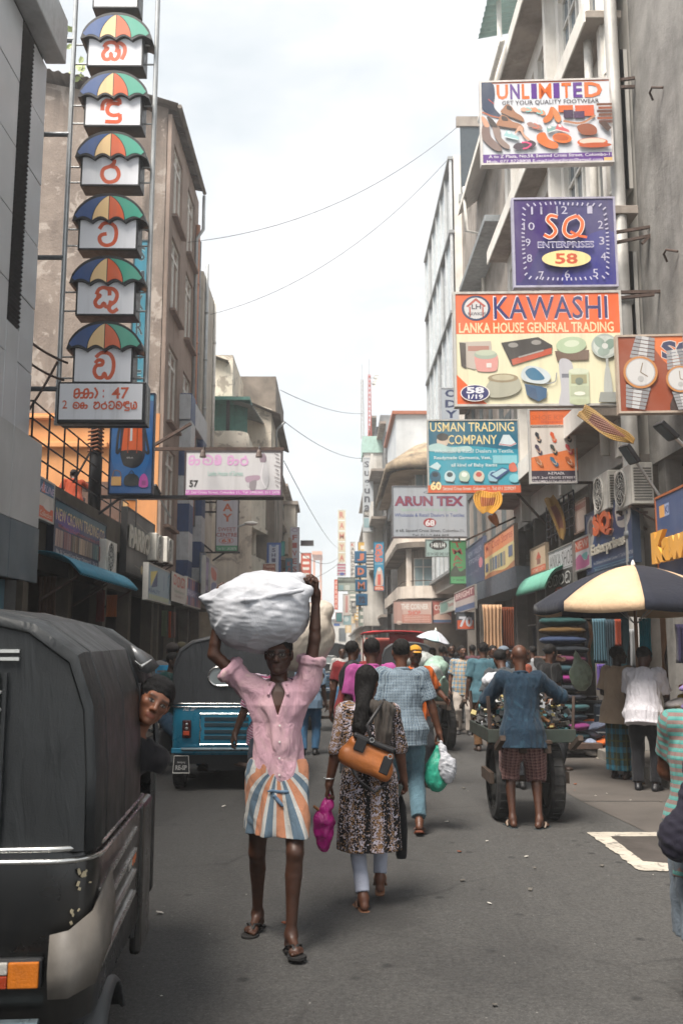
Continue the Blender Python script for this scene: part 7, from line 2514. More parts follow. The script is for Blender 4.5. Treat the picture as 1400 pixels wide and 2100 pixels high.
	if style == 'black':
		vm = paint('dark vinyl window', '#2c3034', .2, dirt=.1, bmp=.1, scale=2)
		MB().bx(-.46, .30, -.014, -.004, 1.0, 1.50).obj('rear_window', vm, r, False)
		for x in (.31, .335):
			MB().bx(x, x + .012, -.018, -.003, .99, 1.52).obj('window_edge', mc, r, False)
		for k in range(9):
			MB().lathe([(.007, 0), (.004, -.006)], (.328, -.018, 1.02 + .055 * k), 8, 'y').obj('stud', mch, r, False)
		for z in (1.56, 1.585):
			MB().bx(-.5, .38, -.012, .01, z, z + .011).obj('chrome_strip', mch, r, False)
		for sg in (1, -1):
			m_fl = paint('scuffed mud flap', '#6a655f', .6, var=.3, dirt=.6, dirtc=(.12, .1, .08), scale=8)
			fl = MB()
			fl.loft([[(sg * .52, -.035, .725), (sg * .575, -.025, .735), (sg * .63, .06, .77), (sg * .655, .22, .87)], [(sg * .52, -.05, .62), (sg * .59, -.045, .62), (sg * .655, .05, .65), (sg * .67, .23, .74)], [(sg * .525, -.05, .545), (sg * .58, -.045, .545), (sg * .645, .04, .56), (sg * .665, .18, .64)]], closed=False)
			fl.obj('mud_flap', m_fl, r, False, smooth=True, solid=.008)
			x0, x1 = sorted((sg * .50, sg * .215))
			MB().bx(x0, x1, -.03, .0, .565, .655).obj('tail_light', mblk, r, False, bevel=.008)
			for a, b, c, z0, z1 in ((.40, .492, '#c8701c', .572, .648), (.315, .398, '#b8b4ac', .612, .648), (.315, .398, '#a03a1c', .572, .610), (.223, .313, '#5a1c16', .572, .648)):
				q0, q1 = sorted((sg * a, sg * b))
				MB().bx(q0, q1, -.042, -.03, z0, z1).obj('lens', paint('lens ' + c, c, .15, bmp=.3, scale=20), r, False, bevel=.004)
		for k, z in enumerate((.90, .80, .75)):
			MB().bx(-.4, .24, -.010, .0, z, z + .02).obj('hatch_rib', mb_, r, False, bevel=.004)
		tx = Sign('', '', '', 0, 0, None, parent=r, page=(0, 0, 10, 4))
		st = MB()
		for y, w_, c in ((.80, .09, '#b8b4ac'), (.90, .10, '#c8662c')):
			for q in range(4):
				st.bx(.637, .6395, y + q * w_ / 4, y + (q + .7) * w_ / 4, .72 + .01 * (q % 2), .755 + .008 * ((q + 1) % 2), 0, col(c))
		st.obj('sticker', M_SIGNFACE, r, False)
		sc_ = MB()
		for q in range(26):
			z = rnd.choice((rnd.uniform(.84, .9), rnd.uniform(.68, .8)))
			a = R(rnd.uniform(30, 60))
			sc_.box((.495 + .147 * math.sin(a), .14 - .147 * math.cos(a), z), (rnd.uniform(.003, .01), .003, rnd.uniform(.004, .02)), Matrix.Rotation(a, 3, 'Z') @ Matrix.Rotation(rnd.uniform(-1, 1), 3, 'Y'))
		sc_.obj('paint_chips', paint('chipped primer', '#a59a80', .8), r, False, kind='stuff')
		ear = MB()
		ear.loft([[(.58, 1.03, 1.61), (.62, 1.06, 1.59), (.66, 1.10, 1.56)], [(.60, 1.03, 1.56), (.65, 1.06, 1.54), (.69, 1.12, 1.52)], [(.62, 1.04, 1.50), (.65, 1.06, 1.49), (.67, 1.1, 1.50)]], closed=False)
		ear.obj('side_visor', paint('silver visor', '#5f6062', .35, .3), r, False, smooth=True, solid=.01)
		sw_ = MB()
		sw_.tube([(.605, 1.01, 1.545), (.63, 1.02, 1.52), (.67, 1.06, 1.55)], [.004, .010, .003], 6)
		sw_.obj('visor_mark', mch, r, False)
	else:
		w = MB()
		pts = [(.19 * math.copysign(1, math.cos(R(a))) * .55 + .11 * math.cos(R(a)), .105 * math.sin(R(a))) for a in range(0, 360, 12)]
		MB().tube([V((x, -.012, 1.28 + z)) for x, z in pts + pts[:1]], .012, 6).obj('window_rim', mch, r, False)
		w.add([(x, -.008, 1.28 + z) for x, z in pts], [tuple(range(len(pts)))[::-1]])
		w.obj('rear_window', glass('tuk window', '#8a9496', .1, .8), r, False)
		MB().bx(-.30, .30, -.016, 0, .52, .86).obj('engine_hatch', mb_, r, False, bevel=.012)
		for z in (.575, .64, .715, .78):
			MB().bx(-.25, .25, -.026, -.017, z, z + .042).obj('hatch_slot', paint('slot dark', '#16303a', .6), r, False, bevel=.012)
		MB().tube([V((x, -.018, z)) for x, z in ((-.30, .52), (.30, .52), (.30, .66), (.285, .69), (.30, .72), (.30, .86), (-.30, .86), (-.30, .72), (-.285, .69), (-.30, .66), (-.30, .52))], .006, 5).obj('hatch_trim', mch, r, False)
		MB().bx(-.62, .62, -.03, .0, .42, .48).obj('lower_sill', mb_, r, False, bevel=.01)
		for sg in (1, -1):
			MB().box((sg * .45, -.022, .69), (.10, .03, .20)).obj('tail_light', paint('lens dark red', '#3a0d10', .2), r, False, bevel=.012)
			MB().box((sg * .45, -.04, .645), (.07, .012, .05)).obj('lens', paint('lens amber', '#b8421c', .2), r, False, bevel=.006)
			for z in (.70, .745):
				MB().lathe([(.018, 0), (.016, -.012), (.006, -.014)], (sg * .45, -.037, z), 12, 'y').obj('reflector', mch, r, False)
			fp = [(-.10, -.20), (.10, -.20), (.085, .0), (-.085, .0)]
			fo = MB()
			fo.prism([(sg * .50 + x, -.03, .40 + z) for x, z in fp], (0, .012, 0))
			fl = fo.obj('mud_flap', mblk, r, False)
			MB().tube([V((sg * .50 + x * .94, -.034, .40 + z * .94 - .005)) for x, z in fp + fp[:1]], .005, 5).obj('flap_edge', M_WHITEPAINT, fl, False)
			sx = Sign('', '', '', 0, 0, None, parent=fl, page=(0, 0, 100, 60))
			sx.o, sx.w, sx.h = V((sg * .50 - .1, -.032, .20)), .2, .2
			sx.text('BAJAJ', 28, 20, 72, 27, '#a9a9a6', .02).text('RE-SP', 18, 32, 82, 48, '#a9a9a6', .04)
		sx = Sign('', '', '', 0, 0, None, parent=r, page=(0, 0, 100, 20))
		sx.o, sx.w, sx.h = V((-.55, -.004, .88)), .5, .06
		sx.text('RE SP', 10, 2, 38, 16, '#c4ccd0', .03, shear=.15)
	return r

tuk('black three wheeler with scuffed grey mud flap and chrome belt line', (-1.395, 3.02, 0), 4, '#0e1012', '#232628', True, 'black')
tuk('blue bodied three wheeler with oval rear window and dark canopy', (-1.22, 10.8, 0), 0, '#1f7896', '#333538', False, 'blue')
tuk('farther three wheeler with blue body behind the backpack man', (-0.12, 25.5, 0), 4, '#2a4f74', '#2a2c2f', False, 'blue')
tuk('dark three wheeler parked under the red canopied lorry', (1.75, 22.0, 0), -3, '#26282c', '#2b2d30', False, 'blue')

# ------------------------------------------------------------------ red canopied lorry
a, b = P(748, 1352, 25), P(866, 1297, 25)
lr = thing('covered_lorry', 'small lorry with bright red tarpaulin canopy in the crowd', 'lorry', ((a.x + b.x) / 2, 26, 0))
m_red = cloth('red tarp', '#b8343a', fine=.3, rough=.7)
w_ = b.x - a.x
cx = (a.x + b.x) / 2
MB().sheet([[(cx + (u - .5) * (w_ + .1), 24.7 + 3 * v, b.z + .03 * math.sin(9 * u) * math.sin(5 * v) + .05 * math.sin(math.pi * u)) for u in [k / 12 for k in range(13)]] for v in [k / 8 for k in range(9)]]).obj('canopy_top', m_red, lr, smooth=True, solid=.03)
MB().sheet([[(cx + (.42 + .58 * u - .5) * w_, 24.95 + .03 * math.sin(20 * u), b.z - .02 - v * (b.z - a.z)) for u in [k / 12 for k in range(13)]] for v in [k / 5 for k in range(6)]]).obj('canopy_flap', m_red, lr, smooth=True, solid=.02)
MB().sheet([[(b.x, 24.95 + 2.7 * u, b.z - .02 - v * (b.z - a.z)) for u in (0, .5, 1)] for v in (0, 1)]).obj('canopy_side', m_red, lr, solid=.02)
for x in (a.x, b.x):
	for y in (25.0, 27.6):
		MB().tube([(x, y, .7), (x, y, b.z)], .025, 8).obj('canopy_post', M_WHITEPAINT, lr)
MB().bx(a.x, b.x, 24.95, 27.7, .55, .95).obj('load_bed', paint('lorry bed', '#6a3a30', .6), lr)
MB().bx(a.x + .05, b.x - .05, 27.8, 29.2, .5, 1.9).obj('cab', paint('lorry cab', '#a8483c', .4), lr, bevel=.08)
MB().bx(b.x + .05, b.x + .2, 24.9, 25.1, .6, 1.6).obj('side_board', paint('yellow board', '#c9964c', .6), lr)
for x in (a.x + .12, b.x - .12):
	for y in (25.6, 28.6):
		wheel(lr, (x - 0, y - 26 + 26, .3) if False else (x - cx, y - 26, .3), .3, .18)

# ------------------------------------------------------------------ hand carts
def cart(label, c, rz, wb, r, L, load):
	t = thing('hand_cart', label, 'hand cart', c, R(rz), 'hand carts in the street')
	wd = paint('dark timber', '#3a2c22', .8, var=.3, dirt=.4)
	for sg in (1, -1):
		wheel(t, (sg * wb / 2, 0, r), r, .13 if r > .3 else .1, rim='#4a4a48', spokes=6)
		MB().beam((sg * (wb / 2 - .14), -L * .55, r * 1.9), (sg * (wb / 2 - .14), L * .55, r * 1.9), .06, .08).obj('side_beam', wd, t, False)
		MB().beam((sg * (wb / 2 + .10), -.25, r * 1.1), (sg * (wb / 2 + .10), .25, r * 1.1), .04, .10).obj('hub_guard', wd, t, False)
	MB().tube([(-wb / 2, 0, r), (wb / 2, 0, r)], .03, 8).obj('axle', M_RUST, t, False)
	for k in range(7):
		y = -L * .5 + L * k / 6
		MB().bx(-wb / 2 + .1, wb / 2 - .1, y - .06, y + .06, r * 1.9 + .045, r * 1.9 + .07).obj('deck_plank', wd, t, False)
	for sg in (1, -1):
		MB().beam((sg * .34, -L * .5, r * 1.9), (sg * .34, -L * .5 - .32, r * 1.9 + .12), .045).obj('handle', wd, t, False)
	return t

c1 = G(1068, 1662)
c1 = V((c1.x - .05, 9.1, 0))
ct = cart('wooden hand cart heaped with dark scrap pushed by the bald man', c1, 0, .50, .37, 1.0, None)
m_gr = paint('dark green crate', '#26302a', .7, dirt=.4)
for (x0, x1, y0, y1) in ((-.40, .41, -.40, -.37), (-.40, .41, .75, .78), (-.40, -.37, -.37, .75), (.38, .41, -.37, .75)):
	MB().bx(x0, x1, y0, y1, .74, .86).obj('side_panel', m_gr, ct, False, bevel=.006)
for x in (-.37, .38):
	for y in (-.37, .72):
		MB().beam((x, y, .72), (x * 1.06, y * 1.03, 1.16), .025).obj('corner_post', M_RUST, ct, False)
scrap = MB()
for k in range(900):
	x, y = rnd.uniform(-.37, .38), rnd.uniform(-.36, .72)
	z = .80 + rnd.uniform(0, 1) * (.40 - .2 * abs(x / .42) ** 2 - .06 * abs(y / .5))
	c = rnd.choice([(.02, .02, .022)] * 7 + [(.05, .045, .04)] * 5 + [(.35, .36, .36), (.30, .14, .06), (.06, .18, .2), (.32, .26, .1), (.1, .1, .12), (.25, .26, .28)])
	M = Matrix.Rotation(rnd.uniform(0, 6), 3, 'X') @ Matrix.Rotation(rnd.uniform(0, 6), 3, 'Z')
	s_ = rnd.uniform(.02, .065)
	scrap.box((c1.x + x, c1.y + y, z), (s_, s_ * rnd.uniform(.3, 1.2), s_ * rnd.uniform(.15, .6)), M, 0, c)
tag(scrap.obj('scrap_heap', printmat('scrap', .35, .05, .3)), 'dark heap of mixed small scrap filling the bald man\'s cart', 'scrap', kind='stuff')
c2 = G(897, 1538)
cart('hand cart with big tyres carrying plastic wrapped sacks', (c2.x - .1, c2.y + .1, 0), 4, .58, .37, 1.5, None)
c3 = G(655, 1508)
cart('small low barrow behind the man with the second bundle', (c3.x + .05, c3.y + 1.2, 0), 0, .5, .24, 1.0, None)

# ------------------------------------------------------------------ motorcycle beside the blue three wheeler
mo = G(340, 1590)
mt = thing('motorcycle', 'dark motorcycle with round mirror standing beside the blue three wheeler', 'motorcycle', (mo.x, mo.y, 0), R(-62))
for y in (-.62, .66):
	wheel(mt, (0, y, .29), .29, .09, spokes=10)
mk1 = paint('bike maroon', '#3c1a18', .25, coat=.5)
MB().loft([[(-.05, y, z - .08), (-.11 * k, y, z), (-.06, y, z + .09), (.06, y, z + .09), (.11 * k, y, z), (.05, y, z - .08)] for y, z, k in ((-.02, .80, .8), (.12, .83, 1.1), (.32, .84, 1.1), (.42, .80, .5))]).obj('tank', mk1, mt, False, smooth=True)
MB().loft([[(-.09, y, z), (-.11, y, z + .05), (.11, y, z + .05), (.09, y, z)] for y, z in ((-.72, .80), (-.5, .76), (-.1, .74), (.02, .78))]).obj('seat', paint('bike seat', '#1c1b1b', .6), mt, False, bevel=.02)
fk = MB()
for x in (-.09, .09):
	fk.tube([(x, .66, .29), (x, .46, .95)], .022, 8)
	fk.tube([(x, -.62, .29), (x, -.35, .6), (x, 0, .5)], .02, 8)
fk.tube([(-.32, .32, 1.05), (-.15, .44, 1.0), (.15, .44, 1.0), (.32, .32, 1.05)], .016, 8)
fk.obj('frame', paint('bike chrome', '#8a8c8c', .25, .9), mt, False)
MB().bx(-.12, .12, -.15, .25, .30, .58).obj('engine', paint('engine alloy', '#4a4a4a', .4, .6), mt, False, bevel=.03)
MB().lathe([(.02, -.06), (.09, 0), (.095, .05), (.085, .07)], (0, .50, .90), 16, 'y').obj('headlamp', paint('bike chrome', '#8a8c8c'), mt, False, smooth=True)
for x in (-.36, .36):
	mr = MB()
	mr.tube([(x * .7, .36, 1.04), (x, .36, 1.22)], .008, 6)
	mr.box((x * 1.05, .36, 1.27), (.14, .02, .13))
	mr.obj('mirror', paint('mirror', '#9aa0a2', .08, .9, dirt=0, bmp=0), mt, False, bevel=.01)
# ------------------------------------------------------------------ bags and bundles
def bundle(name, label, cat, c, r, m, rot=None, seed=1, vox=.012, amp=.012, knots=(), extra=None, group=None, flat=None, st=(1, 1, 1), sharp=1):
	t = SDF()
	t.ell((0, 0, 0), r, rot, .02)
	if extra:
		extra(t)
	for (p, q, ra, rb) in knots:
		t.cone(p, q, ra, rb, .05)
	f1, f2 = folds(amp, 5 / max(r), seed, st, sharp), folds(amp * .35, 11 / max(r), seed + 3, st, sharp)
	t.disp(lambda x, y, z: f1(x, y, z) + f2(x, y, z))
	if flat is not None:
		t.cut((0, 0, flat), (0, 0, -1))
	v, f = t.mesh(vox)
	o = link(name, newmesh(name, v, f, m, smooth=True), None, Matrix.Translation(V(c)))
	return tag(o, label, cat, group)

def sheetmat(name, c, rough=.4, tr=.25, fine=.5, sc=14):
	m, t, b = mk(name)
	o = tco(t)
	c = col(c)
	f = noise(t, o, sc * .5, 5, .6, 1.0)
	t.links.new(ramp(t, f, [(.3, tuple(x * .8 for x in c)), (.7, tuple(min(1, x * 1.15) for x in c))]), b.inputs['Base Color'])
	b.inputs['Roughness'].default_value = rough
	b.inputs['Transmission Weight'].default_value = 0
	b.inputs['Subsurface Weight'].default_value = tr
	b.inputs['Subsurface Radius'].default_value = (.05, .05, .05)
	bump(t, b, noise(t, mapped(t, o, (1, 1, .5)), sc, 6, .6, 1.4), fine, .03)
	return m

m_sack = sheetmat('white woven sack', '#b2b4ba', .65, 0.0, .4, 6)
m_sack2 = sheetmat('cream plastic sack', '#bdb2a4', .45, 0.0, .7, 9)
CHK = dict(p=.026, q=.026)

# ============================================================ the porter in the pink shirt
h0 = G(566, 1932)
hero = Person('barefaced thin man in pink shirt and striped sarong carrying a white bundle on his head', (h0.x, h0.y), 1.69, 2, '#43291d', .0048, None,
			  lean=2, wL=(.215, -.05, 1.94), wR=(-.345, -.06, 1.84), eL=(.9, -.1, -.1), eR=(-1, -.1, -.3), hL=(.02, -.25, 1), nL=(-1, -.15, 0), gL=.9, tL=.9, gR=.3, nR=(.3, 0, 1), hR=(-.2, .1, 1),
			  aL=(.085, -.20, .10), aR=(-.115, .24, .095), fL=14, fR=-16, fpR=0, fpL=-6, shrug=.02, limb=.86, build=.84, sw=.93, hp=4, hy=-6, nkw=.9, beard=.25, hs=.98)
hero.body().hair('#161413', 'short', .99)
m_pink = cloth('pink cotton', '#c19aa6', 'blotch', '#c4a0a8', '#cbb0ac', p=.25, fine=.6)
hero.shirt(m_pink, .60, -.075, .014, .013, open_v=.18, rolled=True, loose=.07, sfat=.014, curve=.05, split=True, seed=4)
m_sar = cloth('striped sarong cotton', '#a09f9c', 'stripeu', '#a06e54', '#50616f', p=.118, w=.36, fine=.5)
hero.skirt(m_sar, [(.60, .0, -.04, .150, .155), (.66, 0, -.03, .150, .15), (.8, 0, -.01, .148, .13), (.93, 0, .01, .145, .118), (1.0, 0, .01, .142, .11)], .015, 4, 'sarong', 7, (.0, .93, .17))
kn = SDF()
kn.cone((-.01, -.155, .80), (.03, -.165, .75), .012, .007, .02).cone((-.05, -.142, .825), (.06, -.142, .822), .008, .008, .02)
kn.disp(folds(.004, 90, 2))
sobj(kn, .004, 'sarong_knot', cloth('slate cotton', '#566b80'), hero.r)
hero.shoes('#191818', 'flip')
gl = MB()
for q in (1, -1):
	gl.tube([hero.Hm @ V((q * .032 + .021 * math.cos(R(a)), -.107, .004 + .016 * math.sin(R(a)))) for a in range(0, 361, 24)], .0022, 6)
	gl.tube([hero.Hm @ V((q * .052, -.106, .008)), hero.Hm @ V((q * .078, -.04, .01)), hero.Hm @ V((q * .08, .01, .006))], .002, 6)
gl.tube([hero.Hm @ V((-.012, -.108, .008)), hero.Hm @ V((.012, -.108, .008))], .002, 6)
gl.obj('glasses', paint('dark wire', '#2a2624', .3, .6), hero.r, False)
bt = MB()
for z in (.27, .18, .09, .0):
	bt.lathe([(.006, 0), (.005, -.004)], hero.T @ V((.012, -.125 - .1 * max(0, .1 - z), z)), 8, 'y')
bt.obj('buttons', M_WHITEPAINT, hero.r, False)

def sackcorners(t):
	t.box((0, 0, .0), (.255, .24, .165), Matrix.Rotation(R(-4), 3, 'Y'), .12, .05)
	t.cone((-.2, -.05, .05), (-.335, -.13, .075), .07, .012, .08)
	t.cone((.2, -.1, .1), (.285, -.12, .12), .08, .03, .06)
	t.cone((.1, -.02, .09), (.23, .02, .20), .12, .03, .08)
	t.cone((-.30, -.14, .065), (-.05, -.285, .055), .010, .012, .012).cone((-.05, -.285, .055), (.25, -.235, .11), .012, .010, .012)

sp = P(533, 1255, h0.y)
bundle('bundle', 'white cloth bundle balanced on the head of the man in pink shirt', 'bundle', (sp.x, h0.y + .02, sp.z), (.285, .28, .235), m_sack, Matrix.Rotation(R(-4), 3, 'Y'), 3, .006, .007, (), sackcorners, st=(.6, .8, 1.5), sharp=2)

q0 = G(552, 1702)
mn = Person('man in magenta striped shirt behind the pink shirted porter, carrying a cream bundle', (q0.x, q0.y), 1.62, 4, '#3d281d', .008, None, legk=.85, lean=14, side=6, wR=(-.36, -.02, .83), wL=(.26, .05, 1.55), eL=(1, 0, -.3), aR=(-.13, -.05, .085), aL=(.08, .25, .12), gR=.5, gL=.6)
mn.body().hair().shirt(cloth('magenta stripe', '#a99aa4', 'stripev', '#7c2c50', '#3d3458', q=.022, w=.45), .95, seed=7).trousers(cloth('dark slacks', '#2a2e38')).shoes('#262220', 'flip')
sp = P(612, 1310, q0.y)
bundle('bundle', 'cream plastic bundle on the shoulder of the man in magenta stripes', 'bundle', (sp.x, q0.y - .05, sp.z), (.34, .33, .30), m_sack2, Matrix.Rotation(R(-25), 3, 'Y'), 8, .012, .016, (((.1, 0, -.2), (.16, -.05, -.36), .16, .06), ((.0, 0, .1), (.22, 0, .24), .2, .1)))

# ============================================================ the woman in the printed tunic
w0 = G(756, 1858)
wo = Person('woman in black and brown printed tunic and white leggings with tan handbag on her back', (w0.x, w0.y), 1.49, 184, '#5f3b2a', .0055, None,
			lean=2, wL=(.30, -.03, .80), wR=(-.30, -.16, .80), gL=.8, gR=.75, eR=(-.4, 1, 0), aL=(.05, .10, .085), aR=(-.10, -.16, .15), fpL=0, fpR=-22, hy=-28, hp=4, build=1.14, sw=.95, legk=.98, limb=1.05)
wo.body().hair('#100e0e', 'long', 1.05)
m_kur = cloth('printed tunic', '#b0abb8', 'print', '#0e0c0f', '#80603e', fine=.4)
wo.shirt(m_kur, 1.18, .14, .020, .006, collar=False, seed=11, sfat=.012, name='tunic')
wo.skirt(m_kur, [(.40, 0, .02, .225, .175), (.6, 0, .015, .222, .17), (.85, 0, .01, .205, .155), (1.0, 0, .0, .178, .135), (1.14, 0, 0, .170, .125)], .008, 3, 'tunic_skirt', 7)
wo.trousers(cloth('white leggings', '#a9adbc', fine=.3), .97, .006, .003, name='leggings')
wo.shoes('#7a5238', 'flip', '#5a3c2a')
sf = SDF()
sf.chain([wo.T @ V((.03, .08, .50)), wo.T @ V((-.08, .10, .47)), wo.T @ V((-.15, .06, .45))], [.045, .05, .045], .03)
sf.chain([wo.T @ V((-.10, .11, .46)), wo.T @ V((-.10, .125, .3)), wo.T @ V((-.09, .13, .24))], [.055, .06, .05], .03)
sf.disp(folds(.012, 45, 6, (3, 1, .2)))
sobj(sf, .007, 'scarf', cloth('black scarf', '#1b191a', 'stripeu', '#3d3834', p=.03, w=.2), wo.r)

def on_back(px, py, dy):       # point straight behind the woman at that pixel
	return P(px, py, w0.y - dy)

hb = thing('handbag', 'tan leather handbag with black trim slung across the woman\'s back', 'bag', on_back(758, 1550, .24))
m_tan = paint('tan leather', '#a8622c', .42, var=.12, dirt=.2, bmp=.25, scale=9)
m_blk = paint('black leather', '#1d1c1e', .45, dirt=.15)
bp = [on_back(*q, .20) for q in ((708, 1500), (770, 1520), (806, 1545), (800, 1602), (745, 1580), (700, 1560))]
g0 = sum(bp, V()) / 6
hs_ = SDF()
Rb = Matrix.Rotation(R(22), 3, 'Y')
hs_.box(g0, (.155, .055, .085), Rb, .05, .02)
hs_.box(g0 + Rb @ V((0, 0, -.05)), (.175, .06, .05), Rb, .04, .04)
hs_.disp(folds(.006, 22, 4))
v_, f_ = hs_.mesh(.006)
link('bag_body', newmesh('bag_body', (v_ - np.array(hb.location)), f_, m_tan, smooth=True), hb)
for (u, z0, z1, w2) in ((-.075, .01, .095, .034), (.115, -.06, .05, .030)):
	c_ = g0 + Rb @ V((u, -.062, (z0 + z1) / 2))
	MB().box(c_, (w2 * 2, .012, z1 - z0), Rb).obj('trim_tab', m_blk, hb, bevel=.02)
MB().box(g0 + Rb @ V((.0, -.03, .092)), (.27, .07, .035), Rb).obj('top_band', m_blk, hb, bevel=.012)
MB().tube([g0 + Rb @ V((-.02, -.03, .10)), on_back(752, 1488, .2), on_back(775, 1455, .17), wo.r.location + V((.10, -.06, 1.27))], [.011] * 4, 8).obj('shoulder_strap', m_blk, hb, smooth=True)
MB().tube([g0 + Rb @ V((-.13, -.02, -.06)), on_back(735, 1600, .24), on_back(768, 1625, .22), on_back(800, 1600, .2), g0 + Rb @ V((.15, -.02, -.02))], [.008] * 5, 8).obj('hanging_strap', m_blk, hb, smooth=True)
for u, z in ((-.02, .105), (.12, .055)):
	MB().tube([g0 + Rb @ V((u + .014 * math.cos(R(a)), -.066, z + .014 * math.sin(R(a)))) for a in range(0, 361, 40)], .003, 5).obj('ring', M_ALU, hb)

def carry(label, grip, c, r, m, seed, vox=.008, grp=None, name='plastic_bag'):
	"""a thin bag hanging from a hand: body plus two gathered handles up to the grip"""
	c, grip = V(c), V(grip)
	d = grip - c
	bundle(name, label, 'bag', c, r, m, None, seed, vox, .010, ((V((.02, 0, r[2] * .5)), d * .8 + V((.012, 0, 0)), r[0] * .42, .012), (V((-.03, 0, r[2] * .5)), d * .8 + V((-.015, 0, 0)), r[0] * .40, .012), (d * .8, d, .014, .010)), None, grp)

def grip_w(p, i):
	return MW[p.r] @ p.grips[i]

g_ = grip_w(wo, 0)
carry('bright magenta plastic bag hanging from the woman\'s left hand', g_, g_ + V((-.035, -.03, -.21)), (.065, .06, .125), sheetmat('magenta plastic', '#b0187c', .3, .2, .6), 5)
MB().tube([g_ + V((-.10, -.04, -.06)), g_ + V((.0, -.02, -.14))], .009, 8).obj('bread_stick', paint('brown stick', '#8a5a34', .6))
tag(bpy.data.objects['bread_stick'], 'thin brown stick poking out of the magenta bag', 'stick')
bg = MB().tube([MW[wo.r] @ (wo.wr[0] + V((.034 * math.cos(R(a)), .03 * math.sin(R(a)), .03))) for a in range(0, 361, 24)], .005, 6)
tag(bg.obj('bangle', M_ALU), 'silver bangle on the left wrist of the woman in the printed tunic', 'bangle')
g_ = grip_w(wo, 1)
um_ = thing('folded_umbrella', 'folded black umbrella hanging from the woman\'s right hand', 'umbrella', g_ + V((.0, .02, -.40)))
MB().loft([[g_ + V((-.012 + rr * math.cos(R(a)), .02 + rr * .8 * math.sin(R(a)) + .003 * (a % 2), z)) for a in range(0, 360, 30)] for rr, z in ((.012, -.05), (.034, -.12), (.042, -.26), (.036, -.42), (.030, -.44))]).obj('folded_cloth', cloth('umbrella black', '#17171a', fine=.6), um_, smooth=True)
MB().tube([g_ + V((-.012, .02, .02)), g_ + V((-.012, .02, -.06))], .009, 8).obj('handle', m_blk, um_)
tag(MB().box(g_ + V((-.035, -.03, .0)), (.05, .012, .07), Matrix.Rotation(R(20), 3, 'Y')).obj('phone', paint('grey phone', '#4d5450', .3), bevel=.006), 'small grey mobile phone held in the woman\'s right hand', 'phone')
tag(MB().box(g_ + V((-.055, .02, -.07)), (.07, .004, .18), Matrix.Rotation(R(14), 3, 'Y')).obj('paper', paint('folded paper', '#b9bcc6', .8)), 'folded white paper held beside the black umbrella', 'paper')

# ============================================================ man in the checked shirt
c0 = G(826, 1706)
ck = Person('man in blue and white checked shirt and pale jeans walking away with shopping bags', (c0.x, c0.y), 1.69, 183, '#5a3726', .007, None, legk=.85, lean=2, wR=(-.345, -.02, .855), wL=(.24, -.1, .9), aR=(-.125, .16, .12), aL=(.06, -.2, .085), fpR=14, gR=.85, build=1.12, hp=2, sw=1.04)
ck.body().hair('#121110').shirt(cloth('blue check', '#8d9ca6', 'check', '#31465a', '#1b2636', **CHK), .82, -.17, .026, .010, seed=21, sfat=.02).trousers(cloth('pale jeans', '#55707c', fine=.6), .97, .022).shoes('#6e3a26', 'flip', '#3a2018')
g_ = grip_w(ck, 1)
GB = 'plastic bags held by the man in the checked shirt'
carry('sea green plastic shopping bag held by the man in checked shirt', g_, g_ + V((-.03, -.02, -.28)), (.105, .09, .155), sheetmat('green plastic', '#2f9a80', .35, .25, .6), 15)
carry('thin white plastic bag held in front of the green bag', g_ + V((.01, -.03, 0)), g_ + V((.06, -.10, -.23)), (.075, .06, .115), sheetmat('milky plastic', '#a8aab0', .3, .3, .7), 18)

# ============================================================ bald man pushing the cart
b0 = G(1076, 1698)
bd = Person('bald man in dark blue shirt and checked shorts pushing a scrap cart', (b0.x, b0.y), 1.645, 176, '#4c2e20', .0065, None, lean=6, wR=(-.34, -.34, 1.13), wL=(.20, -.36, 1.06), eR=(-.9, .5, -.3), eL=(.9, .5, 0), hR=(-.15, -1, .25), nR=(0, 0, -1), gR=.7, aR=(-.13, .03, .085), aL=(.11, -.03, .085), fR=-34, fL=12, sw=.98, build=.94, hp=6, legk=.92)
bd.body().shirt(cloth('blue faded shirt', '#1b3040', 'blotch', '#172a3a', '#233c4c', p=.1, fine=.7), 1.45, -.20, .026, .009, seed=31, sfat=.018).trousers(cloth('gingham shorts', '#8a6a64', 'check', '#4a2e30', '#3a2226', p=.03, q=.03, w=.45), .60, .042, .008, name='shorts').shoes('#1f2c30', 'flip', '#8a7a6c')

# ============================================================ woman cut by the right edge
e0 = (1.76, 4.4)
er = Person('stout woman in teal and pink striped blouse at the edge of the street, arm bent', e0, 1.55, 150, '#5d3a29', .006, None, legk=.9, wL=(.06, -.25, 1.03), eL=(1, .1, -.5), wR=(-.25, -.1, .9), limb=1.42, build=1.3, sw=1.1, gL=.4)
er.body().hair(kind='tied').shirt(cloth('striped blouse', '#568a84', 'stripev', '#77625e', '#42807c', q=.036, w=.5), .66, -.30, .026, .006, collar=False, seed=41, sfat=.02, name='blouse')
er.skirt(cloth('grey skirt', '#66707a', fine=.6), [(.34, 0, 0, .23, .2), (.7, 0, 0, .24, .2), (.95, 0, 0, .23, .19)], .012, 5, 'skirt')
er.shoes('#2a2422')
g_ = P(1388, 1722, 4.25)
bundle('shoulder_bag', 'dark floral cloth shoulder bag at the side of the striped blouse', 'bag', g_, (.085, .06, .10), cloth('dark floral', '#1c1a26', 'blotch', '#4a4358', '#8a7a80', p=.03), None, 6, .008, .008, (((0, 0, .06), (.05, .03, .2), .03, .010), ((.05, .03, .2), (.1, .06, .5), .010, .008)))
bg = MB().tube([MW[er.r] @ (er.wr[0].lerp(er.el[0], .16) + V((.046 * math.cos(R(a)), 0, .046 * math.sin(R(a))))) for a in range(0, 361, 24)], .006, 6)
tag(bg.obj('bangle', paint('gold', '#c08a4a', .3, .8)), 'gold bangle on the bent arm of the woman in striped blouse', 'bangle')

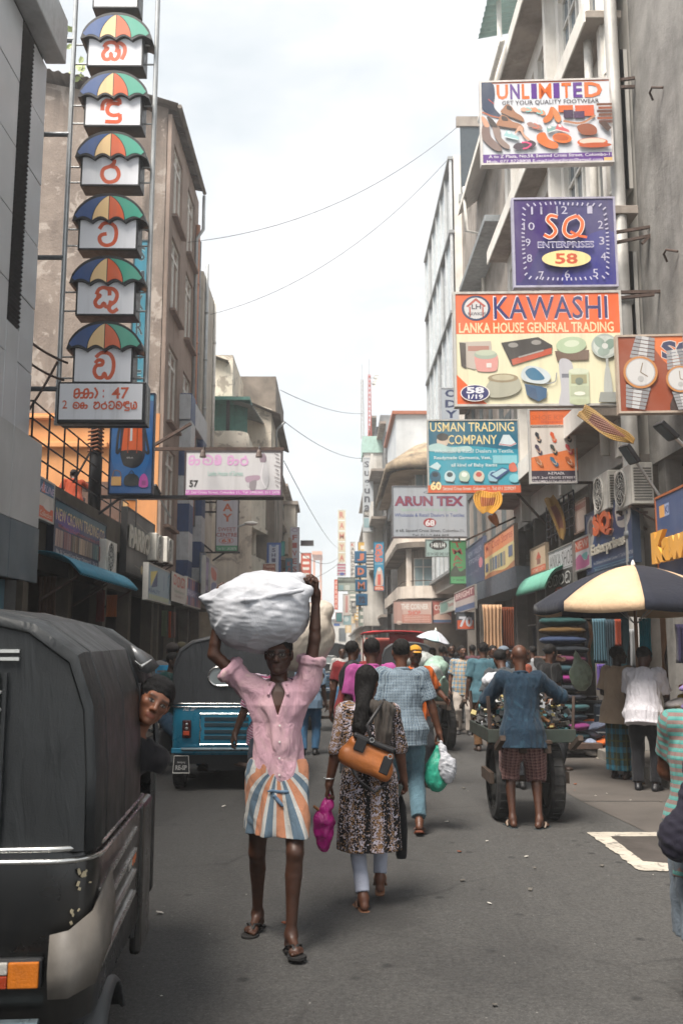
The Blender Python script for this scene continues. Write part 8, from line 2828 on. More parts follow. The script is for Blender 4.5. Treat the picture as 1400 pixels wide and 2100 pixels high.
# ============================================================ men at the stall on the right
s0 = G(1272, 1598)
p = Person('man in beige shirt and blue checked sarong standing under the stall umbrella', (s0.x, s0.y), 1.63, 120, '#2c1c15', .008, None, hy=-40, wL=(.18, -.2, 1.0), wR=(-.24, -.1, .9), legk=.85)
p.body().hair().shirt(cloth('beige cotton', '#a8937e', fine=.5), .85, -.22, .03, .007, seed=51, loose=.14, sfat=.03)
p.skirt(cloth('checked sarong', '#2e3526', 'check', '#2f6a80', '#4a4a24', p=.15, q=.22, w=.3), [(.12, 0, 0, .17, .15), (.5, 0, 0, .175, .15), (.9, 0, 0, .17, .135), (.98, 0, 0, .16, .12)], .010, 6, 'sarong').shoes('#33445a', 'flip')
s1 = G(1326, 1622)
p = Person('man in white short sleeved shirt bending over the stall goods', (s1.x, s1.y), 1.64, 150, '#4a2d20', .008, None, lean=16, wR=(-.2, -.44, .98), wL=(.2, -.4, .95), eR=(-.4, .6, -.5), hy=-30, hp=24, legk=.85, build=1.12)
p.body().hair('#161414', 'short', 1.06).shirt(cloth('white shirt', '#c9c6cc', fine=.7), .85, -.17, .026, .013, seed=52, sfat=.022).trousers(cloth('black trousers', '#16161a'), 1, .024).shoes('#15151a')

# ============================================================ the rest of the crowd: (label, px, py feet, H, facing, skin, hair, shirt, trousers, pose)
def crowd(label, px, py, H, rz, top, bot, skin='#4a2f22', hair='short', vox=.011, cap=None, sl=.8, Y=None, **po):
	q = G(px, py) if Y is None else V((P(px, 1329, Y).x, Y, 0))
	po.setdefault('aL', (.10, rnd.uniform(-.18, .1), .085))
	po.setdefault('aR', (-.10, rnd.uniform(-.1, .18), .085))
	p = Person(label, (q.x, q.y), H, rz, skin, vox, po.pop('group', None), legk=.85, hy=po.pop('hy', rnd.uniform(-12, 12)), **po)
	p.body()
	if hair:
		p.hair(kind=hair)
	if cap:
		p.cap(cap, po.get('brim', True))
	p.shirt(top, sl, -.17, .026, .011, seed=rnd.randrange(99), sfat=.02).trousers(bot, 1, .022).shoes(rnd.choice(('#2a2320', '#3a2a22', '#202022')))
	return p

t_dark, t_jean, t_brown = cloth('charcoal trousers', '#26282c'), cloth('mid jeans', '#3f6484', fine=.6), cloth('brown trousers', '#5a4028')
crowd('man in magenta polo shirt walking just ahead of the long haired woman', 762, 0, 1.71, 182, cloth('magenta polo', '#a04a86'), t_dark, Y=9.2, build=1.15, vox=.009)
bpk = crowd('man with black backpack and red sleeved top walking away', 722, 0, 1.70, 172, cloth('maroon tee', '#7a2a2e'), t_dark, Y=11.6, hy=-25, vox=.009, sl=.6)
q = bpk.r.location
bundle('backpack', 'black backpack worn by the man in red sleeves', 'backpack', (q.x, q.y - .2, 1.22), (.17, .11, .24), cloth('black nylon', '#1a1a1e', rough=.5), None, 3, .012, .008)
crowd('bearded man in orange polo and yellow cap resting beside the sack cart', 848, 0, 1.64, 18, cloth('orange polo', '#b0551e'), t_dark, '#4a2d20', None, .009, '#b0812c', Y=11.2, beard=.85, wL=(.32, -.25, 1.05), hy=-12)
crowd('man in pastel plaid shirt and cream trousers walking toward the camera', 951, 1506, 1.66, -8, cloth('pastel plaid', '#7f97a0', 'check', '#b0906a', '#3f5f86', p=.075, q=.075, w=.4), cloth('cream trousers', '#a39a92'), '#5a3a2a', beard=.5, hy=20, vox=.009, build=1.1)
crowd('man in teal grey shirt and brown trousers seen from behind', 990, 0, 1.70, 176, cloth('teal grey shirt', '#3f5f6a'), t_brown, Y=14.8, build=1.1)
crowd('man in grey tee leaning over the scrap cart ahead of the bald man', 1042, 0, 1.64, 195, cloth('grey tee', '#3e4144'), t_dark, Y=11.0, lean=22, hp=10, wR=(-.25, -.4, .95), wL=(.25, -.4, .95))
crowd('smiling man in pale shirt facing the street near the right stalls', 1008, 0, 1.66, 20, cloth('pale lilac shirt', '#8f8a98'), t_dark, Y=17.5)
crowd('man in grey blue cap and shirt beyond the scrap cart', 1028, 0, 1.64, 60, cloth('slate shirt', '#5b6f82'), t_dark, None and '' or '#4a2f22', 'short', .012, '#6a7480', Y=15.6)
crowd('man in black tee reaching up at the cloth stall', 1122, 0, 1.66, 110, cloth('black tee', '#151517'), t_dark, Y=12.6, wL=(.3, -.3, 1.5), hp=10, sl=.7)
crowd('man in purple tee under the white umbrella', 885, 0, 1.62, 10, cloth('purple tee', '#4a4686'), t_dark, Y=19.5, wL=(.12, -.16, 1.25), vox=.013)
crowd('man in black shirt walking behind the plaid shirted man', 924, 0, 1.70, 8, cloth('black shirt', '#1a1c22'), t_dark, Y=18.6, beard=.6, vox=.013)
crowd('boy in light blue tee and jeans walking below the cream bundle', 634, 1548, 1.55, 176, cloth('light blue tee', '#6d8398'), t_jean, '#3d281d')
crowd('man in turquoise and grey striped shirt with olive backpack by the left shops', 352, 0, 1.68, 170, cloth('turquoise stripe', '#2a86b0', 'stripev', '#6d6a6a', q=.2, w=.45), t_dark, cap='#3a3432', Y=13.0)
q = P(376, 1329, 12.8)
bundle('backpack', 'olive grey backpack worn by the man in turquoise stripes', 'backpack', (q.x, 12.75, 1.24), (.15, .12, .25), cloth('olive nylon', '#4f4b40', rough=.6), None, 9, .012, .008)
crowd('man in white cap in the left pavement crowd', 357, 0, 1.66, 180, cloth('dark navy tee', '#1d222c'), t_dark, cap='#b9b6b2', Y=15.5, vox=.013)
crowd('man in camouflage cap in the left pavement crowd', 371, 0, 1.70, 170, cloth('black top', '#17181b'), t_dark, cap='#4a4434', Y=14.6, vox=.013)
crowd('man in magenta shirt deep in the left pavement crowd', 386, 0, 1.62, 160, cloth('magenta shirt', '#9a3068'), t_dark, Y=16.5, vox=.014)
for a_ in (('woman in rust coloured top at the right stalls', 1072, 16.8, 1.55, 100, '#7a4030'), ('man in pale grey shirt between the cloth stall and the cream curtain', 1092, 18.5, 1.66, 200, '#8a8c90'), ('man in olive shirt beyond the black tee man', 1148, 15.2, 1.62, 240, '#4c5038'), ('man in dark red shirt near the white umbrella', 905, 21.5, 1.66, 160, '#5a2228'), ('man in sky blue shirt walking up the street past the lorry', 872, 23, 1.68, 185, '#5f7f98'), ('man in white vest beside the far three wheeler', 700, 21, 1.64, 15, '#a8a6a4'), ('woman in yellow blouse walking beyond the orange polo', 934, 20.5, 1.52, 170, '#a08038'), ('man in navy shirt behind the blue three wheeler', 402, 15, 1.68, 178, '#222c40')):
	crowd(a_[0], a_[1], 0, a_[3], a_[4], cloth('s ' + a_[5], a_[5]), rnd.choice((t_dark, t_jean, t_brown)), Y=a_[2], vox=.013)
FN = ('grey', 'maroon', 'slate blue', 'stone coloured', 'moss green', 'mauve')
cl_ = [cloth('far ' + c, c) for c in ('#6a6f78', '#5a3a40', '#39485a', '#8a8478', '#4a5a4c', '#7a5a70')]
for k, (px, Y) in enumerate(((700, 34), (716, 44), (735, 38), (694, 52), (706, 60), (742, 55), (912, 24), (968, 22), (1015, 24), (1150, 17), (940, 28), (680, 70))):
	crowd('distant pedestrian in %s top ' % FN[k % 6] + ('far up the street beyond the lorry' if px < 760 else 'among the right hand stalls'), px, 0, rnd.uniform(1.56, 1.72), rnd.choice((0, 180, 170, 10)), cl_[k % 6], t_dark, Y=Y, vox=.02, group='distant pedestrians')
m0 = V((mo.x, mo.y, 0))
rd_ = Person('man in dark green shirt and jeans sitting sideways on the motorcycle', (m0.x, m0.y), 1.66, 78, '#3d281d', .009, None, pel=(0, .05, -.10), lean=10, aL=(.22, -.42, .12), aR=(-.16, -.30, .085), kL=(.5, -1, .6), kR=(-.4, -1, .6), wL=(.15, -.42, 1.05), wR=(-.1, -.40, 1.02), legk=.85, beard=.5, hy=-10)
rd_.body().hair().shirt(cloth('bottle green shirt', '#123a38'), .85, -.12, .022, .006, seed=61).trousers(cloth('indigo jeans', '#2c4458', fine=.6), 1, .022).shoes('#2a2624')
tw0 = P(296, 1445, 3.98)
wl = Person('woman with tied black hair leaning her head out of the black three wheeler', (tw0.x - .345, tw0.y + .10, .045), 1.58, 14, '#6f4632', .0045, None, lean=4, side=36, hy=6, hp=2, hr=-6, hs=.99, brow=.55, pel=(0, 0, -.02), wL=(.18, -.2, .9), wR=(-.18, -.2, .9), aL=(.12, -.4, .45), aR=(-.1, -.4, .45))
wl.body(arms=False, legs=False).hair('#0d0c0d', 'tied', 1.03).shirt(cloth('dark top', '#201f22'), .15, -.1, .005, .003, collar=False, sfat=0)
pt = P(150, 1040, 18.5)
tp_ = Person('person in red top sitting on the roof terrace with face turned away', (pt.x, 18.5, 4.12), 1.6, 200, '#3d281d', .012, None, pel=(0, .1, -.48), lean=24, aL=(.15, -.3, .09), aR=(-.15, -.3, .09), kL=(.3, -1, 1), kR=(-.3, -1, 1), wR=(-.3, -.35, .75), wL=(.25, -.3, .6))
tp_.body().hair().shirt(cloth('rust red top', '#8f3a20'), .7).trousers(cloth('printed cloth', '#6a6270', 'blotch', '#2a262c', '#a49aa0', p=.06), .95, .03)
# ------------------------------------------------------------------ stall umbrellas
def parasol(label, c, r, h, drop, cols, n=8, val=.10, rot=0.0, tilt=None, pole=True, group=None):
	t = thing('parasol', label, 'umbrella', (c[0], c[1], 0), 0, group)
	top = V((c[0], c[1], h))
	T = tilt or Matrix.Identity(3)

	def pt(a, q):                       # q 0 crown .. 1 rim
		return top + T @ V((r * q * math.cos(a), r * q * math.sin(a), -drop * (q ** 1.7)))
	for k in range(n):
		a0, a1 = rot + 2 * math.pi * k / n, rot + 2 * math.pi * (k + 1) / n
		g = []
		for j in range(9):
			q = j / 8
			row = []
			for i in range(7):
				u = i / 6
				a = a0 + (a1 - a0) * u
				p = pt(a0, q).lerp(pt(a1, q), u).lerp(pt(a, q), .12)
				row.append(p - V((0, 0, .012 * q * math.sin(math.pi * u))))
			g.append(row)
		g.append([p + T @ V((.012 * math.cos((a0 + a1) / 2), .012 * math.sin((a0 + a1) / 2), -val * (.85 + .15 * math.sin(math.pi * i / 6)))) for i, p in enumerate(g[-1])])
		MB().sheet(g).obj('canopy_panel', cols[k % len(cols)], t, smooth=True, solid=.004)
		MB().tube([pt(a0, .05) - V((0, 0, .01)), pt(a0, .5) - V((0, 0, .012)), pt(a0, 1) - V((0, 0, .012))], .005, 5).obj('rib', M_GALV, t)
		if pole:
			MB().tube([pt(a0, .52) - V((0, 0, .015)), V((c[0], c[1], h - drop - .25))], .004, 5).obj('stay', M_GALV, t)
	if pole:
		MB().tube([V((c[0], c[1], 0)), top + V((0, 0, .03))], .022, 10).obj('pole', paint('umbrella pole', '#8a6a52', .5), t, smooth=True)
	MB().lathe([(.03, -.01), (.028, .02), (.012, .06), (.006, .07)], top, 10).obj('finial', M_WHITEPAINT, t, smooth=True)
	return t

m_cr, m_nv = cloth('cream canvas', '#c2a688', fine=.35), cloth('navy canvas', '#20232e', fine=.35)
pc = P(1297, 1160, 11.3)
parasol('large cream and navy striped parasol shading the right hand stalls', (pc.x, 11.3), 1.2, pc.z, .47, [m_cr, m_nv], 8, .13, R(-58))
pw = P(893, 1294, 19.2)
parasol('small white and pale blue umbrella above the man in purple', (pw.x, 19.2), .36, pw.z, .20, [cloth('white nylon', '#b9bcc6', rough=.5), cloth('pale blue nylon', '#a4bcc0', rough=.5)], 8, .01, .2, Matrix.Rotation(R(14), 3, 'Y'), False)

# ------------------------------------------------------------------ goods on the right pavement
GC = ['#1d3a42', '#6c2a5e', '#27343c', '#345458', '#2a2c34', '#22262c', '#7a2a66', '#2c444c', '#5a2a44', '#22262c', '#34405a', '#5c4628', '#2a4c4c', '#1f2228']
a = P(1160, 1270, 14.2)
GN = 'dark teal,plum,charcoal,grey teal,graphite,black,magenta,deep teal,wine,black,slate,brown,green teal,black'.split(',')
for k in range(15):
	x0, z0 = a.x - .36 + rnd.uniform(-.03, .03), .30 + .142 * k
	bundle('folded_cloth', '%s folded cloth, number %d from the bottom of the tall textile stack' % (GN[k % 14], k + 1), 'folded cloth', (x0 + .30, 14.2, z0), (.36, .24, .075), cloth('stack ' + GC[k % 14], GC[k % 14], 'blotch', GC[(k + 4) % 14], GC[(k + 7) % 14], p=.09), None, k, .02, .010, (), None, 'folded cloths in the textile stack')
tag(MB().bx(a.x - .45, a.x + .4, 13.9, 14.5, .13, .22).obj('pallet', M_RUST, bevel=.01), 'low dark pallet under the tall textile stack', 'pallet')
FC = ['#7a8498', '#c0602c', '#4a5060', '#9aa2b4', '#2a2e3a', '#b8b4b0', '#6a7084', '#34384a', '#a8a4a8']
FNm = 'steel blue,orange,slate,pale blue,black,white,grey blue,navy,pale grey'.split(',')
for k in range(34):
	q = G(1224 + rnd.uniform(-30, 30), 1549 + rnd.uniform(-12, 8))
	bundle('garment', FNm[k % 9] + ' crumpled garment in the clothes pile on the road by the checked sarong', 'garment', (q.x, q.y + .25, .06 + .42 * rnd.random() ** 1.2), (rnd.uniform(.12, .24), rnd.uniform(.1, .2), .055), cloth('pile ' + FC[k % 9], FC[k % 9], fine=.9), Matrix.Rotation(rnd.uniform(-.4, .4), 3, 'Y') @ Matrix.Rotation(rnd.uniform(0, 3), 3, 'Z'), k + 40, .014, .012, (), None, 'garments in the pile on the road', None)
for k, (px, w, h, c) in enumerate(((1196, .42, .66, '#141518'), (1226, .36, .62, '#1c2632'))):
	q = P(px + 16, 1480, 14.6 - .3 * k)
	t = thing('suitcase', ('upright black suitcase', 'dark blue suitcase')[k] + ' standing below the textile stack', 'suitcase', (q.x, q.y, .13), R(-20))
	MB().bx(-w / 2, w / 2, 0, .25, .05, h).obj('shell', cloth('case ' + c, c, rough=.5), t, False, bevel=.03)
	for z in (.2, .45):
		MB().bx(-w / 2 + .04, w / 2 - .04, -.012, .0, z, z + .015).obj('zip', M_GALV, t, False)
	MB().tube([(-.1, .12, h), (-.1, .12, h + .06), (.1, .12, h + .06), (.1, .12, h)], .012, 6).obj('handle', M_BLACKSTEEL, t, False)
	for x in (-w / 2 + .05, w / 2 - .05):
		MB().lathe([(.03, -.015), (.03, .015)], (x, .12, .03), 10, 'x').obj('caster', M_RUBBER, t, False)

def hang(label, px0, px1, y0, y1, Y, c, nf=5, m=None, group='textiles hanging outside the shops', d=.05):
	a, b = P(px0, y1, Y), P(px1, y0, Y)
	g = [[(a.x + (b.x - a.x) * (.5 + (i / 24 - .5) * (1 - .12 * math.sin(math.pi * j / 10))), Y + d * math.sin(nf * 2 * math.pi * i / 24 + .8 * j / 10 + px0) + .02 * j / 10, b.z + (a.z - b.z) * j / 10) for i in range(25)] for j in range(11)]
	o = MB().sheet(g).obj('hanging_textile', m or cloth('hang ' + c, c, fine=.5), smooth=True, solid=.004)
	return tag(o, label, 'textile', group)

for a_ in (('turquoise cloth hanging behind the parasol pole', 1311, 1331, 1268, 1348, 12.2, '#1697ac'), ('pale cream pleated curtain hanging outside the right shop', 990, 1028, 1240, 1345, 19.5, '#b08e70'), ('dark orange curtain beside the pleated cream one', 1029, 1052, 1245, 1330, 19.8, '#6a3218'), ('grey blue knotted drape beside the suitcases', 1216, 1240, 1268, 1360, 13.0, '#4a6874'), ('slate banner cloth behind the beige shirted man', 1240, 1262, 1270, 1420, 13.6, '#2e3d46'), ('brick red strip of cloth behind the beige shirted man', 1262, 1270, 1270, 1325, 13.2, '#8a3c26'), ('white lettered banner strip on the right shop front', 1294, 1303, 1290, 1370, 12.8, '#8a8c8e'), ('violet scarf tied below the grey blue drape', 1226, 1238, 1362, 1415, 12.9, '#5a4488'), ('dark purple cloth with yellow bands at the stall', 1390, 1420, 1280, 1360, 10.2, '#2a2640'), ('pale printed towel hanging on the left shop', 331, 344, 1252, 1305, 22, '#6f7a5c'), ('orange towel hanging on the left shop', 345, 352, 1254, 1308, 22, '#b0502a'), ('brown patterned towel hanging on the left shop', 353, 360, 1255, 1308, 22, '#7a5a50'), ('deep red cloth hanging in the left shop doorway', 197, 216, 1210, 1275, 16.8, '#6a3230'), ('orange and white poster cloth hung at the left shop', 218, 242, 1220, 1265, 17.2, '#b86a3c'), ('dark grey netting hung in the left shop', 118, 152, 1188, 1268, 15.5, '#3a3632'), ('brown wrapped rug hung at the left shop', 75, 118, 1182, 1268, 14.2, '#4a362c')):
	hang(*a_)
for k in range(22):                 # dark garments on rails inside the right-hand shops
	Y = 11 + .62 * k
	x = XR + .45 + .1 * (k % 3)
	c = ('#3a3f48', '#5a3a34', '#2f4a50', '#6a5f54', '#44304a', '#284a3c', '#705038')[k % 7]
	g = [[(x + .05 * math.sin(7 * i / 12 + j), Y + .42 * (i / 12 - .5), 2.15 - 1.0 * j / 6) for i in range(13)] for j in range(7)]
	tag(MB().sheet(g).obj('hanging_garment', cloth('rail ' + c, c), smooth=True, solid=.01), ('slate', 'brown', 'teal', 'taupe', 'purple', 'green', 'tan')[k % 7] + ' garment hanging on the rail inside the right hand shops', 'garment', 'garments on the shop rails')
cable([(XR + .5, 10.5, 2.2), (XR + .5, 25.5, 2.2)], .02, 'steel clothes rail inside the right hand shops', 'rail', M_GALV)
st = thing('stall_table', 'stall table heaped with bright clothes beside the white shirted man', 'table', (4.0, 10.4, 0))
MB().bx(3.72, 4.7, 9.9, 11.2, .72, .78).obj('table_top', M_RUST, st)
for x in (3.78, 4.64):
	for y in (9.96, 11.14):
		MB().bx(x - .03, x + .03, y - .03, y + .03, 0, .72).obj('leg', M_RUST, st)
SCc = ['#b84a1c', '#1a1a1c', '#b89a3c', '#6fb0b4', '#b8b4b4', '#9a3a2a', '#7a6a96', '#20242c']
for k in range(18):
	bundle('garment', ('orange', 'black', 'mustard', 'aqua', 'white', 'brick red', 'lavender', 'ink blue')[k % 8] + ' folded garment heaped on the stall table', 'garment', (3.85 + rnd.uniform(0, .7), 10.0 + rnd.uniform(0, 1.0), .83 + .38 * rnd.random()), (.17, .15, .05), cloth('stall ' + SCc[k % 8], SCc[k % 8], fine=.9), Matrix.Rotation(rnd.uniform(-.4, .4), 3, 'Y'), k, .016, .012, (), None, 'garments on the stall table')
q = P(1190, 1385, 12.2)
carry('pale green plastic bag hanging at the textile stack', q + V((-.06, 0, .32)), q, (.15, .12, .20), sheetmat('pale green plastic', '#8f9c88', .3, .3, .8), 33, .014)

m_clear = sheetmat('clear plastic wrap', '#9ea2a0', .25, .2, .9, 10)
for k, (dx, dy, z, r_, ry) in enumerate(((.0, -.1, 1.02, (.22, .5, .17), 30), (.16, -.3, .92, (.10, .45, .09), 35), (-.18, .2, 1.1, (.2, .4, .18), 10), (.12, .3, 1.28, (.22, .34, .17), -15), (-.1, .5, 1.38, (.25, .3, .16), 8))):
	bundle('wrapped_sack', ('clear', 'mint green')[k % 2] + ' plastic wrapped sack on the big tyred hand cart', 'sack', (c2.x - .1 + dx, c2.y + .1 + dy, z), r_, m_clear if k % 2 == 0 else sheetmat('mint sack', '#8ea79a', .4, .2, .8, 10), Matrix.Rotation(R(-ry), 3, 'X'), k + 70, .018, .02, (), None, 'sacks on the hand cart')
for k, (px, py) in enumerate(((1012, 1395), (1022, 1412))):
	q = P(px, py, 10.2)
	bundle('white_sack', 'small white sack at the front of the scrap cart', 'sack', q, (.13, .12, .09), m_sack, None, 80 + k, .015, .012, (), None, 'white sacks by the scrap cart')

# ------------------------------------------------------------------ green tin awning, air conditioners, lamps, flags
aw = thing('green_awning', 'small curved green corrugated awning over a right hand shop', 'awning', (4.2, 22, 2.9))
a, b = PX(1058, 1222, 4.0), PX(1118, 1208, 4.0)
corrugated((4.62, a.y, a.z + .42), (4.62, b.y, a.z + .42), (4.0, a.y, a.z), (4.0, b.y, a.z), 'sheet', paint('sea green plastic', '#5f9a88', .5), aw, 16, .03, 0, .16)
ca = thing('canopy_box', 'slate grey canopy slab under the yellow cloth banner', 'canopy', (4.4, 30, 4))
a, b = PX(955, 1205, 4.05), PX(1057, 1170, 4.05)
MB().bx(4.06, 4.9, b.y, a.y, a.z - .5, a.z - .02).obj('slab', paint('slate canopy', '#565d66', .6, dirt=.4), ca)
for k, (px, py) in enumerate(((1232, 1050), (1278, 1042))):
	q = PX(px, py, 4.35)
	ac_unit((4.35, q.y, q.z), R(-90), ('white outdoor air conditioner beside the framed window above the SQ wall sign', 'white outdoor air conditioner next to the lamp post above the SQ wall sign')[k])
for k, (px, py, X) in enumerate(((328, 1152, -4.0), (349, 1156, -4.0), (228, 1178, -4.15))):
	q = PX(px, py, X)
	ac_unit((X, q.y, q.z), R(90), ('beige outdoor air conditioner beside the charcoal sign', 'second beige air conditioner by the blue columns', 'grey air conditioner at the end of the blue awning')[k], group='left hand air conditioners')
pl = thing('lamp_post', 'tall pale street lamp post in front of the white ledged building', 'lamp post', (P(1302, 1150, 13.9).x, 13.9, .13))
xq = pl.location.x
MB().loft([[V((xq + rr * math.cos(R(a)), 13.9 + rr * math.sin(R(a)), z)) for a in range(0, 360, 24)] for rr, z in ((.135, .13), (.135, 4.2), (.125, 4.22), (.12, 7), (.11, 7.02), (.10, 14))]).obj('shaft', paint('weathered post', '#a8a6a2', .55, .2, dirt=.4, scale=3), pl, auto=40)
for z in (3.3, 4.2, 7.0):
	MB().lathe([(.15, z - .05), (.155, z), (.15, z + .05)], (xq, 13.9, 0), 18).obj('collar', M_GALV, pl, smooth=True)

def floodlight(p, q, label):
	p, q = V(p), V(q)
	t = thing('floodlight', label, 'lamp', p, 0, 'floodlights on arms')
	MB().tube([p, q], .022, 8).obj('arm', M_GALV, t)
	M = (q - p).to_track_quat('Y', 'Z').to_matrix()
	MB().box(q + M @ V((0, .1, -.02)), (.2, .3, .07), M).obj('head', M_BLACKSTEEL, t, bevel=.015)
	MB().box(q + M @ V((0, .1, -.06)), (.16, .24, .01), M).obj('lens', M_GLASS, t)

floodlight(P(1385, 1068, 12.6), P(1300, 942, 12.4), 'black floodlight on a grey arm above the SQ wall sign')
floodlight(P(1440, 950, 11.6), P(1378, 892, 11.5), 'black floodlight on an arm beneath the watch sign')
floodlight(P(350, 1062, 21), P(322, 1010, 20.4), 'slim lamp on an arm below the blue backpack sign')
q = P(488, 1080, 28.3)
lt = thing('street_lamp', 'white street lamp head beside the sweet centre sign', 'lamp', q)
MB().tube([q, q + V((.25, 0, .08))], .03, 8).obj('arm', M_GALV, lt)
bundle('lamp_head', 'x', 'x', (0, 0, 0), (.22, .12, .07), M_WHITEPAINT, None, 1, .02, 0)
lh = bpy.data.objects['lamp_head']
for k_ in ('label', 'category'):
	del lh[k_]
lh.parent = lt
lh.matrix_basis = Matrix.Translation((.4, 0, .1))

def flag(label, pts, w, Y, cs, seed):
	"""limp flag along a path of pixels"""
	pp = [P(x, y, Y) for x, y in smooth(pts, 6)]
	r_ = np.random.RandomState(seed)
	g = []
	for i, p in enumerate(pp):
		t = (pp[min(i + 1, len(pp) - 1)] - pp[max(i - 1, 0)]).normalized()
		n = t.cross(V((0, 1, 0))).normalized()
		wi = w * (.25 + .75 * math.sin(math.pi * min(1, .25 + .75 * i / len(pp))))
		g.append([p + n * wi * (u - .5) + V((0, .016 * math.sin(9 * u + .2 * i + seed), .02 * math.sin(7 * u + .25 * i))) for u in [k / 12 for k in range(13)]])
	mb = MB()
	for i in range(len(g) - 1):
		for k in range(12):
			mb.add([g[i][k], g[i][k + 1], g[i + 1][k + 1], g[i + 1][k]], [(0, 1, 2, 3)], 0, col(cs[-1] if 3 <= k <= 8 and 5 <= i <= len(g) - 8 else cs[0]))
	return tag(mb.obj('flag', M_SIGNFACE, smooth=True, solid=.004), label, 'flag')

FL = ['#9c7836', '#a87c34', '#74402e']
flag('limp yellow and maroon flag tied near the lamp post', [(1190, 842), (1212, 858), (1235, 872), (1258, 884), (1280, 896), (1298, 908)], .24, 12.6, FL, 3)
flag('yellow and maroon flag hanging below the teal company sign', [(1000, 1008), (1000, 1022), (999, 1038), (999, 1052)], .62, 19.3, ['#d2941e', '#c98a1c', '#a0541c'], 5)
flag('rolled yellow flag hanging by the black balcony rail', [(1124, 1020), (1134, 1040), (1144, 1062), (1150, 1085), (1152, 1106)], .22, 15.8, FL, 7)
flag('small orange cloth strip below the yellow flag', [(1006, 1056), (1012, 1066), (1020, 1078)], .2, 20, ['#d0742c', '#c8681f'], 9)
rl = thing('balcony_railing', 'black iron balcony railing behind the tall condensed letter sign', 'railing', (4.4, 18, 4.2))
a, b = PX(1122, 1120, 4.4), PX(1178, 1100, 4.4)
railing(rl, (4.4, a.y, a.z), (4.4, b.y, a.z), .8, 5, 6, .016)

# ------------------------------------------------------------------ cables, mast, cranes
GCb = 'thin cables crossing the sky'
for (p, q, sg, lb) in ((P(385, 497, 26), P(940, 258, 33), .9, 'upper thin cable sagging across the sky to the curtain wall'), (P(402, 652, 30), P(922, 322, 34), 1.1, 'lower thin cable with a knot sagging across the sky'), (P(575, 800, 36), P(745, 848, 58), .3, 'faint cable from the mouldy block to the sign tower'), (P(580, 862, 36), P(742, 940, 58), .4, 'faint cable from the tin eaves to the sign tower'), (P(582, 945, 20), P(696, 1125, 70), .4, 'faint cable from the 57 sign down the street'), (P(612, 1130, 44), P(692, 1145, 70), .5, 'faint cable between the vertical letter signs'), (P(560, 1205, 40), P(700, 1150, 70), .4, 'low faint cable crossing behind the bundle')):
	cable([p, q], .009 if p.y < 32 else .014, lb, 'cable', M_BLACKSTEEL, sg, GCb)
for k, (a_, b_) in enumerate((((60, 700), (140, 745)), ((62, 745), (132, 780)), ((50, 690), (118, 735)), ((60, 840), (118, 742)))):
	cable([P(*a_, 13.4), P(*b_, 13.7)], .02, 'dark strut or loose wire tying the umbrella mast to the wall', 'cable', M_RUST, .03, 'ties of the umbrella mast')
ms = thing('antenna_mast', 'thin red and white lattice antenna mast above the sign tower', 'antenna', P(755, 900, 61))
b = ms.location
for j, (px, yt, c) in enumerate(((757, 768, '#a8453a'), (742, 778, '#a9aaa8'))):
	zt = P(px, yt, 61).z
	x = P(px, 880, 61).x
	lat = MB()
	for a in (0, 120, 240):
		lat.tube([V((x + .14 * math.cos(R(a)), 61 + .14 * math.sin(R(a)), b.z)), V((x + .08 * math.cos(R(a)), 61 + .08 * math.sin(R(a)), zt))], .03, 5)
	nn = 14
	for k in range(nn):
		z0, z1 = b.z + (zt - b.z) * k / nn, b.z + (zt - b.z) * (k + 1) / nn
		for a in (0, 120, 240):
			lat.tube([V((x + .12 * math.cos(R(a)), 61 + .12 * math.sin(R(a)), z0)), V((x + .1 * math.cos(R(a + 120)), 61 + .1 * math.sin(R(a + 120)), z1))], .016, 4)
	lat.obj('lattice', paint('mast ' + c, c, .6), ms)
	MB().tube([(x, 61, zt), (x, 61, zt + 1.1)], .02, 5).obj('whip', M_GALV, ms)
for px, py in ((772, 775), (769, 787)):
	q = P(px, py, 61)
	MB().lathe([(.05, .1), (.22, 0), (.2, .02)], q, 14, 'y').obj('dish', M_WHITEPAINT, ms)
	MB().tube([q, V((P(757, py, 61).x, 61, q.z))], .025, 5).obj('dish_arm', M_GALV, ms)
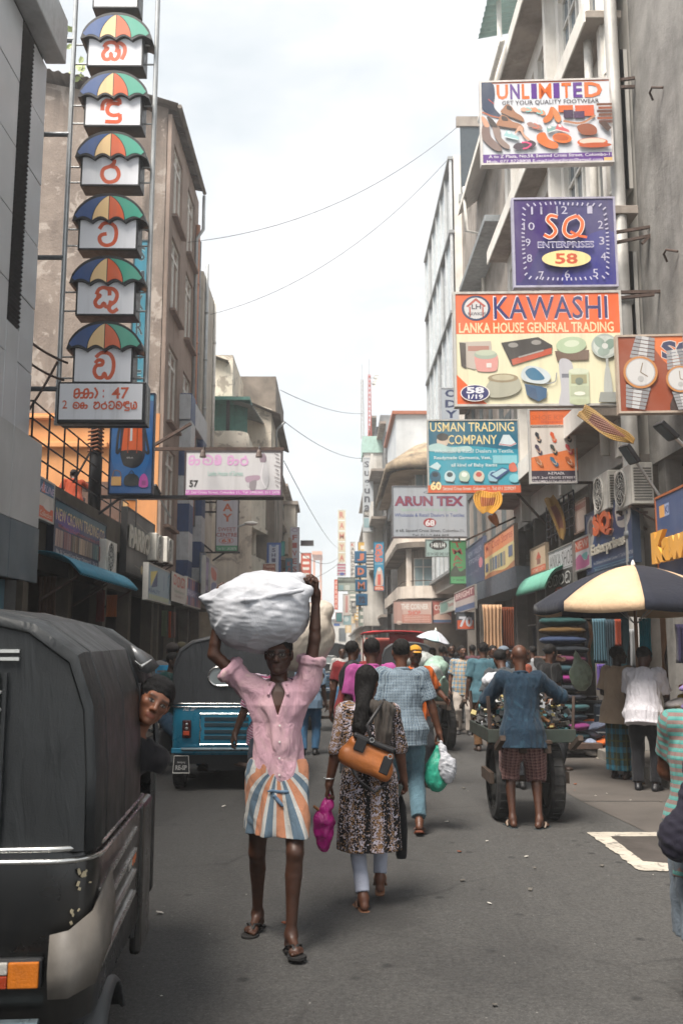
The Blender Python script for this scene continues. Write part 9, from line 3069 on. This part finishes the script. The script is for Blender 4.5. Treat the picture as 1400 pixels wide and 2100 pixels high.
for k, (px, yt, yb) in enumerate(((650, 1142, 1262), (660, 1255, 1300))):
	Y = 230
	cr = thing('harbour_crane', ('pale orange harbour crane', 'low harbour crane frame')[k] + ' hazy beyond the end of the street', 'crane', (P(px, 1329, Y).x, Y, 0))
	zt = P(px, yt, Y).z
	m_c = paint('crane orange', '#cf8a66', .7)
	for dx in (-.85, .85):
		MB().bx(cr.location.x + dx - .22, cr.location.x + dx + .22, Y, Y + .5, 0, zt).obj('leg', m_c, cr)
		MB().bx(cr.location.x + dx - .22, cr.location.x + dx + .22, Y + 4, Y + 4.5, 0, zt).obj('leg', m_c, cr)
	for z in [zt * q for q in (.45, .6, .75, .98)]:
		MB().bx(cr.location.x - .63, cr.location.x + .63, Y, Y + .4, z - .2, z + .15).obj('cross_beam', m_c, cr)
	MB().bx(cr.location.x - 1.2, cr.location.x + 1.2, Y - 6, Y + 9, zt, zt + .8).obj('boom', m_c, cr)

# ------------------------------------------------------------------ litter
lm = [paint('litter ' + c, c, .8) for c in ('#b9b4ac', '#8a4a2c', '#5a5650', '#c8c4bc')]
for k in range(70):
	x, y = rnd.uniform(-1.2, 3.4), 3.4 + 9 * rnd.random()
	if k > 40:
		x = rnd.choice((rnd.uniform(2.5, 3.8), rnd.uniform(-3.3, -2.2)))
	s_ = rnd.uniform(.008, .03)
	M = Matrix.Rotation(rnd.uniform(0, 6), 3, 'Z') @ Matrix.Rotation(rnd.uniform(-.3, .3), 3, 'X')
	o = MB().box((x, y, .008 + s_ * .12), (s_, s_ * rnd.uniform(.4, 1.6), s_ * .2), M).obj('litter', lm[k % 4])
	tag(o, 'tiny scrap of paper or leaf littering the asphalt', 'litter', 'litter on the road')
hz = MB().bx(-30, 30, -8, 262, -1.0, 34).obj('haze', None)
hz.data.materials.clear()
m_hz = bpy.data.materials.new('thin street haze')
m_hz.use_nodes = True
t = m_hz.node_tree
t.nodes.clear()
pv = nd(t, 'ShaderNodeVolumePrincipled', {'Color': (.93, .95, .97, 1), 'Density': .0021, 'Anisotropy': .25})
nd(t, 'ShaderNodeOutputMaterial', {'Volume': pv.outputs[0]})
hz.data.materials.append(m_hz)
tag(hz, 'thin pale haze filling the street air', 'haze', kind='stuff')
